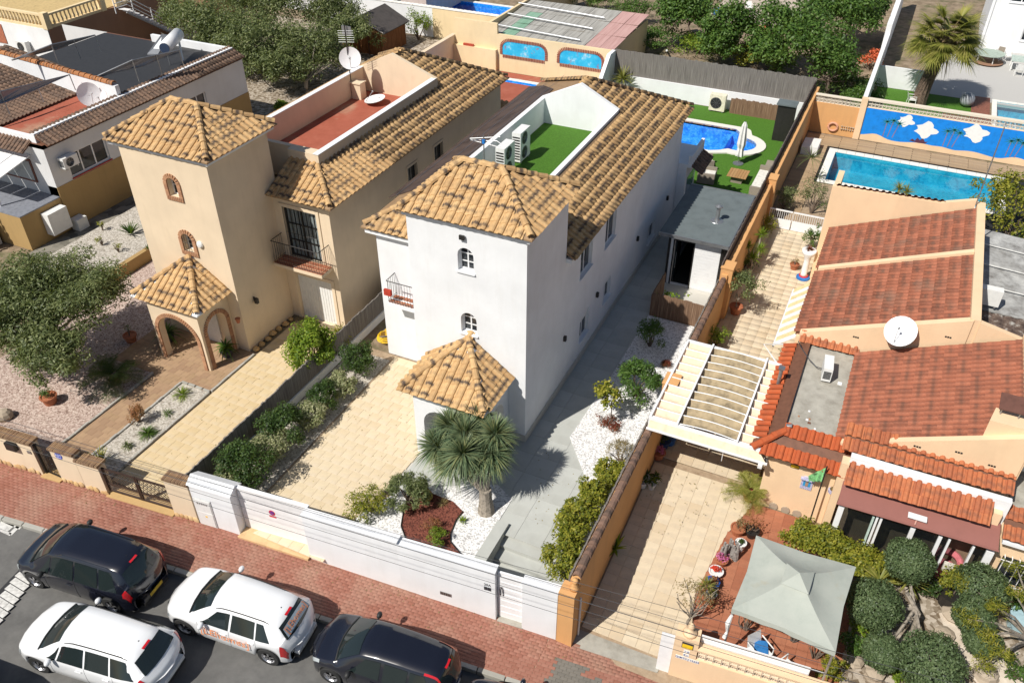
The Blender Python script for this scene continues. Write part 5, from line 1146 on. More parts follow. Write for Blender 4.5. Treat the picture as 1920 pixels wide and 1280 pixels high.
# wall ornaments
FN = Fac((-.75, 20.3), (1.5, 20.3)); 
def plate(name, label, px, py, w, h, mat, cat, F_=FN):
    u, z = F_.hit(px, py); t = thing(name, label, cat, F_.pt(u, z, 0)); return t, u, z
t, u, z = plate('alarm_plate', 'small yellow alarm plate with black border high on the peach wall', 1491, 873, .2, .2, YEL, 'sign'); obj('plate', FN.box(G(), u - .13, u + .13, z - .1, z + .1, 0, .012), INK, t); obj('panel', FN.box(G(), u - .12, u + .12, z - .07, z + .04, .012, .016), YEL, t)
t, u, z = plate('tile_shrine', 'blue and white ceramic tile picture with small roof on the peach wall', 1513, 905, .3, .5, WHITE, 'wall picture'); CER = M_plain('blue_white_glaze', (.45, .45, .62), .3, 0, .4, 30)
obj('frame', FN.box(G(), u - .17, u + .17, z - .25, z + .18, 0, .03), CER, t); obj('picture', FN.box(G(), u - .11, u + .11, z - .12, z + .14, .03, .036), M_plain('shrine_blue', (.03, .28, .55), .3), t); obj('figure', FN.box(G(), u - .04, u + .04, z - .1, z + .08, .036, .045), M_plain('figure_brown', (.35, .22, .14)), t); g = G(); FN.box(g, u - .21, u + .21, z + .18, z + .22, 0, .12); FN.box(g, u - .13, u + .13, z + .22, z + .27, 0, .09); obj('shrine_roof', g, CER, t)
t, u, z = plate('wall_planter', 'small blue glazed wall planter beside the green flag pole', 1561, 917, .2, .2, WHITE, 'planter'); obj('bowl', G().lathe(FN.pt(u, z - .1, .08), [(.04, 0), (.12, .06), (.13, .16), (.11, .16)], 12), CER, t); obj('plant', G().ball(FN.pt(u, z + .08, .08), .08, 7, 4, 1, .3), L_DRY, t)
t = thing('flag_pole', 'thin pole with a ragged green flag in front of the peach wall', 'flag', (.95, 19.9, 0)); obj('pole', G().tube([(.95, 19.9, 0), (.95, 19.9, 2.75)], .025, 6), BMET, t)
g = G(); 
for k in range(6): a = -.0 - k * .07; g.face((.95 - k * .07, 19.9 + .03 * (k % 2), 2.7 - k * .09), (.95 - (k + 1) * .07, 19.9 + .03 * ((k + 1) % 2), 2.7 - (k + 1) * .09), (.95 - (k + 1) * .06, 19.9 + .03 * ((k + 1) % 2), 2.05 - (k + 1) * .02), (.95 - k * .06, 19.9 + .03 * (k % 2), 2.1 - k * .02))
obj('flag_cloth', g, M_plain('green_cloth', (.2, .5, .2), .9, 0, .5, 6), t)
for i, (px, m) in enumerate(((1440, 'leftmost'), (1464, 'middle'), (1487, 'rightmost'))):
    u, z = FN.hit(px, 985); solo('wall_stone', disc(FN, max(.05, u), .1, .14, 0, .04, 12), STONE, f'{m} of three round stones at the foot of the peach wall', 'stone', 'round stones at the wall foot')
t = thing('security_camera', 'pale box lamp on the corner of the peach wall below the red tiles', 'lamp', (-.85, 20.1, 2.1)); obj('housing', G().box(-.95, 19.75, 2.0, -.82, 20.15, 2.12), WPLA, t); obj('bracket', G().box(-.8, 20.1, 1.95, -.72, 20.32, 2.0), GMET, t)
# roof items
dish('satellite_dish', 'large white satellite dish on the peach gable of the bungalow', (2.15, 25.85, 3.65), .52, (-.3, -.75, .75), .45)
t = ac_unit('air_conditioner', 'slim air conditioner on the gritty flat roof beside the bright red tiles', (.25, 24.4, 2.62), PI / 2 + .1, .8, .3, .6, 1)
solo('roof_cable', G().tube([(-.9, 25.6, 2.9), (-.75, 25.2, 2.95), (-.4, 24.8, 2.85), (-.1, 24.6, 2.75), (.2, 24.5, 2.8)], .02, 4), INK, 'black cable looping over the red tile edge to the air conditioner', 'cable')
solo('vent_tile', G().box(.68, 24.1, 2.62, .82, 24.25, 2.65), WMET, 'white square tile lying on the gritty flat roof', 'tile')
solo('vent_pipe', G().tube([(-.42, 20.95, 2.6), (-.42, 20.95, 2.98), (-.3, 20.95, 3.0)], .07, 8), GMET, 'grey metal vent pipe at the corner of the flat roof', 'pipe')
solo('chimney_pipe', G().tube([(-1.12, 23.4, 2.0), (-1.12, 23.4, 3.2)], .06, 8).box(-1.22, 23.3, 3.2, -1.02, 23.5, 3.25), GMET, 'thin grey flue rising between pergola and red tile strip', 'flue')
for i in range(9): x, y = random.uniform(-.3, .9), random.uniform(20.9, 23.5); solo('roof_debris', G().box(x, y, 2.62, x + random.uniform(.04, .1), y + random.uniform(.04, .1), 2.64), random.choice([WHITE, BRICKTR, DECK_R]), 'small bit of debris lying on the gritty flat roof', 'debris', 'debris on the flat roof')
t = thing('chimney', 'peach chimney block with rusty metal hood on the front tiled roof', 'chimney', (5.0, 21.5, 4.4)); obj('stack', G().prism([(4.6, 21.05), (5.5, 21.05), (5.5, 21.7), (4.75, 21.7)], 4.0, 5.05), PEACH, t); obj('hood', G().slab([(4.75, 21.35, 5.3), (5.4, 21.35, 5.3), (5.4, 21.85, 5.5), (4.75, 21.85, 5.5)], .03), M_plain('rusty_metal', (.12, .05, .035), .8), t)
for x in (4.85, 5.3): obj('hood_leg', G().tube([(x, 21.45, 5.0), (x, 21.45, 5.32)], .02, 5), GMET, t)
# door on the left wall, alarm sign, folding arm awning
solo('side_door', G().box(-1.075, 31.9, 0, -1.06, 33.4, 2.25), WPLA, 'white side door in the peach bungalow wall near the striped awning', 'door')
t = thing('alarm_plate', 'yellow and black alarm plate above the white side door', 'sign', (-1.1, 33.8, 2.3)); obj('plate', G().box(-1.09, 33.6, 2.2, -1.065, 33.95, 2.5), INK, t); obj('panel', G().box(-1.1, 33.63, 2.24, -1.092, 33.92, 2.4), YEL, t)
st_ = thing('striped_awning', 'yellow and white striped awning on the left wall of the bungalow', 'awning', (-1.6, 29, 2)); STRY = M_plain('yellow_cloth', (.72, .6, .32), .9); 
for k in range(14):
    y0, y1 = 26.6 + k * .3, 26.9 + k * .3; obj('stripe', G().slab([(-1.08, y0, 2.35), (-1.08, y1, 2.35), (-1.75, y1, 1.75), (-1.75, y0, 1.75)], .01), STRY if k % 2 else WMET, st_)
obj('front_rail', G().tube([(-1.77, 26.6, 1.73), (-1.77, 30.8, 1.73)], .035, 6), WMET, st_)
g = G(); g.tube([(-1.1, 26.2, 2.3), (-2.1, 26.6, 1.7), (-1.3, 25.6, 1.6)], .035, 5); solo('folding_arm', g, WMET, 'bent white awning arm sticking out above the black cover', 'awning arm')
g = G(); g.ball((-1.9, 25.2, .45), .75, 12, 7, .75, .08); solo('covered_barbecue', g, M_plain('black_cover', (.015, .018, .022), .6), 'black fabric cover over something by the bungalow wall behind the pergola', 'cover')
# ================================================================ pergola
o = thing('pergola', 'white metal pergola with folded cream cloth roof over the neighbour drive', 'pergola', (-2.8, 22.3, 0)); FAB = M_plain('cream_canvas', (.72, .58, .42), .9, 0, .08, 5); FABD = M_plain('weathered_canvas', (.33, .26, .16), .9, 0, .25, 4)
X0, X1, Y0, Y1, ZP = -4.55, -1.0, 20.0, 24.6, 2.4
g = G(); 
for (a, b, c, d, e, f) in ((X0, Y0, ZP, X1, Y0 + .07, ZP + .12), (X0, Y1 - .07, ZP, X1, Y1, ZP + .12), (X0, Y0 + .07, ZP, X0 + .07, Y1 - .07, ZP + .12)): g.box(a, b, c, d, e, f)
obj('frame', g, WMET, o); obj('front_valance', G().box(X0 + .07, Y0 + .02, ZP - .02, X1, Y0 + .05, ZP + .0), FAB, o); obj('lower_rail', G().box(X0, Y0 - .18, ZP - .26, X1 + .3, Y0 - .12, ZP - .2), WMET, o); obj('valance_cloth', G().slab([(X0 + .05, Y0 - .14, ZP - .2), (X1 + .25, Y0 - .14, ZP - .2), (X1, Y0, ZP + .02), (X0 + .05, Y0, ZP + .02)], .01), FAB, o)
for xx in (-3.62, -1.72): obj('long_beam', G().box(xx - .03, Y0, ZP + .12, xx + .03, Y1, ZP + .2), WMET, o)
for (xx, yy) in ((X0 + .04, Y0 + .05), (X0 + .04, Y1 - .05), (X0 + .04, 22.3)): obj('post', G().box(xx - .04, yy - .04, -.3, xx + .04, yy + .04, ZP), WMET, o)
nb = 10
for i in range(nb + 1):
    y = Y0 + .12 + (Y1 - Y0 - .24) * i / nb; ar = lambda x: ZP + .1 + (.07 * math.cos((x + 2.67) / .95 * PI / 2) if -3.6 < x < -1.74 else 0)
    obj('cross_batten', G().tube([(x, y, ar(x)) for x in np.linspace(X0 + .1, X1, 17)], .018, 5), WMET, o)
    if i < nb:
        y2 = Y0 + .12 + (Y1 - Y0 - .24) * (i + 1) / nb
        for (xa, xb, m) in ((X0 + .12, -3.66, FAB), (-3.58, -1.76, FABD), (-1.68, X1, FAB)):
            g = G(); nx, ny = 6, 6; sag = .13 if m is FABD else .1; k = 0
            for a in range(nx + 1):
                for b in range(ny + 1): x = xa + (xb - xa) * a / nx; t_ = b / ny; g.v.append((x, y + (y2 - y) * t_, ar(x) - sag * 4 * t_ * (1 - t_) - .012))
            g.f = [(a * (ny + 1) + b, (a + 1) * (ny + 1) + b, (a + 1) * (ny + 1) + b + 1, a * (ny + 1) + b + 1) for a in range(nx) for b in range(ny)]
            obj('canopy_cloth', g, m, o, True)
g = G(); g.tube([(-2.05, Y0 - .1, ZP - .25), (-2.05, Y0 - .1, ZP - .7)], .012, 4); obj('pull_cord', g, WMET, o)
# ================================================================ gazebo, pots on the terrace
gz = thing('gazebo', 'square gazebo with faded grey green cloth roof over the red terrace', 'gazebo', (.95, 15.6, 0)); GC = M_ground('faded_green_cloth', [(.3, (.31, .34, .30)), (.5, (.38, .405, .36)), (.75, (.43, .445, .395))], .9, bsc=30, bstr=.15, extra=(1.2, .6, .78, (.36, .31, .2), .6))
c4 = [P(1418, 1003, 2.25), P(1605, 1062, 2.25), P(1567, 1222, 2.25), P(1372, 1140, 2.25)]; ap = sum(c4, Vector()) / 4 + Vector((0, 0, .58)); 
for i in range(4):
    a, b = c4[i], c4[(i + 1) % 4]; g = G(); n = 8; m = 8
    for r_ in range(m + 1):
        for s_ in range(n + 1):
            e = a.lerp(b, s_ / n); q = e.lerp(ap, r_ / m * .999); t = r_ / m; q = Vector(q); q.z -= .10 * math.sin(PI * min(1, t * 1.0)) * (1 - .3 * math.cos(2 * PI * s_ / n)); mid = 1 - abs(2 * s_ / n - 1); q = q + (Vector((ap.x, ap.y, q.z)) - q) * .05 * mid * (1 - t); q.z += .05 * mid * (1 - t) * 0
            g.v.append(tuple(q))
    g.f = [(r_ * (n + 1) + s_, r_ * (n + 1) + s_ + 1, (r_ + 1) * (n + 1) + s_ + 1, (r_ + 1) * (n + 1) + s_) for r_ in range(m) for s_ in range(n)]
    obj('roof_panel', g, GC, gz, True)
    g = G(); k = 10
    for s_ in range(k + 1): e = a.lerp(b, s_ / k); e = e + (Vector((ap.x, ap.y, e.z)) - e) * .05 * (1 - abs(2 * s_ / k - 1)); g.v += [(e.x, e.y, e.z), (e.x + .01, e.y - .01, e.z - .16 - .02 * math.sin(s_ * 2))]
    g.f = [(2 * s_, 2 * s_ + 1, 2 * s_ + 3, 2 * s_ + 2) for s_ in range(k)]; obj('valance', g, GC, gz)
tp = [ap + (c - ap) * .27 + Vector((0, 0, -.02)) for c in c4]; ap2 = ap + Vector((0, 0, .07))
for i in range(4): obj('vent_cap', G().face(tp[i] + Vector((0, 0, .03)), tp[(i + 1) % 4] + Vector((0, 0, .03)), ap2), GC, gz)
for c in c4: q = c.lerp(ap, .03); obj('pole', G().tube([(q.x, q.y, 0 if q.y > 14.5 else -.05), (q.x, q.y, 2.24)], .03, 6), GMET, gz)
solo('tied_curtain', G().tube([(c4[3].x + .04, c4[3].y - .02, 2.0), (c4[3].x, c4[3].y - .06, 1.7), (c4[3].x + .03, c4[3].y - .03, 1.3), (c4[3].x, c4[3].y - .08, 1.1)], [.04, .07, .03, .06], 7), WPLA, 'white cloth tied round the near left gazebo pole', 'curtain')
def plastic_chair(label, loc, rz, grp, mat=None):
    t = thing('garden_chair', label, 'chair', loc, grp, rz); m = mat or WPLA
    loc_obj('seat', G().box(-.24, -.22, .4, .24, .24, .43), m, t); loc_obj('backrest', G().slab([(-.24, .24, .43), (.24, .24, .43), (.22, .34, .85), (-.22, .34, .85)], .03), m, t)
    for x in (-.22, .22):
        for y in (-.2, .22): loc_obj('leg', G().tube([(x, y, .4), (x * 1.15, y * 1.15, 0)], .022, 5), m, t)
        loc_obj('armrest', G().tube([(x * 1.1, -.2, .4), (x * 1.15, -.2, .64), (x * 1.12, .26, .66)], .02, 5), m, t)
    return t
plastic_chair('white garden chair at the near edge of the gazebo, facing the street fence', (1.3, 14.4, 0), 2.6, None); plastic_chair('white garden chair with blue cushion half under the gazebo cloth', (.5, 14.6, 0), .9, None)
solo('blue_cushion', G().slab([(.35, 14.5, .45), (.72, 14.6, .45), (.62, 14.95, .5), (.3, 14.85, .5)], .05), M_plain('blue_cloth', (.02, .15, .4), .9), 'blue cushion on a white chair under the gazebo edge', 'cushion')
# ================================================================ bottom right street fence
def Wf(x): return 13.57 + (x + 1.2) * .085
def breeze():
    g = G(); a, t, d = .098, .018, .05
    for (x0, z0, x1, z1) in ((-a, -a, a, -a + t), (-a, a - t, a, a), (-a, -a + t, -a + t, a - t), (a - t, -a + t, a, a - t)): g.box(x0, -d, z0, x1, d, z1)
    n = 8; r0, r1 = .045, .06; k = g.n()
    for y in (-d * .8,):
        for r in (r0, r1): g.v += [(r * math.cos(2 * PI * j / n), y, r * math.sin(2 * PI * j / n)) for j in range(n)]
    g.f += [(k + j, k + (j + 1) % n, k + n + (j + 1) % n, k + n + j) for j in range(n)]
    for s_ in (-1, 1):
        for q in ((.042, .085), (-.085, -.042)): g.box(q[0] - .0, -.04, -.008, q[1], .04, .008); g.box(-.008, -.04, q[0], .008, .04, q[1]); break
    return g, None
def breeze_row(parent, x0, x1, yf_, z0, rows, mat, ang=0, back=None, bg=DARK):
    pc = Pieces('breeze_block', [breeze()], mat, 4); n = int((x1 - x0) / .2)
    for r_ in range(rows):
        for i in range(n): x = x0 + (i + .5) * (x1 - x0) / n; pc.add(0, Matrix.Translation((x, yf_(x), z0 + .1 + r_ * .2)) @ Matrix.Rotation(ang, 4, 'Z'))
    pc.emit(parent, 'block_field')
BREEZE = M_piece('breeze_block', [(.72, .64, .52), (.76, .69, .58)], var=.1); BREEZEP = M_piece('peach_breeze_block', [(.78, .62, .44), (.8, .66, .5)], var=.1)
fw = thing('street_fence', 'peach street fence with a band of patterned blocks, lower right corner', 'wall', (1.5, Wf(1.5), -.8)); a2 = math.atan(.085)
obj('wall_body', G().wall((-1.0, Wf(-1.0)), (7, Wf(7)), -2.0, .48, .2), PEACH, fw); breeze_row(fw, -.98, 5.0, lambda x: Wf(x) + .1, .48, 2, BREEZEP, a2); obj('coping', G().wall((-1.0, Wf(-1.0) - .03), (5.0, Wf(5.0) - .03), .885, .95, .26), PEACH, fw)
obj('metal_screen', G().wall((-1.0, Wf(-1.0) + .3), (1.75, Wf(1.75) + .3), .6, 1.18, .03), WMET, fw)
for k in range(5): obj('screen_slat', G().wall((-1.0, Wf(-1.0) + .29), (2.1 if k == 4 else 1.72, Wf(2.1 if k == 4 else 1.72) + .29), .66 + k * .12, .7 + k * .12, .012), WMET, fw)
gp_ = thing('gate_post', 'peach gate post with yellow alarm plate and house name tiles, lower right', 'gate post', (-1.3, Wf(-1.3), -.8)); FQ = Fac((-1.62, Wf(-1.62)), (-1.0, Wf(-1.0)))
obj('post_shaft', G().wall((-1.62, Wf(-1.62)), (-1.0, Wf(-1.0)), -2, 1.2, .45), PEACH, gp_); obj('finial', G().lathe((-1.3, Wf(-1.3) + .25, 1.2), [(.2, 0), (.17, .08), (.08, .12), (.07, .25), (.1, .3), (.05, .38), (.01, .42)], 12), PEACH, gp_, True)
al = obj('alarm_plate', FQ.box(G(), .2, .5, .86, 1.1, 0, .012), INK, gp_); obj('plate_field', FQ.box(G(), .215, .485, .875, 1.03, .012, .016), YEL, al)
TL = M_plain('name_tile', (.8, .8, .78), .3); TB = M_plain('tile_blue', (.03, .05, .2), .4); dd = (FQ.d.x, FQ.d.y, 0)
for s_, zz, w in (('16', .72, .08), ('EL', .56, .08), ('CORTIJILLO', .40, .062)):
    n = len(s_); u0 = .36 - n * w / 2 + (.0 if n < 5 else .05)
    for i, ch in enumerate(s_):
        tt = obj('name_tile', FQ.box(G(), u0 + i * w, u0 + i * w + w * .94, zz - .06, zz + .06, 0, .01), TL, gp_); text(tt, ch, FQ.pt(u0 + (i + .47) * w, zz, .012), .11, TB, dd, (0, 0, 1))
solo('sliding_gate', G().wall((-1.98, Wf(-1.98) + .05), (-1.63, Wf(-1.63) + .05), -.62, 1.1, .06), WMET, 'white slid open gate panel beside the peach gate post', 'gate')
# ================================================================ neighbour pool area and mural wall
def pool(name, label, rect, depth, zw, mat, wmat, cope=.35, zt=.04, rounded=None, steps=None):
    x0, y0, x1, y1 = rect; t = thing(name, label, 'swimming pool', ((x0 + x1) / 2, (y0 + y1) / 2, zt))
    g = G(); g.face((x0, y0, -depth), (x1, y0, -depth), (x1, y1, -depth), (x0, y1, -depth))
    for p, q in (((x0, y0), (x1, y0)), ((x1, y0), (x1, y1)), ((x1, y1), (x0, y1)), ((x0, y1), (x0, y0))): g.face((*p, -depth), (*q, -depth), (*q, zt), (*p, zt))
    obj('pool_basin', g, mat, t); obj('water', G().face((x0, y0, zw), (x1, y0, zw), (x1, y1, zw), (x0, y1, zw)), wmat, t)
    pc = Pieces('coping_slab', [slabpiece(.49, cope, .05, .01)], COPE, 6)
    for (ax, ay, bx, by) in ((x0 - cope, y0 - cope / 2, x1 + cope, y0 - cope / 2), (x0 - cope, y1 + cope / 2, x1 + cope, y1 + cope / 2), (x0 - cope / 2, y0, x0 - cope / 2, y1), (x1 + cope / 2, y0, x1 + cope / 2, y1)):
        L = math.dist((ax, ay), (bx, by)); n = max(1, round(L / .5)); 
        for i in range(n): pc.add(0, Matrix.Translation((ax + (bx - ax) * (i + .5) / n, ay + (by - ay) * (i + .5) / n, zt - .01)) @ Matrix.Rotation(math.atan2(by - ay, bx - ax), 4, 'Z') @ Matrix.Diagonal((L / n / .5, 1, 1, 1)))
    pc.emit(t); return t
np_ = pool('swimming_pool', 'turquoise rectangular pool behind the bungalow in front of the blue mural', NP, .95, -.1, MOSAICT, WATERT, .4)
FM = Fac((-4.35, 52.0), (-1.45, 52.0)); FM2 = Fac((-1.4, 52.0), (12, 52.0))
mw = thing('pool_wall', 'orange wall with patterned blocks and a white lifebuoy ring left of the mural', 'wall', (-3, 52, 0)); obj('wall_body', FM.box(G(), 0, FM.L, 0, 1.85, -.2, 0), ORANGE, mw); breeze_row(mw, -4.3, -1.7, lambda x: 52.1, 1.85, 2, BREEZE); obj('coping', G().box(-4.35, 51.97, 2.25, -1.7, 52.23, 2.32), BREEZE, mw); obj('end_pillar', G().box(-1.75, 51.9, 0, -1.4, 52.2, 2.5), PEACH, mw)
mu = thing('mural_wall', 'blue painted mural wall with palms and clouds behind the turquoise pool', 'wall', (5, 52, 0)); obj('wall_body', FM2.box(G(), 0, FM2.L, 0, 1.98, -.2, 0), PEACH, mu); breeze_row(mu, -1.35, 11.9, lambda x: 52.1, 1.98, 2, BREEZE); obj('coping', G().box(-1.4, 51.95, 2.38, 12, 52.25, 2.5), BREEZE, mu)
# painted picture on the wall (flat paint)
def painted(pts, mat, o=.006, nm='mural_paint'): g = G(); g.face(*[FM2.pt(u, z, o) for u, z in pts]); return obj(nm, g, mat, mu)
top = 1.96; us = list(np.linspace(.03, FM2.L, 60)); bot = [.3 + .07 * math.sin(u * 2.3) + .12 * max(0, math.cos((u - .9) * 1.7)) ** 3 for u in us]
g = G()
for i in range(59): g.face(FM2.pt(us[i], bot[i], .004), FM2.pt(us[i + 1], bot[i + 1], .004), FM2.pt(us[i + 1], top, .004), FM2.pt(us[i], top, .004))
obj('mural_sky', g, MURALB, mu)
for (px, py, w) in ((1736, 244, .95), (1829, 250, 1.0), (1699, 227, .7)):
    u, z = FM2.hit(px, py); pts = [(u + w * (1 + .25 * math.sin(5 * a + px)) * .6 * math.cos(a), z + w * .45 * (1 + .3 * math.sin(4 * a + px)) * math.sin(a)) for a in np.linspace(0, 2 * PI, 25)[:-1]]; painted(pts, MURALW, .007, 'mural_cloud')
for px in (1662, 1780, 1905):
    for k in (-1, 0, 1):
        u, z = FM2.hit(px + k * 9, 262); u1, z1 = u + k * .08 + .12, 1.45 - abs(k) * .12; z = .42
        painted([(u - .02, z), (u + .02, z), (u1 + .015, z1), (u1 - .015, z1)], MURALT, .007, 'mural_trunk')
        for j in range(9): a = PI * 2 * j / 9; painted([(u1 - .03 * math.sin(a), z1 + .03 * math.cos(a)), (u1 + .03 * math.sin(a), z1 - .03 * math.cos(a)), (u1 + .42 * math.cos(a), z1 + .3 * math.sin(a) - .04)], MURALG, .009, 'mural_frond')
u, z = FM2.hit(1722, 265); painted([(u - .5, z - .05), (u - .35, z + .1), (u - .2, z + .0), (u - .1, z + .2), (u + .05, z + .08), (u + .2, z + .22), (u + .35, z + .02), (u + .5, z + .06), (u + .4, z - .08), (u, z - .1)], MURALR, .007, 'mural_rock')
u, z = FM.hit(1562, 237); g = G(); g.tube([FM.pt(u + .26 * math.cos(a), z + .24 * math.sin(a), .07) for a in np.linspace(0, 2 * PI, 21)], .065, 8, False); solo('lifebuoy', g, M_plain('faded_orange', (.65, .33, .22)), 'faded orange lifebuoy ring hanging on the orange pool wall', 'lifebuoy')
g = G(); 
for i in range(14): g.ball(FM.pt(u + .5 + (i % 7) * .13, z + .1 - (i // 7) * .16, .04), random.uniform(.04, .06), 6, 4, 1, .2)
tag(obj('shell_garland', g, STONE), 'two rows of grey stones strung on the orange pool wall', 'garland', None, 'stuff')
solo('pool_box', G().prism([(-4.2, 48.3), (-3.3, 48.3), (-3.3, 49.7), (-4.2, 49.7)], 0, [.5, .55, .55, .5]), WPLA, 'white storage box on the deck against the orange wall', 'box')
mast = thing('tv_antenna', 'tall thin antenna mast with cross rods standing behind the bungalow roof', 'antenna', (3.95, 34.7, 5)); 
loc_obj('mast', G().tube([(0, 0, 0), (0, 0, 3.4)], .025, 6), GMET, mast)
for k in range(5): loc_obj('element', G().tube([(-.35 + k * .17, -.28, 3.3), (-.35 + k * .17, .28, 3.3)], .01, 4), WMET, mast)
loc_obj('boom', G().tube([(-.45, 0, 3.3), (.45, 0, 3.3)], .012, 4), GMET, mast)
# white side gate across the drive
sg = thing('side_gate', 'white metal gate with barred top across the drive by the pool deck', 'gate', (-2.9, 38.9, 0))
for (a, b) in ((-4.2, -3.1), (-3.05, -1.5)):
    obj('gate_panel', G().box(a, 38.88, .05, b, 38.92, .55), WMET, sg); obj('top_rail', G().box(a, 38.87, .98, b, 38.93, 1.04), WMET, sg)
    for k in range(int((b - a) / .1) + 1): obj('bar', G().tube([(a + .02 + k * .1, 38.9, .55), (a + .02 + k * .1, 38.9, .99)], .012, 4), WMET, sg)
# ================================================================ white house pool and lounge
x0, y0, x1, y1 = WP; t = thing('swimming_pool', 'blue mosaic pool with round roman end on the green lawn', 'swimming pool', (-9.5, 48, 0))
def arcp(cx, cy, r, a0, a1, n=10): return [(cx + r * math.cos(a0 + (a1 - a0) * i / n), cy + r * math.sin(a0 + (a1 - a0) * i / n)) for i in range(n + 1)]
inner = [(-13.0, 46.9), (-9.1, 46.4), (-8.55, 46.7)] + arcp(-7.75, 48.1, 1.05, -PI * .62, PI * .42, 12) + [(-8.35, 50.2), (-13.0, 50.2)]
outer = [(-13.35, 46.2), (-9.3, 45.9)] + arcp(-7.75, 48.1, 1.6, -PI * .56, PI * .40, 14) + arcp(-8.0, 50.0, .6, .1, PI / 2, 5) + [(-13.35, 50.6)]
cx_, cy_ = -10, 48.3
def ringfill(outer_, inner_, z, th, nm, mat, par):
    bm = bmesh.new()
    def loop(p): v = [bm.verts.new((x, y, z)) for x, y in p]; return [bm.edges.new((v[i], v[(i + 1) % len(v)])) for i in range(len(v))]
    e = loop(outer_) + (loop(inner_) if inner_ else []); bmesh.ops.triangle_fill(bm, use_beauty=True, edges=e)
    r_ = bmesh.ops.extrude_face_region(bm, geom=bm.faces[:]); bmesh.ops.translate(bm, verts=[v for v in r_['geom'] if isinstance(v, bmesh.types.BMVert)], vec=(0, 0, -th)); bmesh.ops.recalc_face_normals(bm, faces=bm.faces)
    w0 = wl(par) if par else Vector(); bmesh.ops.translate(bm, verts=bm.verts, vec=-w0)
    me = bpy.data.meshes.new(nm); bm.to_mesh(me); bm.free(); me.materials.append(mat); o = bpy.data.objects.new(nm, me); COL.objects.link(o); o.parent = par; return o
ringfill(outer, [p for p in inner], .09, .2, 'pool_coping', COPE, t)
o_ = ringfill([(x0 - .5, y0 - .05), (x1 + .1, y0 - .05), (x1 + .1, y1 + .1), (x0 - .5, y1 + .1)], outer, .018, .06, 'pool_lawn_edge', TURF, None); o_['kind'] = 'structure'
g = G(); n = len(inner)
for i in range(n): a, b = inner[i], inner[(i + 1) % n]; g.face((*a, -.95), (*b, -.95), (*b, .05), (*a, .05))
g.f.append(tuple(range(len(g.v), len(g.v) + n))); g.v += [(x, y, -.9) for x, y in inner]; obj('pool_basin', g, MOSAIC, t)
for k in range(3): obj('pool_step', G().box(-9.5 + k * .33, 46.6, -.9, -9.18 + k * .33, 50.1, -.7 + k * .2), MOSAIC, t)
obj('water', G().face(*[(x, y, -.06) for x, y in inner]), WATER, t)
pc = Pieces('edge_mosaic', [slabpiece(.11, .05, .02, .002)], M_piece('mosaic_band', [(.02, .08, .3), (.5, .3, .2), (.6, .5, .4)]), 6)
for i in range(36): pc.add(0, Matrix.Translation((-12.95 + i * .13, 50.18, .02)) @ Matrix.Rotation(PI / 2, 4, 'X'))
pc.emit(t)
solo('pool_shower', G().tube([(-11.6, 45.7, 0), (-11.6, 45.7, 1.6)], .05, 8), WMET, 'white pole beside the blue pool near the house corner', 'pole')
ps = thing('closed_parasol', 'closed white parasol standing between pool edge and lounge table', 'parasol', (-7.15, 45.45, 0)); obj('pole', G().tube([(-7.15, 45.45, 0), (-7.15, 45.45, 2.5)], .025, 6), GMET, ps)
g = G(); m = 14; prof = [(.05, 2.5), (.12, 2.3), (.17, 1.8), (.2, 1.2), (.14, .95), (.2, .6), (.19, .5)]
for (r, z) in prof: g.v += [(-7.15 + r * (1 + .28 * (-1) ** j) * math.cos(2 * PI * j / m), 45.45 + r * (1 + .28 * (-1) ** j) * math.sin(2 * PI * j / m), z) for j in range(m)]
g.f = [(i * m + j, i * m + (j + 1) % m, (i + 1) * m + (j + 1) % m, (i + 1) * m + j) for i in range(len(prof) - 1) for j in range(m)]; obj('folded_canopy', g, WPLA, ps)
obj('base', G().lathe((-7.15, 45.45, 0), [(.3, .0), (.3, .06), (.05, .1)], 14), GMET, ps)
WICK = M_stripe('grey_wicker', [(.20, .17, .13), (.30, .26, .21)], (30, 30, 30)); CUSH = M_plain('cream_cushion', (.68, .66, .6), .9)
def lounge_chair(label, loc, rz):
    t = thing('lounge_chair', label, 'armchair', loc, 'wicker lounge chairs', rz); loc_obj('base_frame', G().box(-.42, -.4, .04, .42, .4, .3), WICK, t)
    for s_ in (-1, 1): loc_obj('armrest', G().box(s_ * .42, -.42, .04, s_ * .54, .42, .62), WICK, t)
    loc_obj('backrest', G().slab([(-.54, .4, .8), (.54, .4, .8), (.5, .5, .05), (-.5, .5, .05)], .05).box(-.54, .38, .05, .54, .5, .8), WICK, t)
    loc_obj('seat_cushion', G().box(-.4, -.38, .3, .4, .36, .45), CUSH, t); loc_obj('back_cushion', G().slab([(-.38, .22, .45), (.38, .22, .45), (.38, .36, .9), (-.38, .36, .9)], .12), CUSH, t); return t
lounge_chair('wicker lounge chair with cream cushions nearest the pool steps', (-8.75, 44.2, .015), PI / 2 + .35); lounge_chair('wicker lounge chair with cream cushions in the shade beside the cabin roof', (-8.2, 42.6, .015), PI / 2 + .1)
tb = thing('coffee_table', 'low slatted wooden table between the wicker lounge chairs and sofa', 'table', (-6.7, 43.3, 0)); pc = Pieces('table_slat', [slabpiece(.14, 1.1, .04, .006)], M_piece('teak', [(.36, .2, .08), (.42, .25, .11)]), 6)
for k in range(7): pc.add(0, Matrix.Translation((-7.15 + k * .15, 43.3, .42)))
pc.emit(tb); obj('table_base', G().prism([(-7.0, 42.95), (-6.4, 42.95), (-6.4, 43.6), (-7.0, 43.6)], 0, .42), WICK, tb)
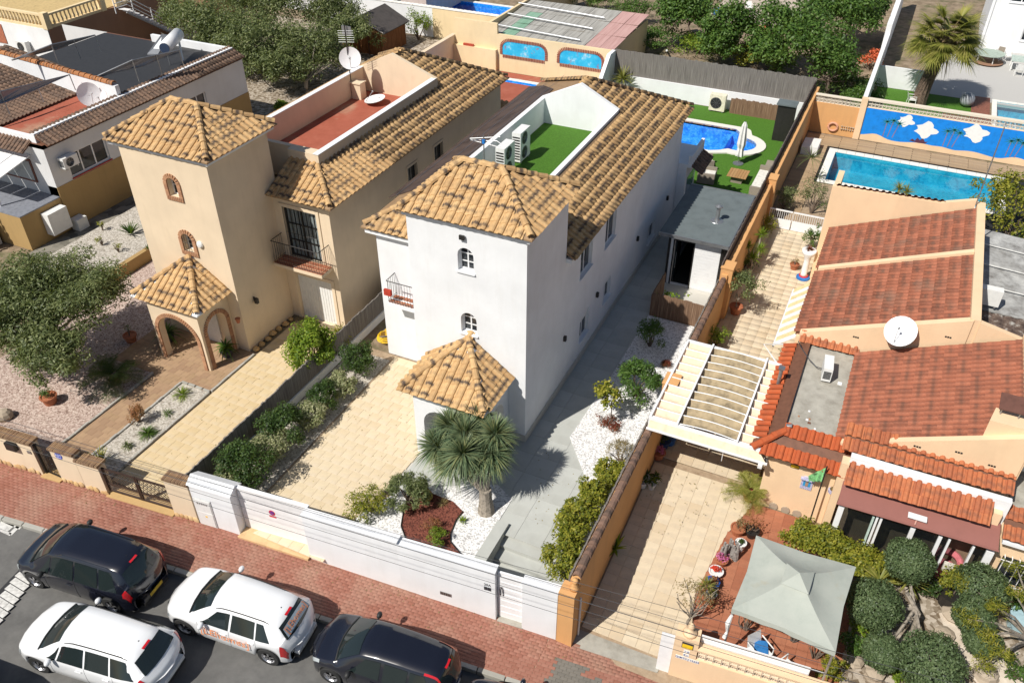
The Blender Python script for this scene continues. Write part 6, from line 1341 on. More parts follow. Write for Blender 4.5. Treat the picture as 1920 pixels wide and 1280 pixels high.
sf = thing('corner_sofa', 'wicker corner sofa with cream cushions along the mesh screen', 'sofa', (-5.2, 43.2, 0)); obj('base_frame', G().box(-5.75, 41.8, .02, -4.75, 44.2, .35), WICK, sf); obj('armrest', G().box(-5.75, 41.65, .02, -4.75, 41.8, .6), WICK, sf); obj('corner_back', G().box(-5.75, 44.2, .02, -4.75, 44.4, .7), WICK, sf); obj('backrest', G().box(-4.95, 41.8, .35, -4.75, 44.2, .75), WICK, sf); obj('seat_cushion', G().box(-5.73, 41.82, .35, -4.97, 44.18, .5), CUSH, sf)
solo('sun_lounger', G().slab([(-5.6, 44.7, .35), (-4.9, 44.7, .35), (-4.9, 45.6, .5), (-5.6, 45.6, .5)], .3), WICK, 'brown wicker lounger end behind the corner sofa', 'lounger')
ac_unit('pool_heat_pump', 'cream heat pump with round fan against the white back wall', (-10.2, 52.7, .02), 0, 1.0, .45, 1.1, 1, None, M_plain('cream_plastic', (.75, .7, .55), .5))
t = thing('outdoor_shower_cabinet', 'tall black cabinet with grey lid by the mesh screen behind the pool', 'cabinet', (-5.6, 49.9, 0)); obj('cabinet_body', G().box(-6.1, 49.6, 0, -5.1, 50.3, 2.2), BMET, t); obj('lid', G().box(-6.18, 49.5, 2.2, -5.05, 50.4, 2.28), SLATE, t)
reedwall('reed_screen', [(-9.4, 52.7), (-6.2, 52.7)], 0, 1.0, REEDB, 'brown reed screen against the white back wall beside the heat pump', jag=.04)
solo('back_wall', G().box(-17.6, 53.3, 0, -4.4, 53.5, 1.15), WHITE, 'low white wall at the end of the white house plot below the reed fence', 'wall')
reedwall('reed_fence', [(-17.5, 53.42), (-4.6, 53.42)], 1.15, 2.75, REED, 'tall grey reed fence on the white back wall in front of the garden', jag=.03, pw=1.3)
w_ = thing('boundary_wall', 'white stepped wall between the two back pools', 'wall', (-17.6, 48, 0)); obj('wall_body', G().box(-17.75, 38, 0, -17.5, 52.4, 1.5).prism([(-17.75, 51.0), (-17.5, 51.0), (-17.5, 52.4), (-17.75, 52.4)], 1.5, [1.52, 1.52, 2.7, 2.7]).box(-17.75, 52.4, 0, -17.5, 53.4, 2.7), WHITE, w_)
# rear annex of the white house: side terrace with small tile canopy
ra = thing('rear_balcony', 'small rear balcony with white parapet and dark tile canopy at the far house corner', 'balcony', (-8.5, 39.5, 0)); obj('balcony_floor', G().box(-9.3, 37.62, 2.9, -8.1, 40.0, 3.05), WHITE, ra); obj('parapet', G().box(-8.25, 37.65, 3.05, -8.1, 40.0, 3.5), WHITE, ra); obj('support_wall', G().box(-10.2, 37.62, 0, -8.3, 39.6, 2.9), WHITE, ra)
obj('patio_door', G().box(-8.31, 38.0, 0.05, -8.29, 39.4, 2.2), M_glass('blue_glass', (.1, .16, .22)), ra)
pc = Pieces('roof_tile', [barrel(), capt()], TILE_B); tile_face(pc, [(-7.6, 37.7, 2.6), (-7.6, 40.0, 2.6), (-8.1, 40.0, 2.9), (-8.1, 37.7, 2.9)]); pc.emit(ra)
# ================================================================ cream house back yard
pool('swimming_pool', 'blue rectangular pool seen behind the cream house roof', CP, .8, -.08, MOSAIC, WATER, .35, .05)
bw = thing('back_wall', 'pale yellow back wall with two brick framed arched tile pictures', 'wall', (-23.5, 53.8, 0)); FBk = Fac((-29.7, 53.6), (-17.75, 53.6)); obj('wall_body', FBk.box(G(), 3.4, FBk.L, 0, 2.55, -.2, 0).box(-29.7, 53.6, 0, -26.3, 53.8, 3.25), YELLOWW, bw); obj('lower_wall', G().box(-29.7, 53.3, 0, -26.3, 53.59, 1.5), YELLOWW, bw)
SKYT = M_ground('tile_picture', [(.35, (.02, .35, .62)), (.55, (.05, .48, .72)), (.68, (.5, .68, .75))], 1.1, rough=.3, bstr=0, extra=(3, .62, .66, (.3, .15, .22), .8))
for (a, b, c, d) in ((934, 102, 1030, 60), (1050, 112, 1137, 78)):
    u0, z0 = FBk.hit(a + 5, (a - 934) * .17 + 95); u1, _ = FBk.hit(b if b > 500 else c, 95)
for (xa, xb) in ((-26.1, -22.45), (-21.75, -18.3)):
    u0, u1 = xa + 29.7, xb + 29.7; z0, z1, zc = 1.05, 2.3, 1.7; n = 8; pts = [(u0 + .2, z0 + .16), (u1 - .2, z0 + .16)] + [(u1 - .75 + .55 * math.cos(PI / 2 * k / n), zc + .45 * math.sin(PI / 2 * k / n)) for k in range(n + 1)] + [(u0 + .75 - .55 * math.sin(PI / 2 * k / n), zc + .45 * math.cos(PI / 2 * k / n)) for k in range(n + 1)]
    obj('tile_picture', G().face(*[FBk.pt(u, z, .008) for u, z in pts]), SKYT, bw)
    pc = Pieces('trim_brick', [slabpiece(.2, .07, .05, .006)], M_piece('red_brick', [(.30, .09, .06), (.36, .13, .09)]), 6); m = len(pts); N3 = Vector((0, -1, 0))
    for i in range(m):
        a, b = Vector(pts[i]), Vector(pts[(i + 1) % m]); L = (b - a).length; k = max(1, round(L / .12))
        for j in range(k):
            c = a.lerp(b, (j + .5) / k); t_ = (b - a).normalized(); o2 = Vector((t_.y, -t_.x)); U = Vector((o2.x, 0, o2.y)); c = c + o2 * .1
            pc.add(0, Matrix.Translation(FBk.pt(c.x, c.y, .002)) @ Matrix((U, N3.cross(U), N3)).transposed().to_4x4())
    pc.emit(bw)
solo('side_wall', G().box(-29.95, 44.5, 0, -29.7, 53.8, 2.0).box(-29.98, 47, 2.0, -29.67, 53.8, 2.1), CREAM, 'beige side wall with capping between the wooden shed and cream house yard', 'wall')
solo('yard_wall', G().box(-29.95, 20, -.2, -29.7, 30, .55), TAN, 'low ochre retaining wall left of the cream tower', 'wall')
t = thing('planter_box', 'small red planter box on the ledge of the pale yellow wall', 'planter', (-28.5, 53.4, 1.5)); obj('box', G().box(-28.9, 53.35, 1.5, -28.1, 53.5, 1.65), M_plain('red_planter', (.4, .06, .03)), t)
# far pool, sheet roofs behind the wall
pool('swimming_pool', 'long deep blue pool behind the pale yellow wall at the top edge', LP, .8, -.05, MOSAIC, WATER, .4, .1)
solo('far_wall', G().box(-27.6, 53.9, 0, -27.4, 72, 2.9), YELLOWW, 'wall with tile edge between the far pool and sheet roofs', 'wall')
sr = thing('sheet_roof', 'patched corrugated sheet roof with poles behind the tile pictures', 'shed roof', (-23, 57, 2.4)); SHT = M_stripe('grey_sheet', [(.22, .21, .19), (.34, .33, .30), (.42, .41, .38)], (6, .4, 1), 1)
cols = [SHT, SHT, M_stripe('green_sheet', [(.15, .3, .2), (.25, .4, .3)], (6, .4, 1)), M_stripe('pink_sheet', [(.4, .22, .2), (.55, .35, .32)], (8, .4, 1))]
for i in range(9):
    for j in range(3):
        x = -27.3 + i * 1.05; y = 54 + j * 2.6; m = cols[3] if i > 6 else (cols[2] if (i == 1 and j < 2) else SHT); z = 2.45 + j * .12
        obj('sheet', G().slab([(x, y, z), (x + 1.02, y, z + random.uniform(-.03, .03)), (x + 1.02, y + 2.55, z + .1), (x, y + 2.55, z + .1)], .03), m, sr)
for j in range(3): obj('weight_pole', G().tube([(-27.6, 55.2 + j * 2.4, 2.7 + j * .12), (-20.5, 54.6 + j * 2.4, 2.62 + j * .12)], .06, 6), GMET, sr)
obj('support', G().box(-27.3, 54, 0, -18, 54.1, 2.4).box(-18.1, 54.1, 0, -18, 62, 2.4), YELLOWW, sr)
solo('wavy_wall', G().box(-44, 58.3, 0, -34.2, 58.5, 2.2), WHITE, 'white wall with wavy tile top behind the wooden shed', 'wall')
pc = Pieces('coping_tile', [barrel(.3, .5, .1), capt(.5, .13)], M_tile('white_tile', (.75, .74, .7), (.7, .68, .64), (.6, .58, .54), (.4, .38, .35), .2)); w3 = thing('tile_coping', 'row of pale cover tiles on the white wall behind the wooden shed', 'coping', (-39, 58.4, 2.2)); cap_line(pc, (-44, 58.4, 2.2), (-28, 58.4, 2.2)); pc.emit(w3)
solo('wavy_wall', G().box(-34.2, 58.3, 0, -27.6, 58.5, 2.2), YELLOWW, 'pale yellow wall section in front of the far blue pool', 'wall')
# wooden shed
o = thing('wooden_shed', 'brown boarded wooden shed with black felt pitched roof among the olives', 'shed', (-37, 53, 0)); x0, x1, y0, y1 = -38.9, -35.3, 52.7, 56.0; xm = (x0 + x1) / 2
obj('wall', G().box(x0, y0, 0, x1, y1, 1.75).prism([(x0, y0), (xm, y0), (x1, y0), (x1, y1), (xm, y1), (x0, y1)], 1.75, [1.76, 2.6, 1.76, 1.76, 2.6, 1.76]), WOOD, o)
for k in range(22):
    xa = x0 + k * (x1 - x0) / 22; obj('board', G().box(xa + .01, y0 - .02, .05, xa + (x1 - x0) / 22 - .01, y0 - .002, 1.72), WOOD, o)
obj('roof', G().slab([(x0 - .3, y0 - .5, 1.72), (xm, y0 - .5, 2.75), (xm, y1 + .2, 2.75), (x0 - .3, y1 + .2, 1.72)], .06).slab([(x1 + .3, y0 - .1, 1.72), (xm, y0 - .5, 2.75), (xm, y1 + .2, 2.75), (x1 + .3, y1 + .2, 1.72)], .06), M_plain('black_felt', (.07, .06, .055), .9, 0, .15, 3), o)
for s_ in (-1, 1): obj('barge_board', G().tube([(xm, y0 - .5, 2.72), (xm + s_ * 2.1, y0 - .5 + (.4 if s_ > 0 else 0), 1.7)], .05, 4), M_plain('grey_board', (.35, .32, .28)), o)
for x in (x0 + 1.5, x0 + 2.35): obj('door_post', G().box(x, y0 - .06, 0, x + .08, y0 - .02, 1.9), M_plain('dark_board', (.08, .03, .015)), o)
# ================================================================ left neighbour's house
hl = thing('solar_house', 'white and ochre house with solar panels and brown tiles at the left edge', 'house', (-38, 30, 0)); FH = Fac((-35.4, 23.9), (-35.4, 38.0)); GREYW = M_plaster('grey_white_render', (.66, .66, .66), (.5, .48, .42), .2)
wins = []
for q in ((134, 290, 196, 292, 2.4, 1.15), (360, 190, 386, 200, 1.3, 1.05)):
    a, b = FH.hit(q[0], q[1]), FH.hit(q[2], q[3]); uc = (a[0] + b[0]) / 2
    wins.append((uc - q[4] / 2, uc + q[4] / 2, 2.35 if q[4] > 2 else 2.3, 2.35 + q[5]))
g = G(); facade(g, FH, 2.25, 4.4, wins, .15); g.face((-50, 23.9, 0), (-35.4, 23.9, 0), (-35.4, 23.9, 4.4), (-50, 23.9, 4.4)); g.face((-35.4, 38, 0), (-50, 38, 0), (-50, 38, 4.4), (-35.4, 38, 4.4)); obj('wall', g, GREYW, hl)
obj('ochre_base', G().box(-36, 23.9, 0, -35.37, 38.0, 2.25), TAN, hl)
window(hl, FH, *wins[0], cols=3, dep=.1, fw=.07, sill=REDC); window(hl, FH, *wins[1], cols=2, dep=.1, fw=.06)
obj('roof_slab', G().box(-46, 23.9, 4.2, -35.4, 38, 4.4), DECK_R, hl)
obj('roof_terrace', G().box(-39, 24.2, 4.4, -36.05, 29.3, 4.43), TERR, hl); obj('dark_terrace', G().box(-46, 29.7, 4.4, -36.05, 37.8, 4.43), M_plain('black_floor', (.03, .03, .032)), hl)
obj('parapet', G().box(-36.05, 24.0, 4.4, -35.85, 37.9, 4.85).box(-42, 37.7, 4.4, -36.05, 37.9, 4.85).box(-42, 24.0, 4.4, -36.05, 24.2, 4.7), WHITE, hl)
pcB = Pieces('roof_tile', [barrel(.24, .42, .06), capt()], TILE_B); rb = obj('roof', G(), DECK_R, hl)
for q in ([(-35.15, 24.0, 4.4), (-35.15, 38.0, 4.4), (-35.85, 38.0, 4.72), (-35.85, 24.0, 4.72)], [(-39, 24.3, 4.5), (-39, 29.3, 4.5), (-46, 29.3, 5.55), (-46, 24.3, 5.55)], [(-42, 23.4, 4.1), (-36.2, 23.4, 4.1), (-36.2, 24.0, 4.45), (-42, 24.0, 4.45)], [(-39, 29.7, 4.5), (-39, 31.2, 4.5), (-46, 31.2, 5.5), (-46, 29.7, 5.5)]):
    obj('roof_deck', G().slab(q, .05), DECK_R, rb); tile_face(pcB, q, w=.24, e=.38)
pcB.emit(rb, 'tile_field')
_a, _b = PY(50, 114, 29.4), PY(215, 160, 29.4); ZC = lambda x: _b.z + (x - _b.x) * (_a.z - _b.z) / (_a.x - _b.x)
g = G().prism([(-47, 29.3), (-36.05, 29.3), (-36.05, 29.55), (-47, 29.55)], 4.4, [ZC(-47), ZC(-36.05), ZC(-36.05), ZC(-47)]); obj('cross_wall', g, WHITE, hl)
pc = Pieces('coping_tile', [barrel(), capt(.44, .16)], M_tile('orange_cap', (.5, .22, .08), (.4, .16, .06), (.25, .12, .06), (.08, .06, .05), .6)); cap_line(pc, (-36.2, 29.42, ZC(-36.2)), (-46, 29.42, ZC(-46))); pc.emit(rb)
PANEL = M_plain('solar_glass', (.24, .25, .27), .2, .1, .05, 1, spec=.6)
def solar(label, corners, legs, zb):
    t = thing('solar_array', label, 'solar panels', tuple(corners[0])); c = [Vector(q) for q in corners]
    for i in range(3):
        a, b = c[0].lerp(c[1], i / 3 + .005), c[0].lerp(c[1], (i + 1) / 3 - .005); d, e = c[3].lerp(c[2], i / 3 + .005), c[3].lerp(c[2], (i + 1) / 3 - .005)
        p_ = obj('panel', G().slab([a, b, e, d], .04), PANEL, t)
    g = G(); g.tube([c[0], c[1], c[2], c[3], c[0]], .03, 4); obj('frame', g, GMET, t)
    for q in (c[2], c[3], (c[2] + c[3]) / 2): obj('leg', G().tube([q, (q.x + .1, q.y, zb)], .03, 4), GMET, t)
    return t
solar('solar panel row over the brown tiles, left of the white satellite dish', [P(-60, 212, 5.5), P(15, 190, 5.5), P(130, 140, 5.7), P(0, 172, 6.0)], 0, 4.9)
solar('solar panel row on the dark roof beside the white water tank', [P(182, 143, 5.6), P(268, 124, 5.6), P(336, 94, 5.9), P(248, 113, 6.1)], 0, 4.5)
solar('pale solar panel row in front of the brown rendered building', [P(22, 113, 6.2), P(105, 92, 6.2), P(178, 66, 6.4), P(96, 84, 6.6)], 0, 5.5)
t = thing('solar_water_tank', 'white cylinder water tank with blue collector on the left roof', 'water heater', (-38.6, 37.3, 4.4)); obj('tank', G().tube([P(309, 90, 5.6), P(334, 64, 5.7)], .34, 18), WMET, t, True); obj('tank_end', G().tube([P(308.6, 90.4, 5.6), P(308, 91, 5.6)], .28, 14), M_plain('dark_blue', (.03, .05, .1)), t)
obj('collector', G().slab([P(276, 101, 4.7), P(296, 102, 4.7), P(317, 66, 5.5), P(303, 64, 5.6)], .08), PANEL, t)
for p_ in (P(311, 90, 5.4), P(334, 68, 5.4)): obj('leg', G().tube([p_, (p_.x, p_.y, 4.4)], .04, 5), GMET, t)
obj('pipe', G().tube([(-38.6, 36.7, 5.8), (-38.0, 36.0, 5.2), (-37.6, 35.6, 4.5)], .06, 6), WPLA, t)
dish('satellite_dish', 'white satellite dish seen edge on against the white cross wall', (-37.4, 28.7, 4.45), .6, (.85, -.3, .35), .45); dish('satellite_dish', 'smaller dish near the parapet end of the white cross wall', (-36.5, 28.9, 4.45), .4, (-.3, -.8, .3), .35)
ac_unit('air_conditioner', 'air conditioner hung on the left house wall near the three part window', (-35.15, 24.8, 3.0), PI / 2, .85, .35, .6, 1)
t = thing('front_porch', 'raised front porch with white sheet roof and white stair railing at far left', 'porch', (-39, 22.5, 0)); obj('porch_base', G().box(-44, 21.6, 0, -35.4, 23.88, 1.75), TAN, t); obj('porch_floor', G().box(-44, 21.6, 1.75, -35.4, 23.88, 1.8), M_plain('blue_grey_floor', (.2, .21, .24)), t)
for k in range(8): obj('roof_sheet', G().slab([(-44 + k * .95, 21.9, 3.35), (-43.1 + k * .95, 21.9, 3.35), (-43.1 + k * .95, 23.88, 3.75), (-44 + k * .95, 23.88, 3.75)], .04), WMET, t)
for x in (-43, -40, -37.2): obj('porch_post', G().box(x, 21.95, 1.8, x + .1, 22.05, 3.35), WMET, t)
for k in range(9): obj('stair', G().box(-40, 20.4 + k * .0, 0, -37.3, 21.6 - k * .13, .0 + .2 * (9 - k) * 0 + .0 + .19 * (9 - k)), GREYW, t) if k else None
g = G(); 
for k in range(14): g.lathe((-37.2, 21.5 - k * .18, 1.9 - k * .13), [(.03, -.3), (.06, -.15), (.03, .1), (.05, .3)], 6)
tag(obj('baluster_row', g, WPLA, t), kind='stuff'); obj('window_frame', G().box(-38.9, 23.85, 2.3, -36.6, 23.89, 3.5), M_plain('brown_frame', (.15, .05, .03)), t); obj('window_glass', G().box(-38.8, 23.83, 2.4, -36.7, 23.85, 3.4), M_glass('pale_glass', (.3, .33, .34), .1), t)
solo('cabinet', G().box(-35.36, 22.6, .4, -34.9, 23.7, 1.5), WPLA, 'white louvred cabinet standing by the ochre wall corner', 'cabinet'); solo('water_drum', G().box(-35.3, 23.9, 0, -34.8, 24.5, .6), WPLA, 'small pale plastic box on the ground beside the louvred cabinet', 'box')
struct('raised_gravel_bed', G().box(-33.6, 20.2, -.2, -29.96, 29.5, .45), GRAVG); struct('stone_path', G().box(-35.35, 21, -.2, -33.6, 38, .02), M_ground('crazy_stone', [(.3, (.12, .11, .09)), (.6, (.24, .22, .18))], 2, vor=2.5, bstr=.4))
struct('olive_grove_ground', G().box(-70, 38.5, -.2, -30, 57.8, .0), EARTHG)
# brown building behind
bb = thing('brown_building', 'brown rendered building with balustraded roof terrace and outside staircase, top left', 'house', (-55, 45, 0)); obj('wall', G().box(-75, 38.4, 0, -52, 50.2, 3.7), BROWNB, bb); obj('front_face', G().box(-75, 38.35, 0, -52.02, 38.39, 3.7), WHITE, bb); obj('terrace_floor', G().box(-75, 38.6, 3.7, -52.2, 50, 3.75), M_plain('ochre_floor', (.55, .4, .18)), bb)
obj('terracotta_patch', G().box(-60, 38.3, 2.2, -56.5, 38.34, 3.5), M_plain('terracotta_patch', (.4, .14, .08)), bb)
for (x0, y0, x1, y1) in ((-75, 38.4, -52, 38.65), (-52.25, 38.65, -52, 43.2), (-52.25, 44.5, -52, 50.2)):
    obj('balustrade_rail', G().box(x0, y0, 4.5, x1, y1, 4.62).box(x0, y0, 3.7, x1, y1, 3.85), YELLOWW, bb)
    L = max(x1 - x0, y1 - y0); n = int(L / .32)
    pcb = Pieces('baluster', [(G().lathe((0, 0, 0), [(.05, 0), (.09, .15), (.05, .4), (.06, .65)], 6), None)], YELLOWW, 3)
    for i in range(n): pcb.add(0, Matrix.Translation(((x0 + x1) / 2 if L > 1 and x1 - x0 < 1 else x0 + (i + .5) * L / n, y0 + (i + .5) * L / n if x1 - x0 < 1 else (y0 + y1) / 2, 3.85)))
    pcb.emit(bb, 'baluster_run')
for (x, y) in ((-52.12, 38.5), (-52.12, 43.2), (-52.12, 44.5), (-60, 38.5), (-68, 38.5)): obj('terrace_post', G().box(x - .2, y - .2, 3.7, x + .2, y + .2, 4.75), YELLOWW, bb)
stt = thing('outside_staircase', 'white metal outside staircase with railings on the brown building', 'stairs', (-51.5, 46, 0))
for k in range(16): obj('step', G().box(-51.95, 44.4 + k * .32, 3.5 - k * .22, -51.0, 44.72 + k * .32, 3.55 - k * .22), WMET, stt)
obj('stringer', G().tube([(-51.0, 44.2, 3.45), (-51.0, 49.5, -.1)], .06, 4), GMET, stt)
for z in (.35, .65, .95): obj('handrail', G().tube([(-51.0, 43.3, 3.6 + z), (-51.0, 44.4, 3.6 + z), (-51.0, 49.5, .0 + z)], .03, 5), WMET, stt)
for k in range(5): obj('rail_post', G().tube([(-51, 43.3 + k * 1.55, 3.6 - max(0, k * 1.55 - 1.1) * .69), (-51, 43.3 + k * 1.55, 4.6 - max(0, k * 1.55 - 1.1) * .69)], .04, 5), WMET, stt)
FBB = Fac((-52, 38.4), (-52, 50)); window(bb, FBB, 1.3, 2.5, 0.9, 2.4, cols=3, dep=-.05, grille=WMET); window(bb, FBB, 2.7, 3.5, 1.4, 2.4, cols=3, dep=-.05, grille=WMET)
ac_unit('air_conditioner', 'air conditioner below the balustrade of the brown building', (-54.6, 38.1, 1.9), 0, .9, .35, .8, 1)
pb = thing('parasol_base', 'round grey parasol base on the pale patio beyond the staircase', 'parasol base', (-54.7, 49.9, 0)); struct('pale_patio', G().box(-62, 50.2, -.2, -49.5, 62, .02), M_plain('pale_pink_floor', (.55, .4, .3))); obj('disc', G().lathe((-54.2, 51.5, .02), [(.45, 0), (.45, .08), (.06, .12), (.05, .6)], 16), GMET, pb)
solo('white_pole', G().tube([(-52.6, 51.2, 0), (-54.2, 51.0, 3.6)], .07, 6), WMET, 'leaning white pole on the patio by the parasol base', 'pole')
solo('patio_cabin', G().box(-60, 54, 0, -52.5, 58, 2.4), BROWNB, 'dark brown outbuilding behind the pale patio at the top edge', 'outbuilding')
solo('far_white_house', G().box(-52, 60, 0, -40, 70, 3.2), WHITE, 'white walled house behind the olive trees at the top edge', 'house'); solo('far_white_house', G().box(-39.5, 62, 0, -36.9, 70, 3.4), M_plaster('pinkish_render', (.6, .5, .46)), 'pinkish walled house above the wooden shed at the top edge', 'house')
# ================================================================ top right property
hr = thing('far_white_villa', 'white villa with dark windows at the upper right corner', 'house', (9, 78, 0)); FV = Fac((4.7, 73.6), (14, 73.6)); vw = [(1.1, 2.6, 3.5, 4.7), (2.6, 3.6, .9, 2.2)]
g = G(); facade(g, FV, 0, 7, vw, .15); g.face((4.7, 82, 0), (4.7, 73.6, 0), (4.7, 73.6, 7), (4.7, 82, 7)); g.face((4.7, 73.6, 7), (14, 73.6, 7), (14, 82, 7), (4.7, 82, 7)); obj('wall', g, WHITE, hr)
for w in vw: window(hr, FV, *w, cols=2, dep=.1, fw=.07, sill=WHITE)
obj('downpipe', G().tube([(4.85, 73.55, 0), (4.85, 73.55, 7)], .05, 6), WMET, hr)
solo('garden_side_wall', G().box(-1.75, 52.3, 0, -1.5, 66, 2.3).box(-1.85, 66, 0, -1.5, 82, 3.0), WHITE, 'white wall running back from the mural wall beside the palm', 'wall'); solo('garden_cross_wall', G().box(-1.5, 61.85, 0, 1.9, 62.0, 1.4), WHITE, 'low white wall behind the palm trunk on the green lawn', 'wall')
pool('swimming_pool', 'pale blue pool corner with red brown deck at the right edge', NP2, .8, -.05, MOSAICT, WATERT, .3, .05)
rd = struct('red_deck', G().box(3.0, 54.6, -.2, 6.0, 58.5, .03).box(6.0, 54.6, -.2, 14, 57.1, .03).box(4.6, 58.5, -.2, 5.7, 62.6, .03), M_plain('red_deck_boards', (.22, .08, .05), .7, 0, .2, 8))
tt = thing('round_garden_table', 'round pale green garden table on the grey terrace of the white villa', 'table', (5.4, 70.2, 0)); obj('table_top', G().lathe((5.4, 70.2, .7), [(1.0, 0), (1.0, .05), (.01, .06)], 24), M_plain('pale_green_top', (.35, .42, .36)), tt)
for a in range(4): obj('leg', G().tube([(5.4 + .7 * math.cos(a * PI / 2 + .4), 70.2 + .7 * math.sin(a * PI / 2 + .4), .7), (5.4 + .8 * math.cos(a * PI / 2 + .4), 70.2 + .8 * math.sin(a * PI / 2 + .4), 0)], .03, 5), WPLA, tt)
obj('lower_ring', G().lathe((5.4, 70.2, .12), [(1.05, 0), (1.05, .04)], 24), BROWNB, tt)
t2 = thing('square_garden_table', 'square pale green garden table at the right edge of the grey terrace', 'table', (7.6, 69.6, 0)); obj('table_top', G().box(6.8, 69.0, .7, 8.4, 70.4, .75), M_plain('pale_green_top', (.4, .48, .43)), t2)
for x in (6.9, 8.3):
    for y in (69.1, 70.3): obj('leg', G().box(x - .04, y - .04, 0, x + .04, y + .04, .7), WPLA, t2)
for lab, loc, rz in (('white garden chair behind the round pale green table', (5.1, 71.6, .02), 0), ('tall white garden chair standing between the two pale green tables', (6.7, 71.2, .02), .3), ('white garden chair in front of the square pale green table', (7.4, 68.3, .02), PI)): plastic_chair(lab, loc, rz, None)
plastic_chair('brown woven garden chair beside the round pale green table', (6.05, 71.3, .02), -.4, None, WICK); plastic_chair('white slatted lawn chair on the green turf left of the palm trunk', (1.0, 59.0, .02), 1.8, None)
bc = solo('garden_ball', G().ball((4.25, 60.4, .45), .45, 16, 9), M_plain('grey_ball', (.33, .35, .38), .4), 'grey ball on the turf beside the red deck', 'ball', None, True)
# grey corrugated roofs at the right edge
t = thing('lean_to_roof', 'weathered grey corrugated lean to roof right of the bungalow', 'shed roof', (6.5, 33, 2)); CORR = M_ground('weathered_sheet', [(.3, (.14, .13, .12)), (.5, (.34, .34, .33)), (.7, (.52, .52, .5))], 1.6, extra=(.5, .5, .7, (.2, .19, .17), .5))
def corr(x0, x1, y0, y1, z0, z1, w, mat, par, nm='corrugated_sheet'):
    n = int((x1 - x0) / w); 
    for i in range(n):
        a = x0 + (x1 - x0) * i / n; g = G(); k = 5
        for y, z in ((y0, z0), (y1, z1)): g.v += [(a + (x1 - x0) / n * j / k, y, z + .05 * math.sin(PI * j / k)) for j in range(k + 1)]
        g.f = [(j, j + 1, k + 2 + j, k + 1 + j) for j in range(k)]; obj(nm, g, mat, par)
g = G().slab([(4.4, 31.4, 2.4), (9, 31.4, 2.3), (9, 37.2, 2.6), (4.4, 37.2, 2.9)], .05); obj('flat_sheet', g, CORR, t)
for y in (32.9, 34.4, 35.9): obj('sheet_seam', G().tube([(4.4, y, 2.5 + (y - 31.4) * .08), (9, y, 2.34 + (y - 31.4) * .05)], .03, 4), M_plain('pale_seam', (.5, .5, .48)), t)
corr(4.6, 9, 26.4, 31.3, 2.0, 2.35, .38, M_ground('lichen_sheet', [(.35, (.05, .035, .03)), (.55, (.14, .10, .08)), (.68, (.42, .40, .36))], 4), t)
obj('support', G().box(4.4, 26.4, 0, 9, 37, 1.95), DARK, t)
ac_unit('air_conditioner', 'air conditioner with white hose on the grey corrugated lean to roof', (5.05, 31.6, 2.5), PI, .95, .35, .75, 1)
ac_unit('air_conditioner', 'air conditioner on the small roof at the right edge below the chimney', (6.55, 21.9, 2.9), -.3, .9, .35, .85, 1)
solo('side_roof', G().box(5.85, 20.3, -.2, 9, 26.0, 2.75), CONC, 'low grey flat roof at the right edge below the chimney', 'shed roof')
# overhead wires along the street
wr = thing('overhead_wires', 'thin overhead wires running along the street above the walls', 'wires', (-8, 10, 5.5))
for i, (a, b, z) in enumerate((((200, 858), (1500, 1250), 5.6), ((200, 846), (1500, 1232), 5.75), ((200, 872), (1500, 1268), 5.4), ((250, 905), (1500, 1290), 5.1), ((300, 880), (1500, 1205), 5.9))):
    p, q = P(*a, z), P(*b, z); d = q - p; pts = []
    for k in range(-12, 25):
        s_ = k / 12; v = p + d * s_; v.z += .12 * (2 * s_ - 1) ** 2 * .2; pts.append(v)
    obj('wire', G().tube(pts, .006 if i else .009, 4), INK, wr)
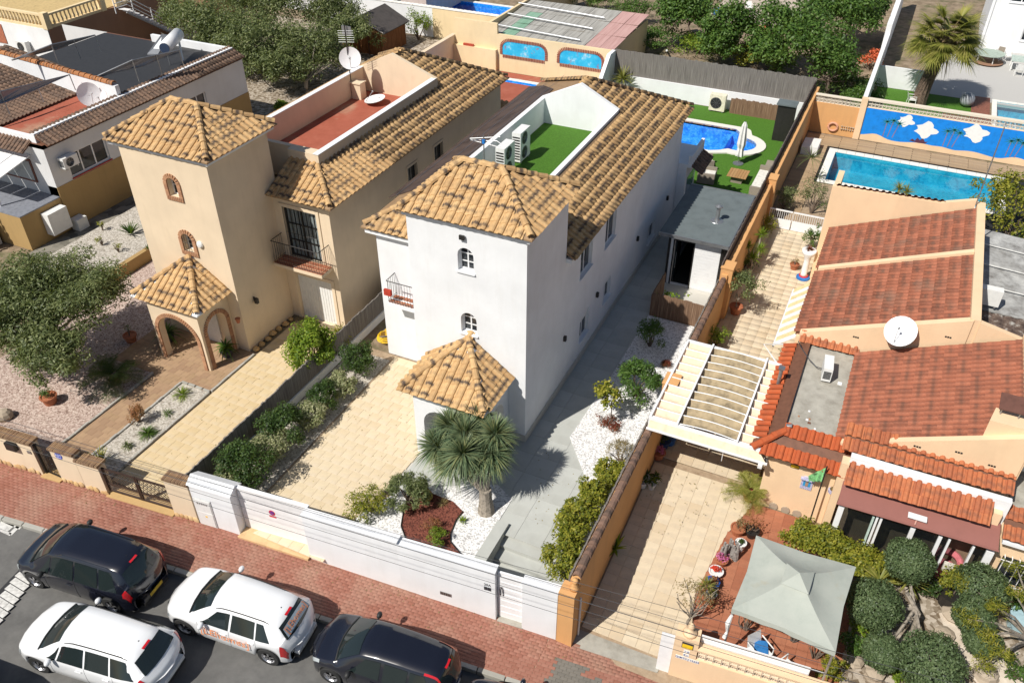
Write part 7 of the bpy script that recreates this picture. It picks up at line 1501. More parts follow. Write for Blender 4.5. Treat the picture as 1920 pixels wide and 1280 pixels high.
# ================================================================ cars
PAINTW = M_plain('white_car_paint', (.78, .79, .80), .25, 0, .01, 1, coat=1); PAINTB = M_plain('black_car_paint', (.008, .009, .016), .2, 0, .01, 1, coat=1)
CGL = M_glass('car_glass', (.015, .022, .022), .03, .7); TYRE = M_plain('tyre', (.02, .02, .02), .85); RIM = M_plain('alloy_rim', (.5, .5, .52), .3, .8, .05); TRIMB = M_plain('black_trim', (.02, .02, .02), .6)
HEADL = M_plain('headlamp', (.55, .6, .62), .1, .3, .1, 20, coat=1); TAILL = M_plain('tail_lamp', (.5, .01, .015), .15, 0, .1, 20, coat=1); AMB = M_plain('amber_lamp', (.8, .2, .03), .2); PLATEY = M_plain('yellow_plate', (.75, .5, .05), .4)
def car(label, loc, rz, sp, paint, group='cars parked along the kerb', extras=None):
    t = thing('parked_car', label, 'car', loc, group, rz); L, W, wb0, wb1, rw = sp['L'], sp['W'], sp['w0'], sp['w1'], sp['r']
    I = lambda tb, x: float(np.interp(x, [q[0] for q in tb], [q[1] for q in tb]))
    xs = sorted(set(list(np.round(np.linspace(0, .5, 14) ** 1.5 / .5 ** .5, 4)) + list(np.round(np.arange(.5, L - .7, .055), 4)) + list(np.round(L - np.linspace(0, .7, 24), 4))))
    sm = lambda tb, x: sum(I(tb, min(L, max(0, x + d))) * w for d, w in ((-.07, .2), (-.035, .2), (0, .2), (.035, .2), (.07, .2)))
    rows = []
    for x in xs:
        w = I(sp['plan'], x) if x < .1 or x > L - .1 else sm(sp['plan'], x); w *= W / 2; zt = sm(sp['top'], x); zb = min(sm(sp['belt'], x), zt - .01); wr = sm(sp['roofw'], x) * w; z0 = .2
        for xc in (wb0, wb1):
            d = abs(x - xc); Ra = rw + .055
            if d < Ra: z0 = max(z0, math.sqrt(Ra * Ra - d * d) + rw - .01)
        z0 = min(z0, zb - .1); zre = max(zb + .005, zt - sp['crown'] * (1 if zt - zb > .15 else .3))
        pr = [(w * .93, z0), (w * .985, z0 + (zb - z0) * .12), (w * 1.0, z0 + (zb - z0) * .45), (w * .99, z0 + (zb - z0) * .8), (w * .965, zb), (w * .965 + (wr - w * .965) * .5, zb + (zre - zb) * .52), (wr, zre), (wr * .93, zre + (zt - zre) * .55), (wr * .5, zt - (zt - zre) * .12), (0, zt)]
        rows.append([(x, y, z) for y, z in pr])
    A = np.array(rows); nx, ny = A.shape[:2]; cm, em = sum(sp['ws']) / 2, sum(sp['rw']) / 2
    for i in range(nx):
        for j in range(ny):
            x, y, z = A[i, j]; wm = max(.3, A[i, 3, 1]); q = min(1, y / wm); s_ = max(0, 1 - x / .75) ** 2 * .2 * q ** 2.5 - max(0, 1 - (L - x) / .6) ** 2 * .16 * q ** 2.5
            if j >= 4: s_ += -.2 * math.exp(-((x - cm) / .75) ** 2) * (1 - q * q) + .12 * math.exp(-((x - em) / .5) ** 2) * (1 - q * q)
            A[i, j, 0] = x + s_
    B = A[:, ::-1].copy()[:, 1:]; B[..., 1] *= -1; Fl = np.concatenate([A, B], 1); m = Fl.shape[1]
    g = G(); g.v = [tuple(p) for p in Fl.reshape(-1, 3)]; g.f = [(i * m + j, i * m + j + 1, (i + 1) * m + j + 1, (i + 1) * m + j) for i in range(nx - 1) for j in range(m - 1)]
    g.f += [tuple(range(m)), tuple(range((nx - 1) * m + m - 1, (nx - 1) * m - 1, -1))]; g.v = [(x - L / 2, y, z) for x, y, z in g.v]
    loc_obj('body', g, paint, t, True)
    ix = lambda x: int(np.argmin([abs(q - x) for q in xs]))
    def patch(nm, xa, xb, j0, j1, mat, off=.008, sides=(1, -1), shr=1.0, par=t, taper=0):
        for s_ in sides:
            g = G(); a, b = ix(xa), ix(xb); n = 0
            for i in range(a, b + 1):
                for j in range(j0, j1 + 1):
                    p = A[i, j].copy(); i2, i1 = min(nx - 1, i + 1), max(0, i - 1); j2, j1_ = min(ny - 1, j + 1), max(0, j - 1)
                    nn = np.cross(A[i2, j] - A[i1, j], A[i, j2] - A[i, j1_]); nn = nn / (np.linalg.norm(nn) + 1e-9); 
                    if nn[2] < -.5 or (nn[1] < 0 and j < 7): nn = -nn
                    if j >= 7 and nn[2] < 0: nn = -nn
                    p = p + nn * off; g.v.append((p[0] - L / 2, s_ * p[1] * shr, p[2]))
            k = j1 - j0 + 1; g.f = [(i * k + j, i * k + j + 1, (i + 1) * k + j + 1, (i + 1) * k + j) for i in range(b - a) for j in range(k - 1)]
            loc_obj(nm, g, mat, par, True)
    def topglass(nm, xa, xb, fr=.93):
        g = G(); a, b = ix(xa), ix(xb); k = 9
        for i in range(a, b + 1):
            i2, i1 = min(nx - 1, i + 1), max(0, i - 1); dx = A[i2, 9] - A[i1, 9]; nn = np.array([-dx[2], 0, dx[0]]); nn /= np.linalg.norm(nn)
            pr = A[i, 6:10][::-1]
            for q in range(k):
                f = -fr + 2 * fr * q / (k - 1); yy = abs(f) * A[i, 6, 1]; zz = np.interp(yy, pr[:, 1], pr[:, 2]); g.v.append((np.interp(yy, pr[:, 1], pr[:, 0]) - L / 2 + nn[0] * .012, yy * (1 if f > 0 else -1), zz + nn[2] * .012))
        g.f = [(i * k + j, i * k + j + 1, (i + 1) * k + j + 1, (i + 1) * k + j) for i in range(b - a) for j in range(k - 1)]; return loc_obj(nm, g, CGL, t, True)
    topglass('windscreen', *sp['ws']); topglass('rear_window', *sp['rw'])
    def side_y(x, z):
        i = ix(x); p, q = A[i, 4], A[i, 6]; v = max(0, min(1, (z - p[2]) / max(.01, q[2] - p[2]))); return (1 - v) * p[1] + v * q[1]
    for (a0, a1, b0, b1) in sp['win']:
        for s_ in (1, -1):
            g = G(); n, m_ = 8, 4
            for u in range(n + 1):
                for v in range(m_ + 1):
                    tt_ = v / m_; x = (a0 + (a1 - a0) * u / n) * (1 - tt_) + (b0 + (b1 - b0) * u / n) * tt_; i = ix(x); zb, zt = A[i, 4, 2] + .02, A[i, 6, 2] - .03; z = zb + (zt - zb) * tt_; g.v.append((x - L / 2, s_ * (side_y(x, z) + .012), z))
            g.f = [(u * (m_ + 1) + v, (u + 1) * (m_ + 1) + v, (u + 1) * (m_ + 1) + v + 1, u * (m_ + 1) + v + 1) for u in range(n) for v in range(m_)]; loc_obj('side_window', g, CGL, t, True)
    loc_obj('underbody', G().box(.25 - L / 2, -W * .40, .17, L / 2 - .25, W * .40, .55), TRIMB, t)
    for xc in (wb0, wb1):
        for s_ in (1, -1):
            yo = W / 2 - .02; g = G(); k = 20
            pr = [(rw * .62, yo), (rw * .95, yo), (rw, yo - .03), (rw, yo - .19), (rw * .9, yo - .21), (.02, yo - .21)]
            for (r, y) in pr: g.v += [(xc - L / 2 + r * math.cos(2 * PI * j / k), s_ * y, rw + r * math.sin(2 * PI * j / k)) for j in range(k)]
            g.f = [(i * k + j, i * k + (j + 1) % k, (i + 1) * k + (j + 1) % k, (i + 1) * k + j) for i in range(len(pr) - 1) for j in range(k)]
            w_ = loc_obj('wheel', g, TYRE, t); g = G(); r = rw * .62
            pr = [(r, yo + .001), (r * .9, yo - .03), (r * .85, yo - .06), (.02, yo - .06)]
            for (rr_, y) in pr: g.v += [(xc - L / 2 + rr_ * math.cos(2 * PI * j / k), s_ * y, rw + rr_ * math.sin(2 * PI * j / k)) for j in range(k)]
            g.f = [(i * k + j, i * k + (j + 1) % k, (i + 1) * k + (j + 1) % k, (i + 1) * k + j) for i in range(2) for j in range(k)]
            for j in range(sp.get('spokes', 5)):
                a = 2 * PI * j / sp.get('spokes', 5) + .3; c, s2 = math.cos(a), math.sin(a); d = .022
                g.face(*[(xc - L / 2 + q * c - e * s2, s_ * (yo - .018), rw + q * s2 + e * c) for q, e in ((.03, -d), (r * .95, -d * 1.4), (r * .95, d * 1.4), (.03, d))])
            g.lathe((0, 0, 0), [(.001, 0), (.001, 0)], 3); loc_obj('rim', g, RIM, w_)
    patch('headlamp', *sp['hl'], HEADL, .01); patch('tail_lamp', *sp['tl'], TAILL, .012)
    for s_ in (1, -1):
        xm_ = sp['mir']; i = ix(xm_); y = A[i, 4, 1]; z = A[i, 4, 2]; g = G(); g.lathe((0, 0, 0), [(.02, -.075), (.09, -.05), (.11, 0), (.09, .06), (.02, .08)], 10, .7, 1); g.xf(Matrix.Translation((xm_ - L / 2, s_ * (y + .13), z + .08))); loc_obj('mirror', g, paint if sp.get('mp') else TRIMB, t, True)
        loc_obj('mirror_arm', G().tube([(xm_ - L / 2, s_ * (y - .03), z + .02), (xm_ - L / 2, s_ * (y + .1), z + .05)], .025, 5), TRIMB, t)
        for xd in sp['doors']:
            i = ix(xd); loc_obj('door_gap', G().tube([(A[i, j, 0] - L / 2, s_ * (A[i, j, 1] + .002), A[i, j, 2]) for j in (1, 2, 3, 4)], .004, 4), TRIMB, t)
        for xd in sp['handles']: i = ix(xd); loc_obj('door_handle', G().tube([(xd - .09 - L / 2, s_ * (A[i, 3, 1] + .025), A[i, 3, 2] + .01), (xd + .09 - L / 2, s_ * (A[i, 3, 1] + .025), A[i, 3, 2] + .01)], .014, 5), paint, t)
        if 'rail' in sp:
            pts = [(A[ix(x), 6, 0] - L / 2, s_ * (A[ix(x), 6, 1] - .03), A[ix(x), 6, 2] + .05) for x in np.linspace(*sp['rail'], 9)]; pts[0] = (pts[0][0], pts[0][1], pts[0][2] - .04); pts[-1] = (pts[-1][0], pts[-1][1], pts[-1][2] - .04); loc_obj('roof_rail', G().tube(pts, .016, 5), TRIMB if paint is PAINTW else paint, t)
    i = ix(sp['rw'][0] - .02); loc_obj('brake_light', G().box(A[i, 9, 0] - L / 2 - .04, -.14, A[i, 9, 2] + .002, A[i, 9, 0] - L / 2 + .03, .14, A[i, 9, 2] + .02), TAILL, t)
    loc_obj('aerial', G().tube([(A[i, 9, 0] - L / 2 - .3, 0, A[i, 9, 2]), (A[i, 9, 0] - L / 2 - .2, 0, A[i, 9, 2] + .07)], .02, 5), TRIMB, t)
    loc_obj('rear_bumper', G().box(L / 2 - .15, -W * .27, .34, L / 2 + .012, W * .27, .48), paint, t); loc_obj('rear_skirt', G().box(L / 2 - .2, -W * .28, .2, L / 2 - .0, W * .28, .34), TRIMB, t); loc_obj('number_plate', G().box(L / 2 + .012, -.26, .36, L / 2 + .03, .26, .47), sp.get('plate', WPLA), t)
    loc_obj('front_grille', G().box(-L / 2 - .01, -.4, .32, -L / 2 + .02, .4, .48), TRIMB, t)
    i = ix(sp['ws'][0]); loc_obj('wiper', G().tube([(sp['ws'][0] - L / 2 + .02, .1, A[i, 9, 2] + .03), (sp['ws'][0] - L / 2 + .12, -.5, A[ix(sp['ws'][0] + .1), 9, 2] + .03)], .01, 4), TRIMB, t)
    loc_obj('cowl', G().tube([(np.interp(abs(y_), A[i, 6:10][::-1][:, 1], A[i, 6:10][::-1][:, 0]) - L / 2 - .02, y_, np.interp(abs(y_), A[i, 6:10][::-1][:, 1], A[i, 6:10][::-1][:, 2]) + .0) for y_ in np.linspace(-A[i, 6, 1] * .95, A[i, 6, 1] * .95, 9)], .03, 5), TRIMB, t)
    return t, A, ix, L
plan = lambda L: [(0, .66), (.06, .78), (.2, .89), (.5, .97), (1.0, 1), (L - .9, 1), (L - .35, .95), (L - .1, .86), (L - .03, .8), (L, .72)]
def spec(L, W, H, w0, w1, **k):
    d = dict(L=L, W=W, w0=w0, w1=w1, r=.325, plan=plan(L), crown=.085)
    c, f, e, b = k['cowl'], k['rooff'], k['roofe'], k['tail']; hz = k.get('hood', .95); bz = k.get('bz', .98)
    d['top'] = [(0, .55), (.05, .68), (.3, hz - .13), (.7, hz - .05), (c, hz + .04), (f, H - .07), (f + .4, H - .01), ((f + e) / 2, H), (e - .2, H - .03), (e, H - .08), (b, bz + .03), (b + .12, .88), (L - .02, .78), (L, .6)]
    d['belt'] = [(0, .5), (.1, .6), (.4, hz - .2), (c, bz - .08), (b, bz), (L - .1, .8), (L, .52)]
    d['roofw'] = [(0, .9), (c - .1, .9), (c + .05, .86), (f, .68), (f + .5, .66), (e, .62), (b, .8), (L, .85)]
    d['ws'] = (c + .03, f - .02); d['rw'] = (e + .03, b - .02); d.update(k); return d
S1 = spec(4.47, 1.83, 1.66, .88, 3.61, cowl=.95, rooff=1.75, roofe=3.95, tail=4.3, hood=1.0, bz=1.02, win=[(1.25, 1.62, 1.62, 1.72), (1.68, 2.5, 1.78, 2.5), (2.56, 3.35, 2.56, 3.3), (3.41, 4.0, 3.36, 3.75)], hl=(.05, .45, 3, 5), tl=(4.2, 4.42, 3, 5), mir=1.5, doors=(1.45, 2.53, 3.4), handles=(2.35, 3.2), plate=PLATEY, rail=(1.9, 3.8))
S2 = spec(4.24, 1.79, 1.53, .85, 3.5, cowl=1.15, rooff=1.85, roofe=3.65, tail=4.02, hood=.98, bz=1.0, win=[(1.45, 2.35, 1.95, 2.35), (2.42, 3.15, 2.42, 3.1), (3.2, 3.62, 3.15, 3.35)], hl=(.05, .35, 3, 4), tl=(3.95, 4.2, 2, 4), mir=1.6, doors=(1.4, 2.38, 3.2), handles=(2.2, 3.05), mp=True, rail=(1.95, 3.5), r=.335)
S3 = spec(4.5, 1.78, 1.5, .9, 3.6, cowl=1.1, rooff=1.85, roofe=3.85, tail=4.25, hood=.92, bz=.95, win=[(1.35, 1.62, 1.7, 1.75), (1.68, 2.5, 1.82, 2.5), (2.56, 3.3, 2.56, 3.25), (3.36, 4.05, 3.3, 3.75)], hl=(.05, .4, 3, 5), tl=(4.15, 4.45, 3, 5), mir=1.55, doors=(1.45, 2.53, 3.4), handles=(2.35, 3.2), rail=(1.95, 3.8), mp=True)
S4 = spec(4.1, 1.7, 1.54, .82, 3.4, cowl=1.0, rooff=1.75, roofe=3.75, tail=4.0, hood=.98, bz=.98, win=[(1.35, 2.25, 1.8, 2.25), (2.35, 3.0, 2.35, 3.0), (3.08, 3.7, 3.06, 3.45)], hl=(.08, .5, 4, 6), tl=(3.4, 4.0, 6, 7), mir=1.45, doors=(1.3, 2.3, 3.05), handles=(2.1, 2.85), spokes=5)
def place(px, py, sp, yo=None):
    """front near-side wheel contact at pixel -> centre of the car"""
    q = P(px, py, -.13); q = P(px, py, zs(q.x) - .13); c, s_ = math.cos(ANG), math.sin(ANG); lx, ly = sp['w0'] - sp['L'] / 2, -sp['W'] / 2 + .1
    return (q.x - (lx * c - ly * s_), q.y - (lx * s_ + ly * c), zs(q.x - lx) - .13)
def tilt(t, x): 
    if x > -16: t.rotation_euler = (0, math.atan(.045), ANG)
c1 = place(75, 1098, S1); t, A, ix, L = car('black people carrier with yellow rear plate parked by the kerb, far left', c1, ANG, S1, PAINTB)
for s_ in (1, -1): loc_obj('indicator', G().box(-L / 2 + .36, s_ * (S1['W'] / 2 - .15), .64, -L / 2 + .5, s_ * (S1['W'] / 2 - .09), .70), AMB, t)
c2 = place(353, 1186, S2); t2, A2, ix2, L2 = car('white hatchback with orange lettering on its doors and rear window', c2, ANG, S2, PAINTW); tilt(t2, c2[0])
ORT = M_plain('orange_lettering', (.75, .28, .12), .5); 
i = ix2(2.1); text(t2, '[LEhomes]', Vector(c2), .34, ORT, (1, 0, 0), (0, .12, .99), 'door_lettering', .003, fit=1.5).location = (2.25 - L2 / 2, -(A2[i, 3, 1] + .045), .70)
k1, k2 = A2[ix2(3.72), 9], A2[ix2(3.98), 9]; d = Vector((k2[0] - k1[0], 0, k2[2] - k1[2])).normalized(); nn = Vector((-d.z, 0, d.x))
LIT = M_plain('blue_grey_film', (.36, .44, .5), .3); loc_obj('window_film', G().face(*[(Vector((k1[0] - L2 / 2, 0, k1[2])) + d * a + nn * .03 + Vector((0, y, -abs(y) ** 3 * .12))) for a, y in ((.04, -.5), (.3, -.55), (.3, .55), (.04, .5))]), LIT, t2)
text(t2, '[LEhomes]', Vector(c2), .26, ORT, (0, 1, 0), -d, 'rear_lettering', .003, fit=.95).location = Vector((k1[0] - L2 / 2, 0, k1[2])) + d * .17 + nn * .035
c3 = place(84, 1252, S3); t3, *_ = car('white estate car with black roof rails passing in the lane, lower left', c3, ANG + .03, S3, PAINTW)
c4_ = place(624, 1276, S4); t4, *_ = car('small black hatchback with high red tail lamps parked by the kerb', c4_, ANG, S4, PAINTB); tilt(t4, c4_[0])
q = P(985, 1290, -.6); t5 = dup(t2, (q.x + .7, q.y - 1.35, -.62), None, 'dark car roof just entering the bottom edge of the view', 'cars parked along the kerb')
for o in list(COL.objects):
    if o.parent is t5:
        if 'lettering' in o.name or 'film' in o.name: bpy.data.objects.remove(o); continue
        if o.data.materials and o.data.materials[0] is PAINTW: o.data = o.data.copy(); o.data.materials[0] = PAINTB
t5.rotation_euler = (0, math.atan(.045), ANG)
q = P(-30, 1300, -.13); t6 = dup(t, (q.x - .9, q.y - .9, -.13), None, 'black car just entering the lower left corner of the view', 'cars parked along the kerb')
# ================================================================ planting
def fronds(name, c, n, L, mat, parent, lw=.02, ll=.22, droop=.5, lo=.05, hi=.95, pairs=24):
    Cs, Ds = [], []
    for k in range(n):
        ph = random.uniform(0, 2 * PI); el = random.uniform(lo, hi); d = Vector((math.cos(ph) * math.cos(el), math.sin(ph) * math.cos(el), math.sin(el))); s_ = d.cross(Vector((0, 0, 1))).normalized(); Lk = L * random.uniform(.8, 1.1)
        for i in range(pairs):
            t = .12 + .88 * i / pairs; p = Vector(c) + d * Lk * t - Vector((0, 0, 1)) * droop * Lk * t * t
            for q in (-1, 1): Cs.append(p); Ds.append((s_ * q * 1.0 + d * .55 + Vector((0, 0, .15))) * 1.0)
    C_ = np.array([tuple(v) for v in Cs]); D_ = np.array([tuple(v) for v in Ds]); V, lo_, st_, tt_, r_ = blades(C_, D_, ll * rng.uniform(.7, 1.1, len(C_)), lw, .15, 2)
    if parent is not None: V = V - np.array(wl(parent))
    return bulk(name, V, lo_, st_, tt_, mat, parent, None, r_)
def pot(par, x, y, z, r, h, mat=POT): 
    g = G().lathe((x, y, z), [(r * .7, 0), (r, h * .85), (r * 1.12, h * .86), (r * 1.12, h), (r * .92, h), (r * .9, h - .04)], 16); o = obj('pot', g, mat, par); obj('soil', G().lathe((x, y, z + h - .05), [(r * .88, 0), (.01, .005)], 12), SOIL, o); return o
def potted(label, px, py, z, r, h, mat, rx, ph, n=300, L=.07, Wd=.03, pm=POT, name='potted_plant'):
    q = P(px, py, z); t = thing(name, label, 'potted plant', tuple(q)); pot(t, q.x, q.y, q.z, r, h, pm)
    C, N_ = crown_points((q.x, q.y, q.z + h + ph * .5), (rx, rx, ph * .6), n, 12, .4, .4); leaves('crown', C, N_, L, Wd, mat, t)
    g = G(); limbs(g, (q.x, q.y, q.z + h - .05), [(q.x + random.uniform(-.5, .5) * rx, q.y + random.uniform(-.5, .5) * rx, q.z + h + ph * .7) for _ in range(5)], .02, .005, n=4); obj('stems', g, BARK, t); return t
# olive tree of the cream garden
def tree(name, label, base, trunk_top, crowns, mat, L=.09, Wd=.03, n=9000, group=None, bark=None, nb=40, br=.3, r0=.16, hollow=.35, jag=.35, cat='tree'):
    t = thing(name, label, cat, tuple(base), group); b = Vector(base); tt = Vector(trunk_top); g = G()
    m = b.lerp(tt, .5) + Vector((random.uniform(-.1, .1), random.uniform(-.1, .1), 0)); g.tube([b - Vector((0, 0, .1)), b.lerp(m, .3), m, tt], [r0 * 1.35, r0 * 1.05, r0 * .9, r0 * .75], 9); tips = []
    Cs, Ns = [], []
    for (c, r, k) in crowns:
        c = Vector(c); r = Vector(r)
        C, N_ = crown_points(c, tuple(r), int(n * k), nb, br, hollow, jag); Cs.append(C); Ns.append(N_)
        for _ in range(max(5, int(14 * k))): tips.append(tuple(c + Vector((random.uniform(-.7, .7) * r.x, random.uniform(-.7, .7) * r.y, random.uniform(-.5, .6) * r.z))))
    limbs(g, tt - Vector((0, 0, .05)), tips, r0 * .42, .012, n=5); obj('trunk', g, bark or BARK, t); C = np.concatenate(Cs); N_ = np.concatenate(Ns); leaves('crown', C, N_, L, Wd, mat, t); return t
tree('olive_tree', 'large grey green olive tree in the cream house front garden, far left', P(55, 690), P(70, 650, 1.1), [(P(95, 555, 2.9), (2.8, 2.3, 1.6), .5), (P(15, 590, 2.6), (2.2, 2.2, 1.6), .3), (P(165, 560, 2.6), (1.8, 1.8, 1.4), .3), (P(85, 660, 2.0), (2.2, 1.4, 1.3), .3)], L_OLIVE, .15, .05, 40000, None, BARKG, 64, .27)
t = thing('cycad', 'dark sago cycad on the pink gravel below the olive tree', 'cycad', tuple(P(213, 712))); q = P(213, 705, .35); fronds('fronds', tuple(q), 46, 1.35, L_DARK, t, .02, .26, .45); obj('trunk', G().lathe((q.x, q.y, 0), [(.2, 0), (.22, .2), (.15, .4)], 10), BARK, t)
potted('terracotta pot with low plant at the edge of the olive tree shade', 96, 756, 0, .28, .38, L_MID, .35, .3, 300)
potted('terracotta pot with small bare shrub between olive tree and cream porch', 247, 640, 0, .25, .35, L_DARK, .2, .5, 60)
for lab, px, py, mat, rr in (('broad fern plant in dark pot inside the cream porch arch', 318, 640, L_MID, .75), ('leafy plant in a black pot beside the cream porch pillar', 427, 668, L_MID, .62)):
    q = P(px, py); t = thing('potted_plant', lab, 'potted plant', tuple(q)); pot(t, q.x, q.y, 0, .24, .35, M_plain('dark_pot', (.05, .05, .06), .6)); rosette('foliage', (q.x, q.y, .4), 46, rr, .09, mat, t, .7, .1, .95)
def rosplant(name, label, px, py, z, n, L, Wd, mat, droop=.4, lo=0, hi=.98, cat='plant', h=.05, group=None):
    q = P(px, py, z); t = thing(name, label, cat, tuple(q), group); rosette('foliage', (q.x, q.y, q.z + h), n, L, Wd, mat, t, droop, lo, hi); return t
rosplant('grass_clump', 'yellow green grass clump in the white gravel strip by the patio corner', 342, 742, .03, 90, .5, .02, L_LIME, .5)
rosplant('grass_clump', 'small dark grass tuft in the middle of the white gravel strip', 315, 777, .03, 60, .3, .018, L_MID, .6)
rosplant('grass_clump', 'bright green arching grass in front of the rusty shrub', 278, 815, .03, 140, .5, .022, L_MID, .6)
shrub('rusty_shrub', 'rust coloured bushy shrub in the white gravel strip', 'shrub', P(262, 792).x, P(262, 792).y, 0, .42, .4, .85, L_RUST, 900, .07, .03)
rosplant('low_plant', 'low trailing plant near the lattice gate end of the gravel strip', 240, 838, .03, 60, .25, .03, L_OLIVE, .4)
rosplant('aloe_plant', 'upright aloe plant just inside the cream wall by the lattice gate', 190, 868, .03, 26, .6, .06, L_YEL, .1, .5)
rosplant('strelitzia', 'spiky strelitzia with orange flower on the raised gravel bed', 245, 440, .45, 30, .75, .09, L_MID, .2, .45)
rosplant('succulent', 'dark succulent at the foot of the cream tower on the raised bed', 278, 470, .45, 20, .3, .05, L_DARK, .2, .3)
for lab, px, py in (('small yellow leaved sapling behind the stone kerb of the raised bed', 193, 432), ('yellow leaved sapling near the bed corner', 192, 460), ('thin young sapling in the middle of the raised gravel bed', 223, 473)): q = P(px, py, .45); shrub('sapling', lab, 'plant', q.x, q.y, .45, .22, .22, .55, L_YEL, 90, .09, .04, 6)
solo('glass_screen_post', G().tube([P(213, 520, .5), P(213, 520, 1.7)], .03, 5), BMET, 'dark thin post at the corner of the ochre retaining wall', 'post')
solo('rock', G().ball(P(8, 778, .15), .3, 9, 6, .8, .15), STONE, 'dark rock on the pink gravel at the far left edge', 'rock')
# shrub border of the white plot
def sh(lab, px, py, r, h, mat, n=1500, L=.08, Wd=.04, z=0, name='shrub', nb=22, br=.34, jag=.2, ry=None, base=0, hollow=.6, group=None):
    q = P(px, py, z); return shrub(name, lab, 'shrub', q.x, q.y, z, r, ry or r, h, mat, n, L, Wd, nb, br, group, None, base, hollow, None, jag)
sh('bright lime green shrub on the cream house side of the reed fence', 592, 700, 1.0, 2.3, L_LIME, 8500, .11, .055, jag=.3, nb=46, br=.28)
sh('small yellow leaved shrub behind the lime green shrub at the fence', 642, 655, .45, 1.2, L_YEL, 700, .08, .04)
SB = 'shrubs in the border along the white house driveway'
for lab, px, py, r, h, m in (('dark green round shrub at the garage end of the driveway border', 672, 700, .58, 1.25, L_DARK), ('pale variegated shrub second from the garage end of the border', 646, 738, .5, .8, L_PALE), ('dark green round shrub between two pale variegated shrubs', 610, 765, .5, 1.0, L_DARK), ('pale variegated shrub in the middle of the driveway border', 588, 800, .55, .85, L_PALE), ('large dark green shrub in the middle of the driveway border', 538, 828, .75, 1.3, L_DARK), ('pale variegated shrub between the two largest dark green shrubs', 515, 860, .62, .95, L_PALE), ('largest dark green shrub at the street end of the driveway border', 468, 905, .85, 1.5, L_DARK), ('pale variegated shrub nearest the street wall in the border', 440, 915, .5, .9, L_PALE)):
    sh(lab, px, py, r * 1.25, h * 1.15, m, int(5200 * r + 500), .085, .05, nb=30, group=SB)
# front bed of the white house
sh('yellow green feathery shrub between driveway and white gravel bed', 698, 960, .78, 1.05, L_YEL, 1500, .14, .03, jag=.5, nb=16)
sh('rounded blue green shrub at the edge of the red gravel bed', 768, 945, .78, 1.15, L_OLIVE, 4200, .12, .028, nb=40, br=.22, jag=.1, hollow=.8)
rosplant('low_plant', 'small cone shaped cactus on the white gravel near the street wall', 688, 985, .05, 24, .22, .03, L_OLIVE, .0, .6)
solo('barrel_cactus', G().ball(P(802, 930, .15), .17, 12, 7), M_plain('golden_cactus', (.5, .4, .08), .8, 0, .4, 30), 'golden round barrel cactus between the blue green shrub and dragon tree', 'cactus')
sh('bright green feathery shrub on the red gravel by the street wall', 822, 1018, .42, .5, L_LIME, 1000, .08, .02, z=.06); sh('rusty brown low shrub on the red gravel beside the bright green one', 810, 990, .36, .4, L_RUST, 600, .06, .02, z=.06)
rosplant('low_plant', 'small succulent on the white gravel left of the dragon tree trunk', 868, 980, .05, 24, .2, .04, L_LIME, .1, .3); rosplant('low_plant', 'dry brown tuft at the edge of red and white gravel', 830, 945, .06, 40, .25, .02, L_DRY, .3)
t = thing('dragon_tree', 'dragon tree with several spiky blue green heads in front of the porch', 'tree', tuple(P(912, 962))); b0 = P(912, 962, -.05); hd = [P(848, 868, 1.75), P(820, 838, 1.9), P(845, 800, 2.3), P(872, 815, 2.5), P(928, 815, 2.6), P(905, 855, 2.1), P(868, 850, 2.35), P(895, 790, 2.5), P(922, 850, 2.2)]
g = G(); f1 = Vector((b0.x - .05, b0.y + .05, 1.0)); g.tube([b0, b0.lerp(f1, .5), f1], [.3, .22, .2], 10)
for h_ in hd: g.tube([f1 - Vector((0, 0, .1)), f1.lerp(h_, .5) + Vector((0, 0, -.05)), h_], [.13, .1, .07], 7)
obj('trunk', g, BARKG, t)
for i, h_ in enumerate(hd): rosette('leaf_head', tuple(h_), 500, .80, .05, L_BLUE, t, .3, -.55, 1.0, 4)
# right hand gravel bed
sh('dark green shrub in the shade beside the reed screen', 1218, 650, .62, 1.3, L_MID, 1700, .1, .04, jag=.35); sh('large leafy oleander bush in the white gravel bed', 1193, 745, .88, 1.5, L_MID, 3600, .17, .04, nb=36, br=.26, jag=.3)
tree('young_maple', 'small yellow green tree with thin stem in the white gravel bed', P(1147, 792, .03), P(1147, 765, .7), [(P(1143, 740, 1.25), (.58, .55, .6), 1)], L_YEL, .12, .09, 700, None, BARK, 20, .3, .03)
sh('low dark red shrub at the foot of the small yellow green tree', 1140, 798, .48, .3, L_RED, 900, .06, .035, z=.03, jag=.5); sh('round dry olive bush on the white gravel by the reed fence', 1163, 868, .6, .95, L_DRY, 2400, .05, .02, nb=40, br=.22, jag=.1); sh('small dark red grass tuft on the gravel near the reed fence', 1248, 688, .22, .3, L_RED, 500, .12, .015)
HG = 'evergreen bushes along the patio side of the orange wall'
for lab, px, py, r, h in (('evergreen bush at the top of the wall hedge above the patio', 1140, 905, .42, .9), ('evergreen bush beside the bend of the patio', 1110, 945, .5, 1.0), ('evergreen bush level with the top step', 1085, 990, .55, 1.1), ('evergreen bush beside the lower steps', 1066, 1030, .6, 1.2), ('evergreen bush nearest the orange gate post', 1058, 1078, .62, 1.35)): sh(lab, px, py, r * 1.1, h, L_YEL, 2600, .12, .055, nb=26, jag=.35, group=HG)
sh('climbing plant with bright leaves on the brown reed screen', 1262, 590, .8, 1.1, L_LIME, 140, .14, .1, jag=.6, ry=.15)
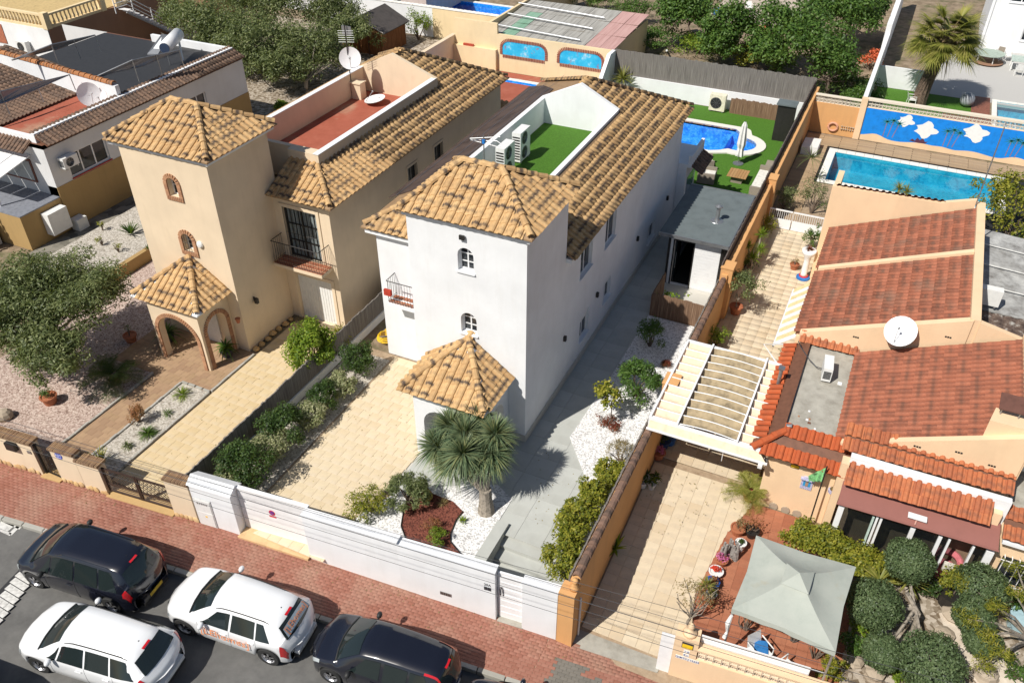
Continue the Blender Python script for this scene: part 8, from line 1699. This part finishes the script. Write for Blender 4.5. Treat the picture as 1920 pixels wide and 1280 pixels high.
# plants at the back of the white plot
q = P(1165, 178); t = thing('potted_palm', 'spiky palm in a white square pot against the white pool wall', 'potted plant', (q.x, q.y, 0)); obj('pot', G().prism([(q.x - .35, q.y - .35), (q.x + .35, q.y - .35), (q.x + .35, q.y + .35), (q.x - .35, q.y + .35)], 0, .75), WPLA, t); rosette('foliage', (q.x, q.y, 1.05), 110, 1.15, .07, L_PALM, t, .35, -.1, 1)
# neighbour's drive planting
q = P(1378, 588); tree('potted_shrub', 'rounded shrub tree in terracotta pot beside the orange wall', (q.x, q.y, .4), (q.x, q.y, .75), [((q.x, q.y, 1.5), (.95, .9, .75), 1)], L_OLIVE, .09, .05, 2200, None, BARKG, 34, .25, .04, .4, .2, 'potted plant'); t_ = thing('plant_pot', 'terracotta pot holding the rounded shrub tree', 'pot', tuple(q)); pot(t_, q.x, q.y, 0, .26, .42)
q = P(1402, 505); t = thing('yucca', 'branched yucca with four bright rosettes beside the orange wall', 'yucca', tuple(q)); g = G(); hs = [P(1403, 462, 1.3), P(1428, 440, 1.7), P(1426, 468, 1.1), P(1410, 484, .8)]
for i, h_ in enumerate(hs): g.tube([q, q.lerp(h_, .5) + Vector((.1, 0, -.05)), h_], [.06, .05, .04], 6); rosette('leaf_head', tuple(h_), 60, .42, .04, L_LIME, t, .15, -.3, 1)
obj('stem', g, BARKG, t)
for lab, px, py, r, h, m, n in (('yellow green bush below the pillar at the pergola end', 1340, 650, .6, .9, L_LIME, 900), ('flowering shrub near the white side gate by the orange wall', 1435, 440, .5, 1.0, L_YEL, 900), ('dark shrub mass under the yucca rosettes', 1395, 500, .7, .7, L_DARK, 1200), ('grey green shrub beyond the white side gate', 1468, 392, .6, 1.2, L_OLIVE, 1200), ('loose shrub growing in front of the bungalow corner by the pool', 1520, 400, .9, 1.8, L_OLIVE, 1500), ('green shrub behind the white planter column', 1522, 470, .5, 1.3, L_MID, 1200), ('pale shrub by the bungalow wall behind the black cover', 1470, 690, .4, .8, L_PALE, 600)): sh(lab, px, py, r, h, m, n, .09, .04, jag=.45)
rosplant('young_palm', 'small slender palm on the deck beside the turquoise pool', 1510, 345, 0, 50, 1.0, .04, L_OLIVE, .5, -.1, 1, 'palm', 1.5)
for lab, px, py, z, h in (('left one of two small potted palms on the far side of the tile ridge', 1686, 355, 4.55, .5), ('right one of two small potted palms on the far side of the tile ridge', 1700, 362, 4.5, .4)): q = PY(px, py, 36.5); t = thing('young_palm', lab, 'palm', (q.x, q.y, 2.5)); rosette('foliage', tuple(q), 50, .5, .04, L_PALM, t, .4, -.1, 1); obj('stem', G().tube([(q.x, q.y, 0), tuple(q)], .05, 6), BARK, t)
q = P(1505, 522); t = thing('planter_column', 'white and red pedestal planter with blue base and purple plant', 'planter', tuple(q)); obj('base', G().lathe(tuple(q), [(.3, 0), (.3, .1), (.2, .14)], 16), M_plain('blue_base', (.02, .15, .45), .5), t); obj('ring', G().lathe((q.x, q.y, .14), [(.2, 0), (.2, .06)], 16), RED, t); obj('column', G().lathe((q.x, q.y, .2), [(.17, 0), (.12, .1), (.15, .3), (.13, .7), (.16, .95), (.3, 1.15), (.32, 1.3), (.26, 1.3)], 16), WMET, t, True); rosette('plant', (q.x, q.y, 1.5), 40, .25, .05, L_RED, t, .3)
potted('terracotta pot behind the white pedestal planter', 1488, 505, 0, .2, .3, L_DRY, .25, .3, 80); potted('terracotta pot with red flowers under the pergola edge', 1234, 858, 0, .22, .3, L_FLP, .22, .2, 150); potted('glossy dark pot with plant behind the pink flowers under the pergola', 1244, 838, 0, .2, .32, L_DARK, .22, .2, 150, pm=M_plain('blue_pot', (.02, .05, .15), .3))
solo('blue_bucket', G().lathe(tuple(P(1256, 832)), [(.15, 0), (.2, .3), (.17, .3)], 14), M_plain('blue_bucket', (.03, .12, .35), .4), 'blue bucket at the back of the pots under the pergola', 'bucket')
for i, (dx, dy) in enumerate(((0, 0), (.28, .05), (.05, .32), (.33, .36))): q = P(1205, 912, -.1); lab = ('nearest left', 'nearest right', 'back left', 'back right')[i] + ' white trimmed pot of four against the orange wall'; t = thing('potted_plant', lab, 'potted plant', (q.x + dx, q.y + dy, -.12), 'four pots against the orange wall'); pot(t, q.x + dx, q.y + dy, -.12, .13, .25, WPLA); rosette('foliage', (q.x + dx, q.y + dy, .2), 30, .22, .05, L_DARK, t, .3)
rosplant('agave', 'variegated agave standing against the orange wall in the shade', 1152, 1030, -.28, 22, .6, .12, L_LIME, .1, .3, .95)
q = P(1405, 935); t = thing('cycad', 'green cycad in a pot at the corner of the peach wall', 'cycad', tuple(q)); pot(t, q.x, q.y, 0, .25, .3); fronds('fronds', (q.x, q.y, .4), 34, .85, L_PALM, t, .018, .2, .4)
TR_POTS = (('bushy dry plant in terracotta pot at the top of the terrace edge', 1382, 1000, .22, .3, L_DRY, .3, .3), ('spiky brown plant in dark pot behind the gazebo corner', 1408, 1005, .2, .3, L_RUST, .4, .4), ('white urn with blue star decoration by the gazebo corner', 1386, 1030, .16, .35, L_DARK, .1, .1), ('pot with magenta flowers above the round white bowl', 1352, 1058, .17, .25, L_FLP, .22, .18), ('round white bowl with bright red geranium', 1341, 1078, .2, .22, L_FLR, .14, .16), ('blue painted pot with reddish succulents below the geranium', 1334, 1100, .2, .26, L_RUST, .22, .2), ('blue and white pot next to the flowering pot row end', 1332, 1120, .15, .2, L_DARK, .12, .12), ('small terracotta pot with rusty plant near the frangipani', 1325, 1138, .14, .2, L_RUST, .2, .2))
for i, (lab, px, py, r, h, m, rx, ph) in enumerate(TR_POTS): potted(lab, px, py, 0, r, h, m, rx, ph, 160, .06, .035, (POT, BMET, WPLA, POT, WPLA, M_plain('blue_glaze', (.03, .1, .35), .3), WPLA, POT)[i])
t = thing('driftwood_planter', 'grey weathered driftwood stump standing at the terrace edge', 'stump', tuple(P(1365, 1045))); q = P(1365, 1045); g = G()
for k in range(16): a = random.uniform(0, 2 * PI); rr = random.uniform(.05, .26); g.tube([(q.x + rr * math.cos(a), q.y + rr * 1.3 * math.sin(a), 0), (q.x + rr * .9 * math.cos(a) + random.uniform(-.04, .04), q.y + rr * 1.2 * math.sin(a), random.uniform(.35, .75))], [.07, .035], 6)
obj('driftwood', g, M_plain('driftwood', (.28, .26, .24), .9, 0, .3, 14), t)
rosplant('pineapple_plant', 'pale yellow spiky rosette plant beside the pot row', 1320, 1120, 0, 60, .38, .03, L_PALM, .3, -.2, 1, 'plant', .55); 
q = P(1290, 1180, -.3); tree('frangipani', 'sparse frangipani with grey branches above the peach gate post', (q.x, q.y, -.4), (q.x, q.y, .3), [((q.x + .05, q.y + .1, 1.1), (.75, .6, .55), 1)], L_DRY, .09, .03, 420, None, BARKG, 30, .3, .05, .5, .3); 
for k, (px, py) in enumerate(((1440, 1150), (1490, 1185), (1400, 1165), (1530, 1215))): q = P(px, py); shrub('climber', ('thin twiggy climber on the fence left of the gazebo chairs', 'tangled climber in front of the gazebo chairs', 'sparse climber near the left gazebo pole', 'leafy climber at the right end of the street fence')[k], 'climber', q.x, q.y - .3, -.2, .5, .3, 1.2, L_YEL if k == 1 else L_RUST, 130, .06, .03, 12, .4, None, None, .2, .3)
# planted bed at the right
HY = 'yellow green hedge bushes along the glazed porch'
for lab, px, py, r, h in (('yellow green bush at the left end of the hedge by the flag pole', 1500, 1028, .5, 1.3), ('yellow green bush second in the hedge behind the gazebo', 1532, 1042, .55, 1.5), ('yellow green bush third in the hedge behind the gazebo', 1572, 1062, .5, 1.3), ('yellow green bush fourth in the hedge beside the gazebo corner', 1612, 1076, .48, 1.2), ('yellow green bush at the right end of the hedge', 1655, 1088, .45, 1.1)): sh(lab, px, py, r * 1.2, h * .82, L_YEL, 3000, .1, .06, nb=30, jag=.25, group=HY)
sh('yellow green shrub in a dark pot between two clipped pine balls', 1775, 1120, .45, 1.3, L_YEL, 1500, .09, .055); solo('dark_tub', G().lathe(tuple(P(1775, 1130)), [(.25, 0), (.32, .45), (.28, .45)], 16), BMET, 'dark round tub under the yellow green shrub', 'pot')
rosplant('yucca', 'spiky yellow striped yucca between gazebo and clipped pine', 1640, 1110, .3, 60, .6, .045, L_PALM, .15, -.1, .95, 'yucca', .5); rosplant('yucca', 'spiky yellow striped yucca below the uppermost clipped pine ball', 1695, 1110, .3, 60, .55, .045, L_PALM, .15, -.1, .95, 'yucca', .5)
q = P(1885, 1080); t = thing('cycad', 'yellow green cycad by the barred window at the right edge', 'cycad', tuple(q)); fronds('fronds', (q.x, q.y, .9), 40, 1.0, L_PALM, t, .02, .24, .35); obj('trunk', G().lathe((q.x, q.y, 0), [(.16, 0), (.15, .9)], 10), BARK, t)
tp = thing('clipped_pine', 'cloud pruned pine with ball shaped heads on bent grey branches', 'tree', tuple(P(1705, 1190))); base = P(1710, 1190); g = G(); g.tube([base, P(1722, 1150, .8), P(1700, 1110, 1.2)], [.09, .07, .055], 8)
balls = [(1706, 1050, 1.55, .66, .52), (1640, 1132, 1.2, .72, .62), (1655, 1222, .9, .5, .42), (1746, 1240, 1.2, .80, .72)]
Cs, Ns = [], []
for (px, py, z, r, rz_) in balls:
    c = P(px, py, z); g.tube([P(1716, 1140, .9), P(1716, 1140, .9).lerp(c, .5) + Vector((0, 0, -.15)), c], [.045, .04, .03], 6)
    d = rng.normal(size=(8000, 3)); d /= np.linalg.norm(d, axis=1, keepdims=True); rad = rng.uniform(.8, 1.02, (8000, 1)) * (1 + .05 * np.sin(d[:, :1] * 7) + .04 * np.cos(d[:, 1:2] * 9)); C = np.array(c) + d * rad * np.array([r, r, rz_]); leaves('pine_head', C, d + rng.normal(size=d.shape) * .55, .085, .04, L_PINE, tp)
obj('trunk', g, BARKG, tp)
tp2 = thing('clipped_pine', 'cloud pruned pine with stacked heads behind feathery branches, right edge', 'tree', tuple(P(1850, 1200))); g = G(); b2 = P(1850, 1200); g.tube([b2, P(1845, 1150, .9)], [.1, .07], 8)
for (px, py, z, r, rz_) in ((1842, 1098, 1.35, .72, .45), (1826, 1156, 1.0, .55, .35), (1842, 1200, .7, .5, .3)):
    c = P(px, py, z); g.tube([b2, c], [.07, .04], 6); d = rng.normal(size=(6000, 3)); d /= np.linalg.norm(d, axis=1, keepdims=True); C = np.array(c) + d * rng.uniform(.8, 1.04, (6000, 1)) * np.array([r, r, rz_]); leaves('pine_head', C, d + rng.normal(size=d.shape) * .55, .085, .04, L_PINE, tp2)
obj('trunk', g, BARKG, tp2)
t = thing('feathery_bush', 'loose feathery tree branches reaching over the bed at the right edge', 'tree', tuple(P(1930, 1190))); g = G(); b3 = P(1935, 1200, .2)
for (px, py, z) in ((1800, 1090, 1.5), (1815, 1160, 1.4), (1850, 1190, 1.2), (1880, 1225, 1.2), (1900, 1110, 1.7), (1870, 1140, 1.6), (1905, 1060, 2.2), (1845, 1245, .9)):
    c = P(px, py, z); g.tube([b3, b3.lerp(c, .6) + Vector((0, 0, .2)), c], [.05, .03, .012], 5); C, N_ = crown_points(tuple(c), (.38, .35, .3), 260, 12, .4, .3); leaves('foliage', C, N_, .14, .018, L_YEL, t)
obj('branches', g, BARKG, t)
for k, (px, py, r) in enumerate(((1790, 1150, .3), (1640, 1262, .3), (1600, 1235, .25), (1770, 1190, .28), (1560, 1240, .2), (1850, 1262, .35))): c = P(px, py, .12); solo('garden_rock', G().ball(tuple(c), r, 9, 6, .6, .18), STONE, ('pale rock beside the dark tub in the planted bed', 'pale rock below the lowest clipped pine ball', 'pale rock near the right gazebo pole', 'pale rock on the light path between the pines', 'small rock at the foot of the street fence', 'large pale rock at the bottom right of the bed')[k], 'rock')
struct('light_path', G().prism([tuple(P(x, y)[:2]) for x, y in ((1760, 1150), (1800, 1140), (1830, 1215), (1900, 1235), (1925, 1290), (1835, 1285), (1790, 1230))], 0, .03), M_ground('pale_sand', [(.3, (.5, .42, .33)), (.7, (.7, .62, .52))], 3))
solo('water_basin', G().lathe(tuple(P(1912, 1175, 0)), [(.35, 0), (.4, .5), (.34, .5), (.33, .42), (.01, .42)], 18), M_plain('pale_blue_basin', (.35, .5, .55), .3), 'pale blue round basin at the right edge of the bed', 'basin')
for k, (px, py, m, r, h) in enumerate(((1595, 1225, L_MID, .4, .7), (1560, 1262, L_YEL, .4, .5), (1690, 1275, L_LIME, .35, .4), (1620, 1190, L_LIME, .35, .6), (1900, 1270, L_MID, .5, .6), (1905, 1150, L_MID, .4, 1.0), (1730, 1110, L_DARK, .5, .8), (1600, 1130, L_DARK, .35, .9))): sh(('green ferny plant left of the lowest clipped pine ball', 'low leafy plant behind the street fence corner', 'bright low plant at the bottom edge of the bed', 'bright fern under the left clipped pine ball', 'green plant at the bottom right corner', 'leafy plant beside the pale blue basin', 'dark shrub behind the clipped pine trunk', 'dark plant at the right gazebo pole')[k], px, py, r, h, m, 700, .1, .04, jag=.5)
# ================================================================ trees and gardens at the back
OL = 'olive trees on the bare ground behind the left houses'
for lab, bx, by, cs in (('olive tree nearest the cream house roof, with visible trunk', 578, 178, [(568, 95, 2.2, 2.3, 1.7), (610, 100, 2.0, 1.7, 1.4), (540, 130, 1.7, 1.5, 1.2)]), ('broad olive tree left of the one with visible trunk', 468, 140, [(480, 85, 2.6, 2.4, 1.8), (440, 60, 2.6, 2.2, 1.7), (500, 120, 1.9, 1.6, 1.2)]), ('olive tree beside the white solar water tank', 385, 135, [(385, 60, 3.0, 2.3, 1.9), (350, 40, 3.0, 1.8, 1.6), (415, 90, 2.2, 1.7, 1.3)]), ('tall olive tree in front of the far white houses', 600, 60, [(625, 30, 2.6, 1.9, 1.8), (660, 60, 2.0, 1.4, 1.2)]), ('dark olive tree at the top edge above the other olives', 500, 60, [(520, 15, 3.2, 2.4, 1.9), (470, 10, 3.0, 2.0, 1.6)])):
    b_ = P(bx, by); tree('olive_tree', lab, b_, (b_.x, b_.y, 1.0), [(P(x, y, z), (r * 1.25, r * 1.2, rz_ * 1.25), 1 / len(cs)) for x, y, z, r, rz_ in cs], L_OLIVE, .21, .08, 15000, OL, BARKG, 44, .3, .16)
C, N_ = crown_points((-44, 47, .1), (9, 8, .15), 2500, 60, .1, .1); o = leaves('dry_grass_patches', C, N_, .15, .03, L_DRY); tag(o, 'thin dry grass scattered under the olive trees', 'grass', None, 'stuff')
for lab, px, py, r, h, m in (('bright green shrub between wooden shed and beige wall', 785, 75, 1.1, 2.3, L_LIME), ('dark grass plant in the corner of the cream house back yard', 822, 118, 1.0, .9, L_MID), ('dark palm like bush behind the wavy white wall', 790, 14, 2.0, 2.5, L_DARK), ('small green shrub beside the cream roof near the olives', 528, 205, .45, .5, L_LIME)): sh(lab, px, py, r, h, m, 1500, .16, .06, jag=.4)
for lab, px, py in (('left small tuft on the terracotta terrace by the yellow wall', 880, 116), ('middle tuft on the terracotta terrace by the yellow wall', 911, 122), ('round green tuft on the terracotta terrace below the tile picture', 1022, 140)): sh(lab, px, py, .3, .35, L_MID, 300, .1, .04)
q = P(840, 100); t = thing('clay_urn', 'brown clay urn in the corner of the cream house back yard', 'urn', tuple(q)); obj('urn_body', G().lathe(tuple(q), [(.2, 0), (.4, .4), (.42, .7), (.22, 1.0), (.26, 1.05)], 16), POT, t, True)
BT = 'broadleaf trees in the garden behind the reed fence'
for lab, bx, by, cs, m in (('big green tree in front, leaning over the mesh screen corner', 1545, 185, [(1530, 95, 2.8, 2.9, 2.3), (1500, 60, 3.3, 2.4, 1.9), (1565, 130, 1.8, 2.0, 1.6)], L_MID), ('large tree left of the big front tree', 1470, 110, [(1468, 55, 3.0, 2.8, 2.2), (1440, 90, 2.0, 1.8, 1.4)], L_MID), ('round bright tree in the middle of the garden', 1375, 95, [(1370, 50, 2.8, 2.4, 2.0), (1350, 80, 1.8, 1.8, 1.4)], L_MID), ('dark tree at the top edge of the garden', 1290, 60, [(1285, 25, 2.6, 2.5, 2.0)], L_MID), ('tree at the top behind the big front tree', 1590, 60, [(1590, 25, 3, 2.8, 2.2), (1550, 15, 3, 2.2, 1.8)], L_MID), ('dark tree beside the white wall of the palm garden', 1630, 45, [(1625, 20, 2.5, 1.6, 2.0)], L_DARK)):
    b_ = P(bx, by); tree('garden_tree', lab, b_, (b_.x, b_.y, 1.2), [(P(x, y, z), (r, r, rz_), 1 / len(cs)) for x, y, z, r, rz_ in cs], m, .26, .13, 7500, BT, BARK, 46, .28, .16)
for k, (lab, px, py, r, h, m) in enumerate((('olive green bush hanging over the sheet roof end', 1160, 75, 2.0, 2.6, L_OLIVE), ('low green bush behind the reed fence, left part', 1230, 92, 2.2, 1.4, L_MID), ('green bush behind the reed fence, middle part', 1310, 100, 2.0, 1.3, L_LIME), ('yellow green bush behind the reed fence below the round tree', 1400, 118, 1.9, 1.5, L_YEL), ('fern like bush at the top beside the white figure', 1190, 45, 1.8, 2.0, L_MID), ('dark bush at the right end of the garden shade', 1590, 175, 2.2, 1.2, L_DARK), ('green bush between the reed fence and big front tree', 1450, 135, 1.6, 1.5, L_MID), ('tall fern clump at the top centre of the garden', 1110, 20, 1.8, 1.8, L_MID), ('low bush in the dark corner by the blue mural wall', 1600, 195, 1.2, 1.0, L_MID))): sh(lab, px, py, r, h, m, 2600, .2, .08, jag=.5, nb=36)
sh('bright coral flowering bush in the shade by the white wall', 1630, 130, .9, 1.3, L_CORAL, 900, .16, .1); sh('coral flowers beside the yellow green bush', 1432, 72, .6, 1.2, L_CORAL, 90, .2, .1)
for k in range(3): x = (1255, 1268, 1500)[k]; solo(('garden_statue', 'garden_bag', 'fence_stake')[k], [G().lathe(tuple(P(1258, 32)), [(.4, 0), (.3, .5), (.35, 1.2), (.2, 1.9), (.05, 2.1)], 10), G().ball(tuple(P(1345, 22, .3)), .45, 8, 5, .7, .1), G().tube([P(1250, 95, 0), P(1250, 95, 2.9)], .07, 5)][k], [WPLA, M_plain('blue_bag', (.02, .15, .5)), WPLA][k], ('tall white draped object standing in the back garden', 'blue bag on the ground of the back garden', 'white stake rising behind the reed fence')[k], ('garden ornament', 'bag', 'post')[k])
solo('garden_clearing', G().box(-16, 72, 0, -8, 84, .05), M_plain('pale_ground', (.5, .42, .34)), 'pale paved clearing at the top edge of the back garden', 'paving'); plastic_chair('white garden chair on the pale clearing at the top edge', (-13.2, 75.5, .05), .4, None)
# trees at the right
sh('dense citrus tree beside the peach gable at the right edge', 1885, 455, 2.1, 3.4, L_YEL, 5200, .16, .08, nb=50, br=.24, name='citrus_tree', jag=.25)
sh('green conifer bush beyond the citrus tree at the right edge', 1925, 480, 1.2, 2.0, L_MID, 1500, .14, .04)
# fan palm
pb_ = P(1720, 196); pt = Vector((pb_.x + .55, pb_.y + .3, 4.4)); t = thing('fan_palm', 'tall fan palm with dense green crown on the turf at upper right', 'palm', tuple(pb_)); g = G(); g.tube([pb_, pb_.lerp(pt, .3) + Vector((-.05, 0, 0)), pb_.lerp(pt, .7), pt], [.5, .42, .38, .42], 12); obj('trunk', g, M_plain('palm_trunk', (.13, .09, .065), .95, 0, .4, 10, bmp=.8), t)
Cs, Ds = [], []; g = G()
for k in range(72):
    zz = random.uniform(-.62, .98); ph = random.uniform(0, 2 * PI); rr = math.sqrt(1 - zz * zz); d = Vector((rr * math.cos(ph), rr * math.sin(ph), zz * .9 + .05)).normalized(); Lp = random.uniform(1.1, 1.6); e = pt + d * Lp; e.z -= .15; g.tube([pt, e], [.03, .015], 4, False)
    up = Vector((0, 0, 1)); s_ = d.cross(up); s_ = (s_ if s_.length > .1 else Vector((1, 0, 0))).normalized(); 
    for j in range(25): a = (j - 12) / 12 * 1.75; Cs.append(tuple(e)); Ds.append(tuple(d * math.cos(a) + s_ * math.sin(a) + up * .12 * abs(math.sin(a * 3))))
obj('petioles', g, L_DRY, t); C_ = np.array(Cs); D_ = np.array(Ds); V, a1, a2_, a3, a4 = blades(C_, D_, rng.uniform(1.0, 1.4, len(C_)), .11, .32, 3); bulk('crown', V - np.array(wl(t)), a1, a2_, a3, L_PALM, t, None, a4)
V, a1, a2_, a3, a4 = blades(np.tile(np.array(pt), (160, 1)) + rng.normal(size=(160, 3)) * .25, rng.normal(size=(160, 3)) * np.array([1, 1, .2]) + np.array([0, 0, -.9]), 1.7, .12, .5, 3); bulk('dry_skirt', V - np.array(wl(t)), a1, a2_, a3, L_DRY, t, None, a4)
pts = []
for a, b, c, d, e, n in ((560, 780, 760, 960, .034, 90), (300, 520, 700, 860, .034, 60), (1000, 1100, 850, 980, .034, 40), (1200, 1380, 880, 1000, .034, 60), (1380, 1480, 430, 640, .034, 50), (0, 900, 930, 1180, .012, 0)):
    for _ in range(n): pts.append(tuple(P(random.uniform(a, b), random.uniform(c, d), e)))
for _ in range(160): x = random.uniform(-25, -4); y = yw(x) - abs(random.gauss(0, .35)) - .03; pts.append((x, y, zs(x) + .015))
o = leaves('leaf_litter', np.array(pts), rng.normal(size=(len(pts), 3)) * .2 + np.array([0, 0, 1]), .06, .035, L_DRY); tag(o, 'dry fallen leaves scattered on driveways and along the wall foot', 'fallen leaves', None, 'stuff')
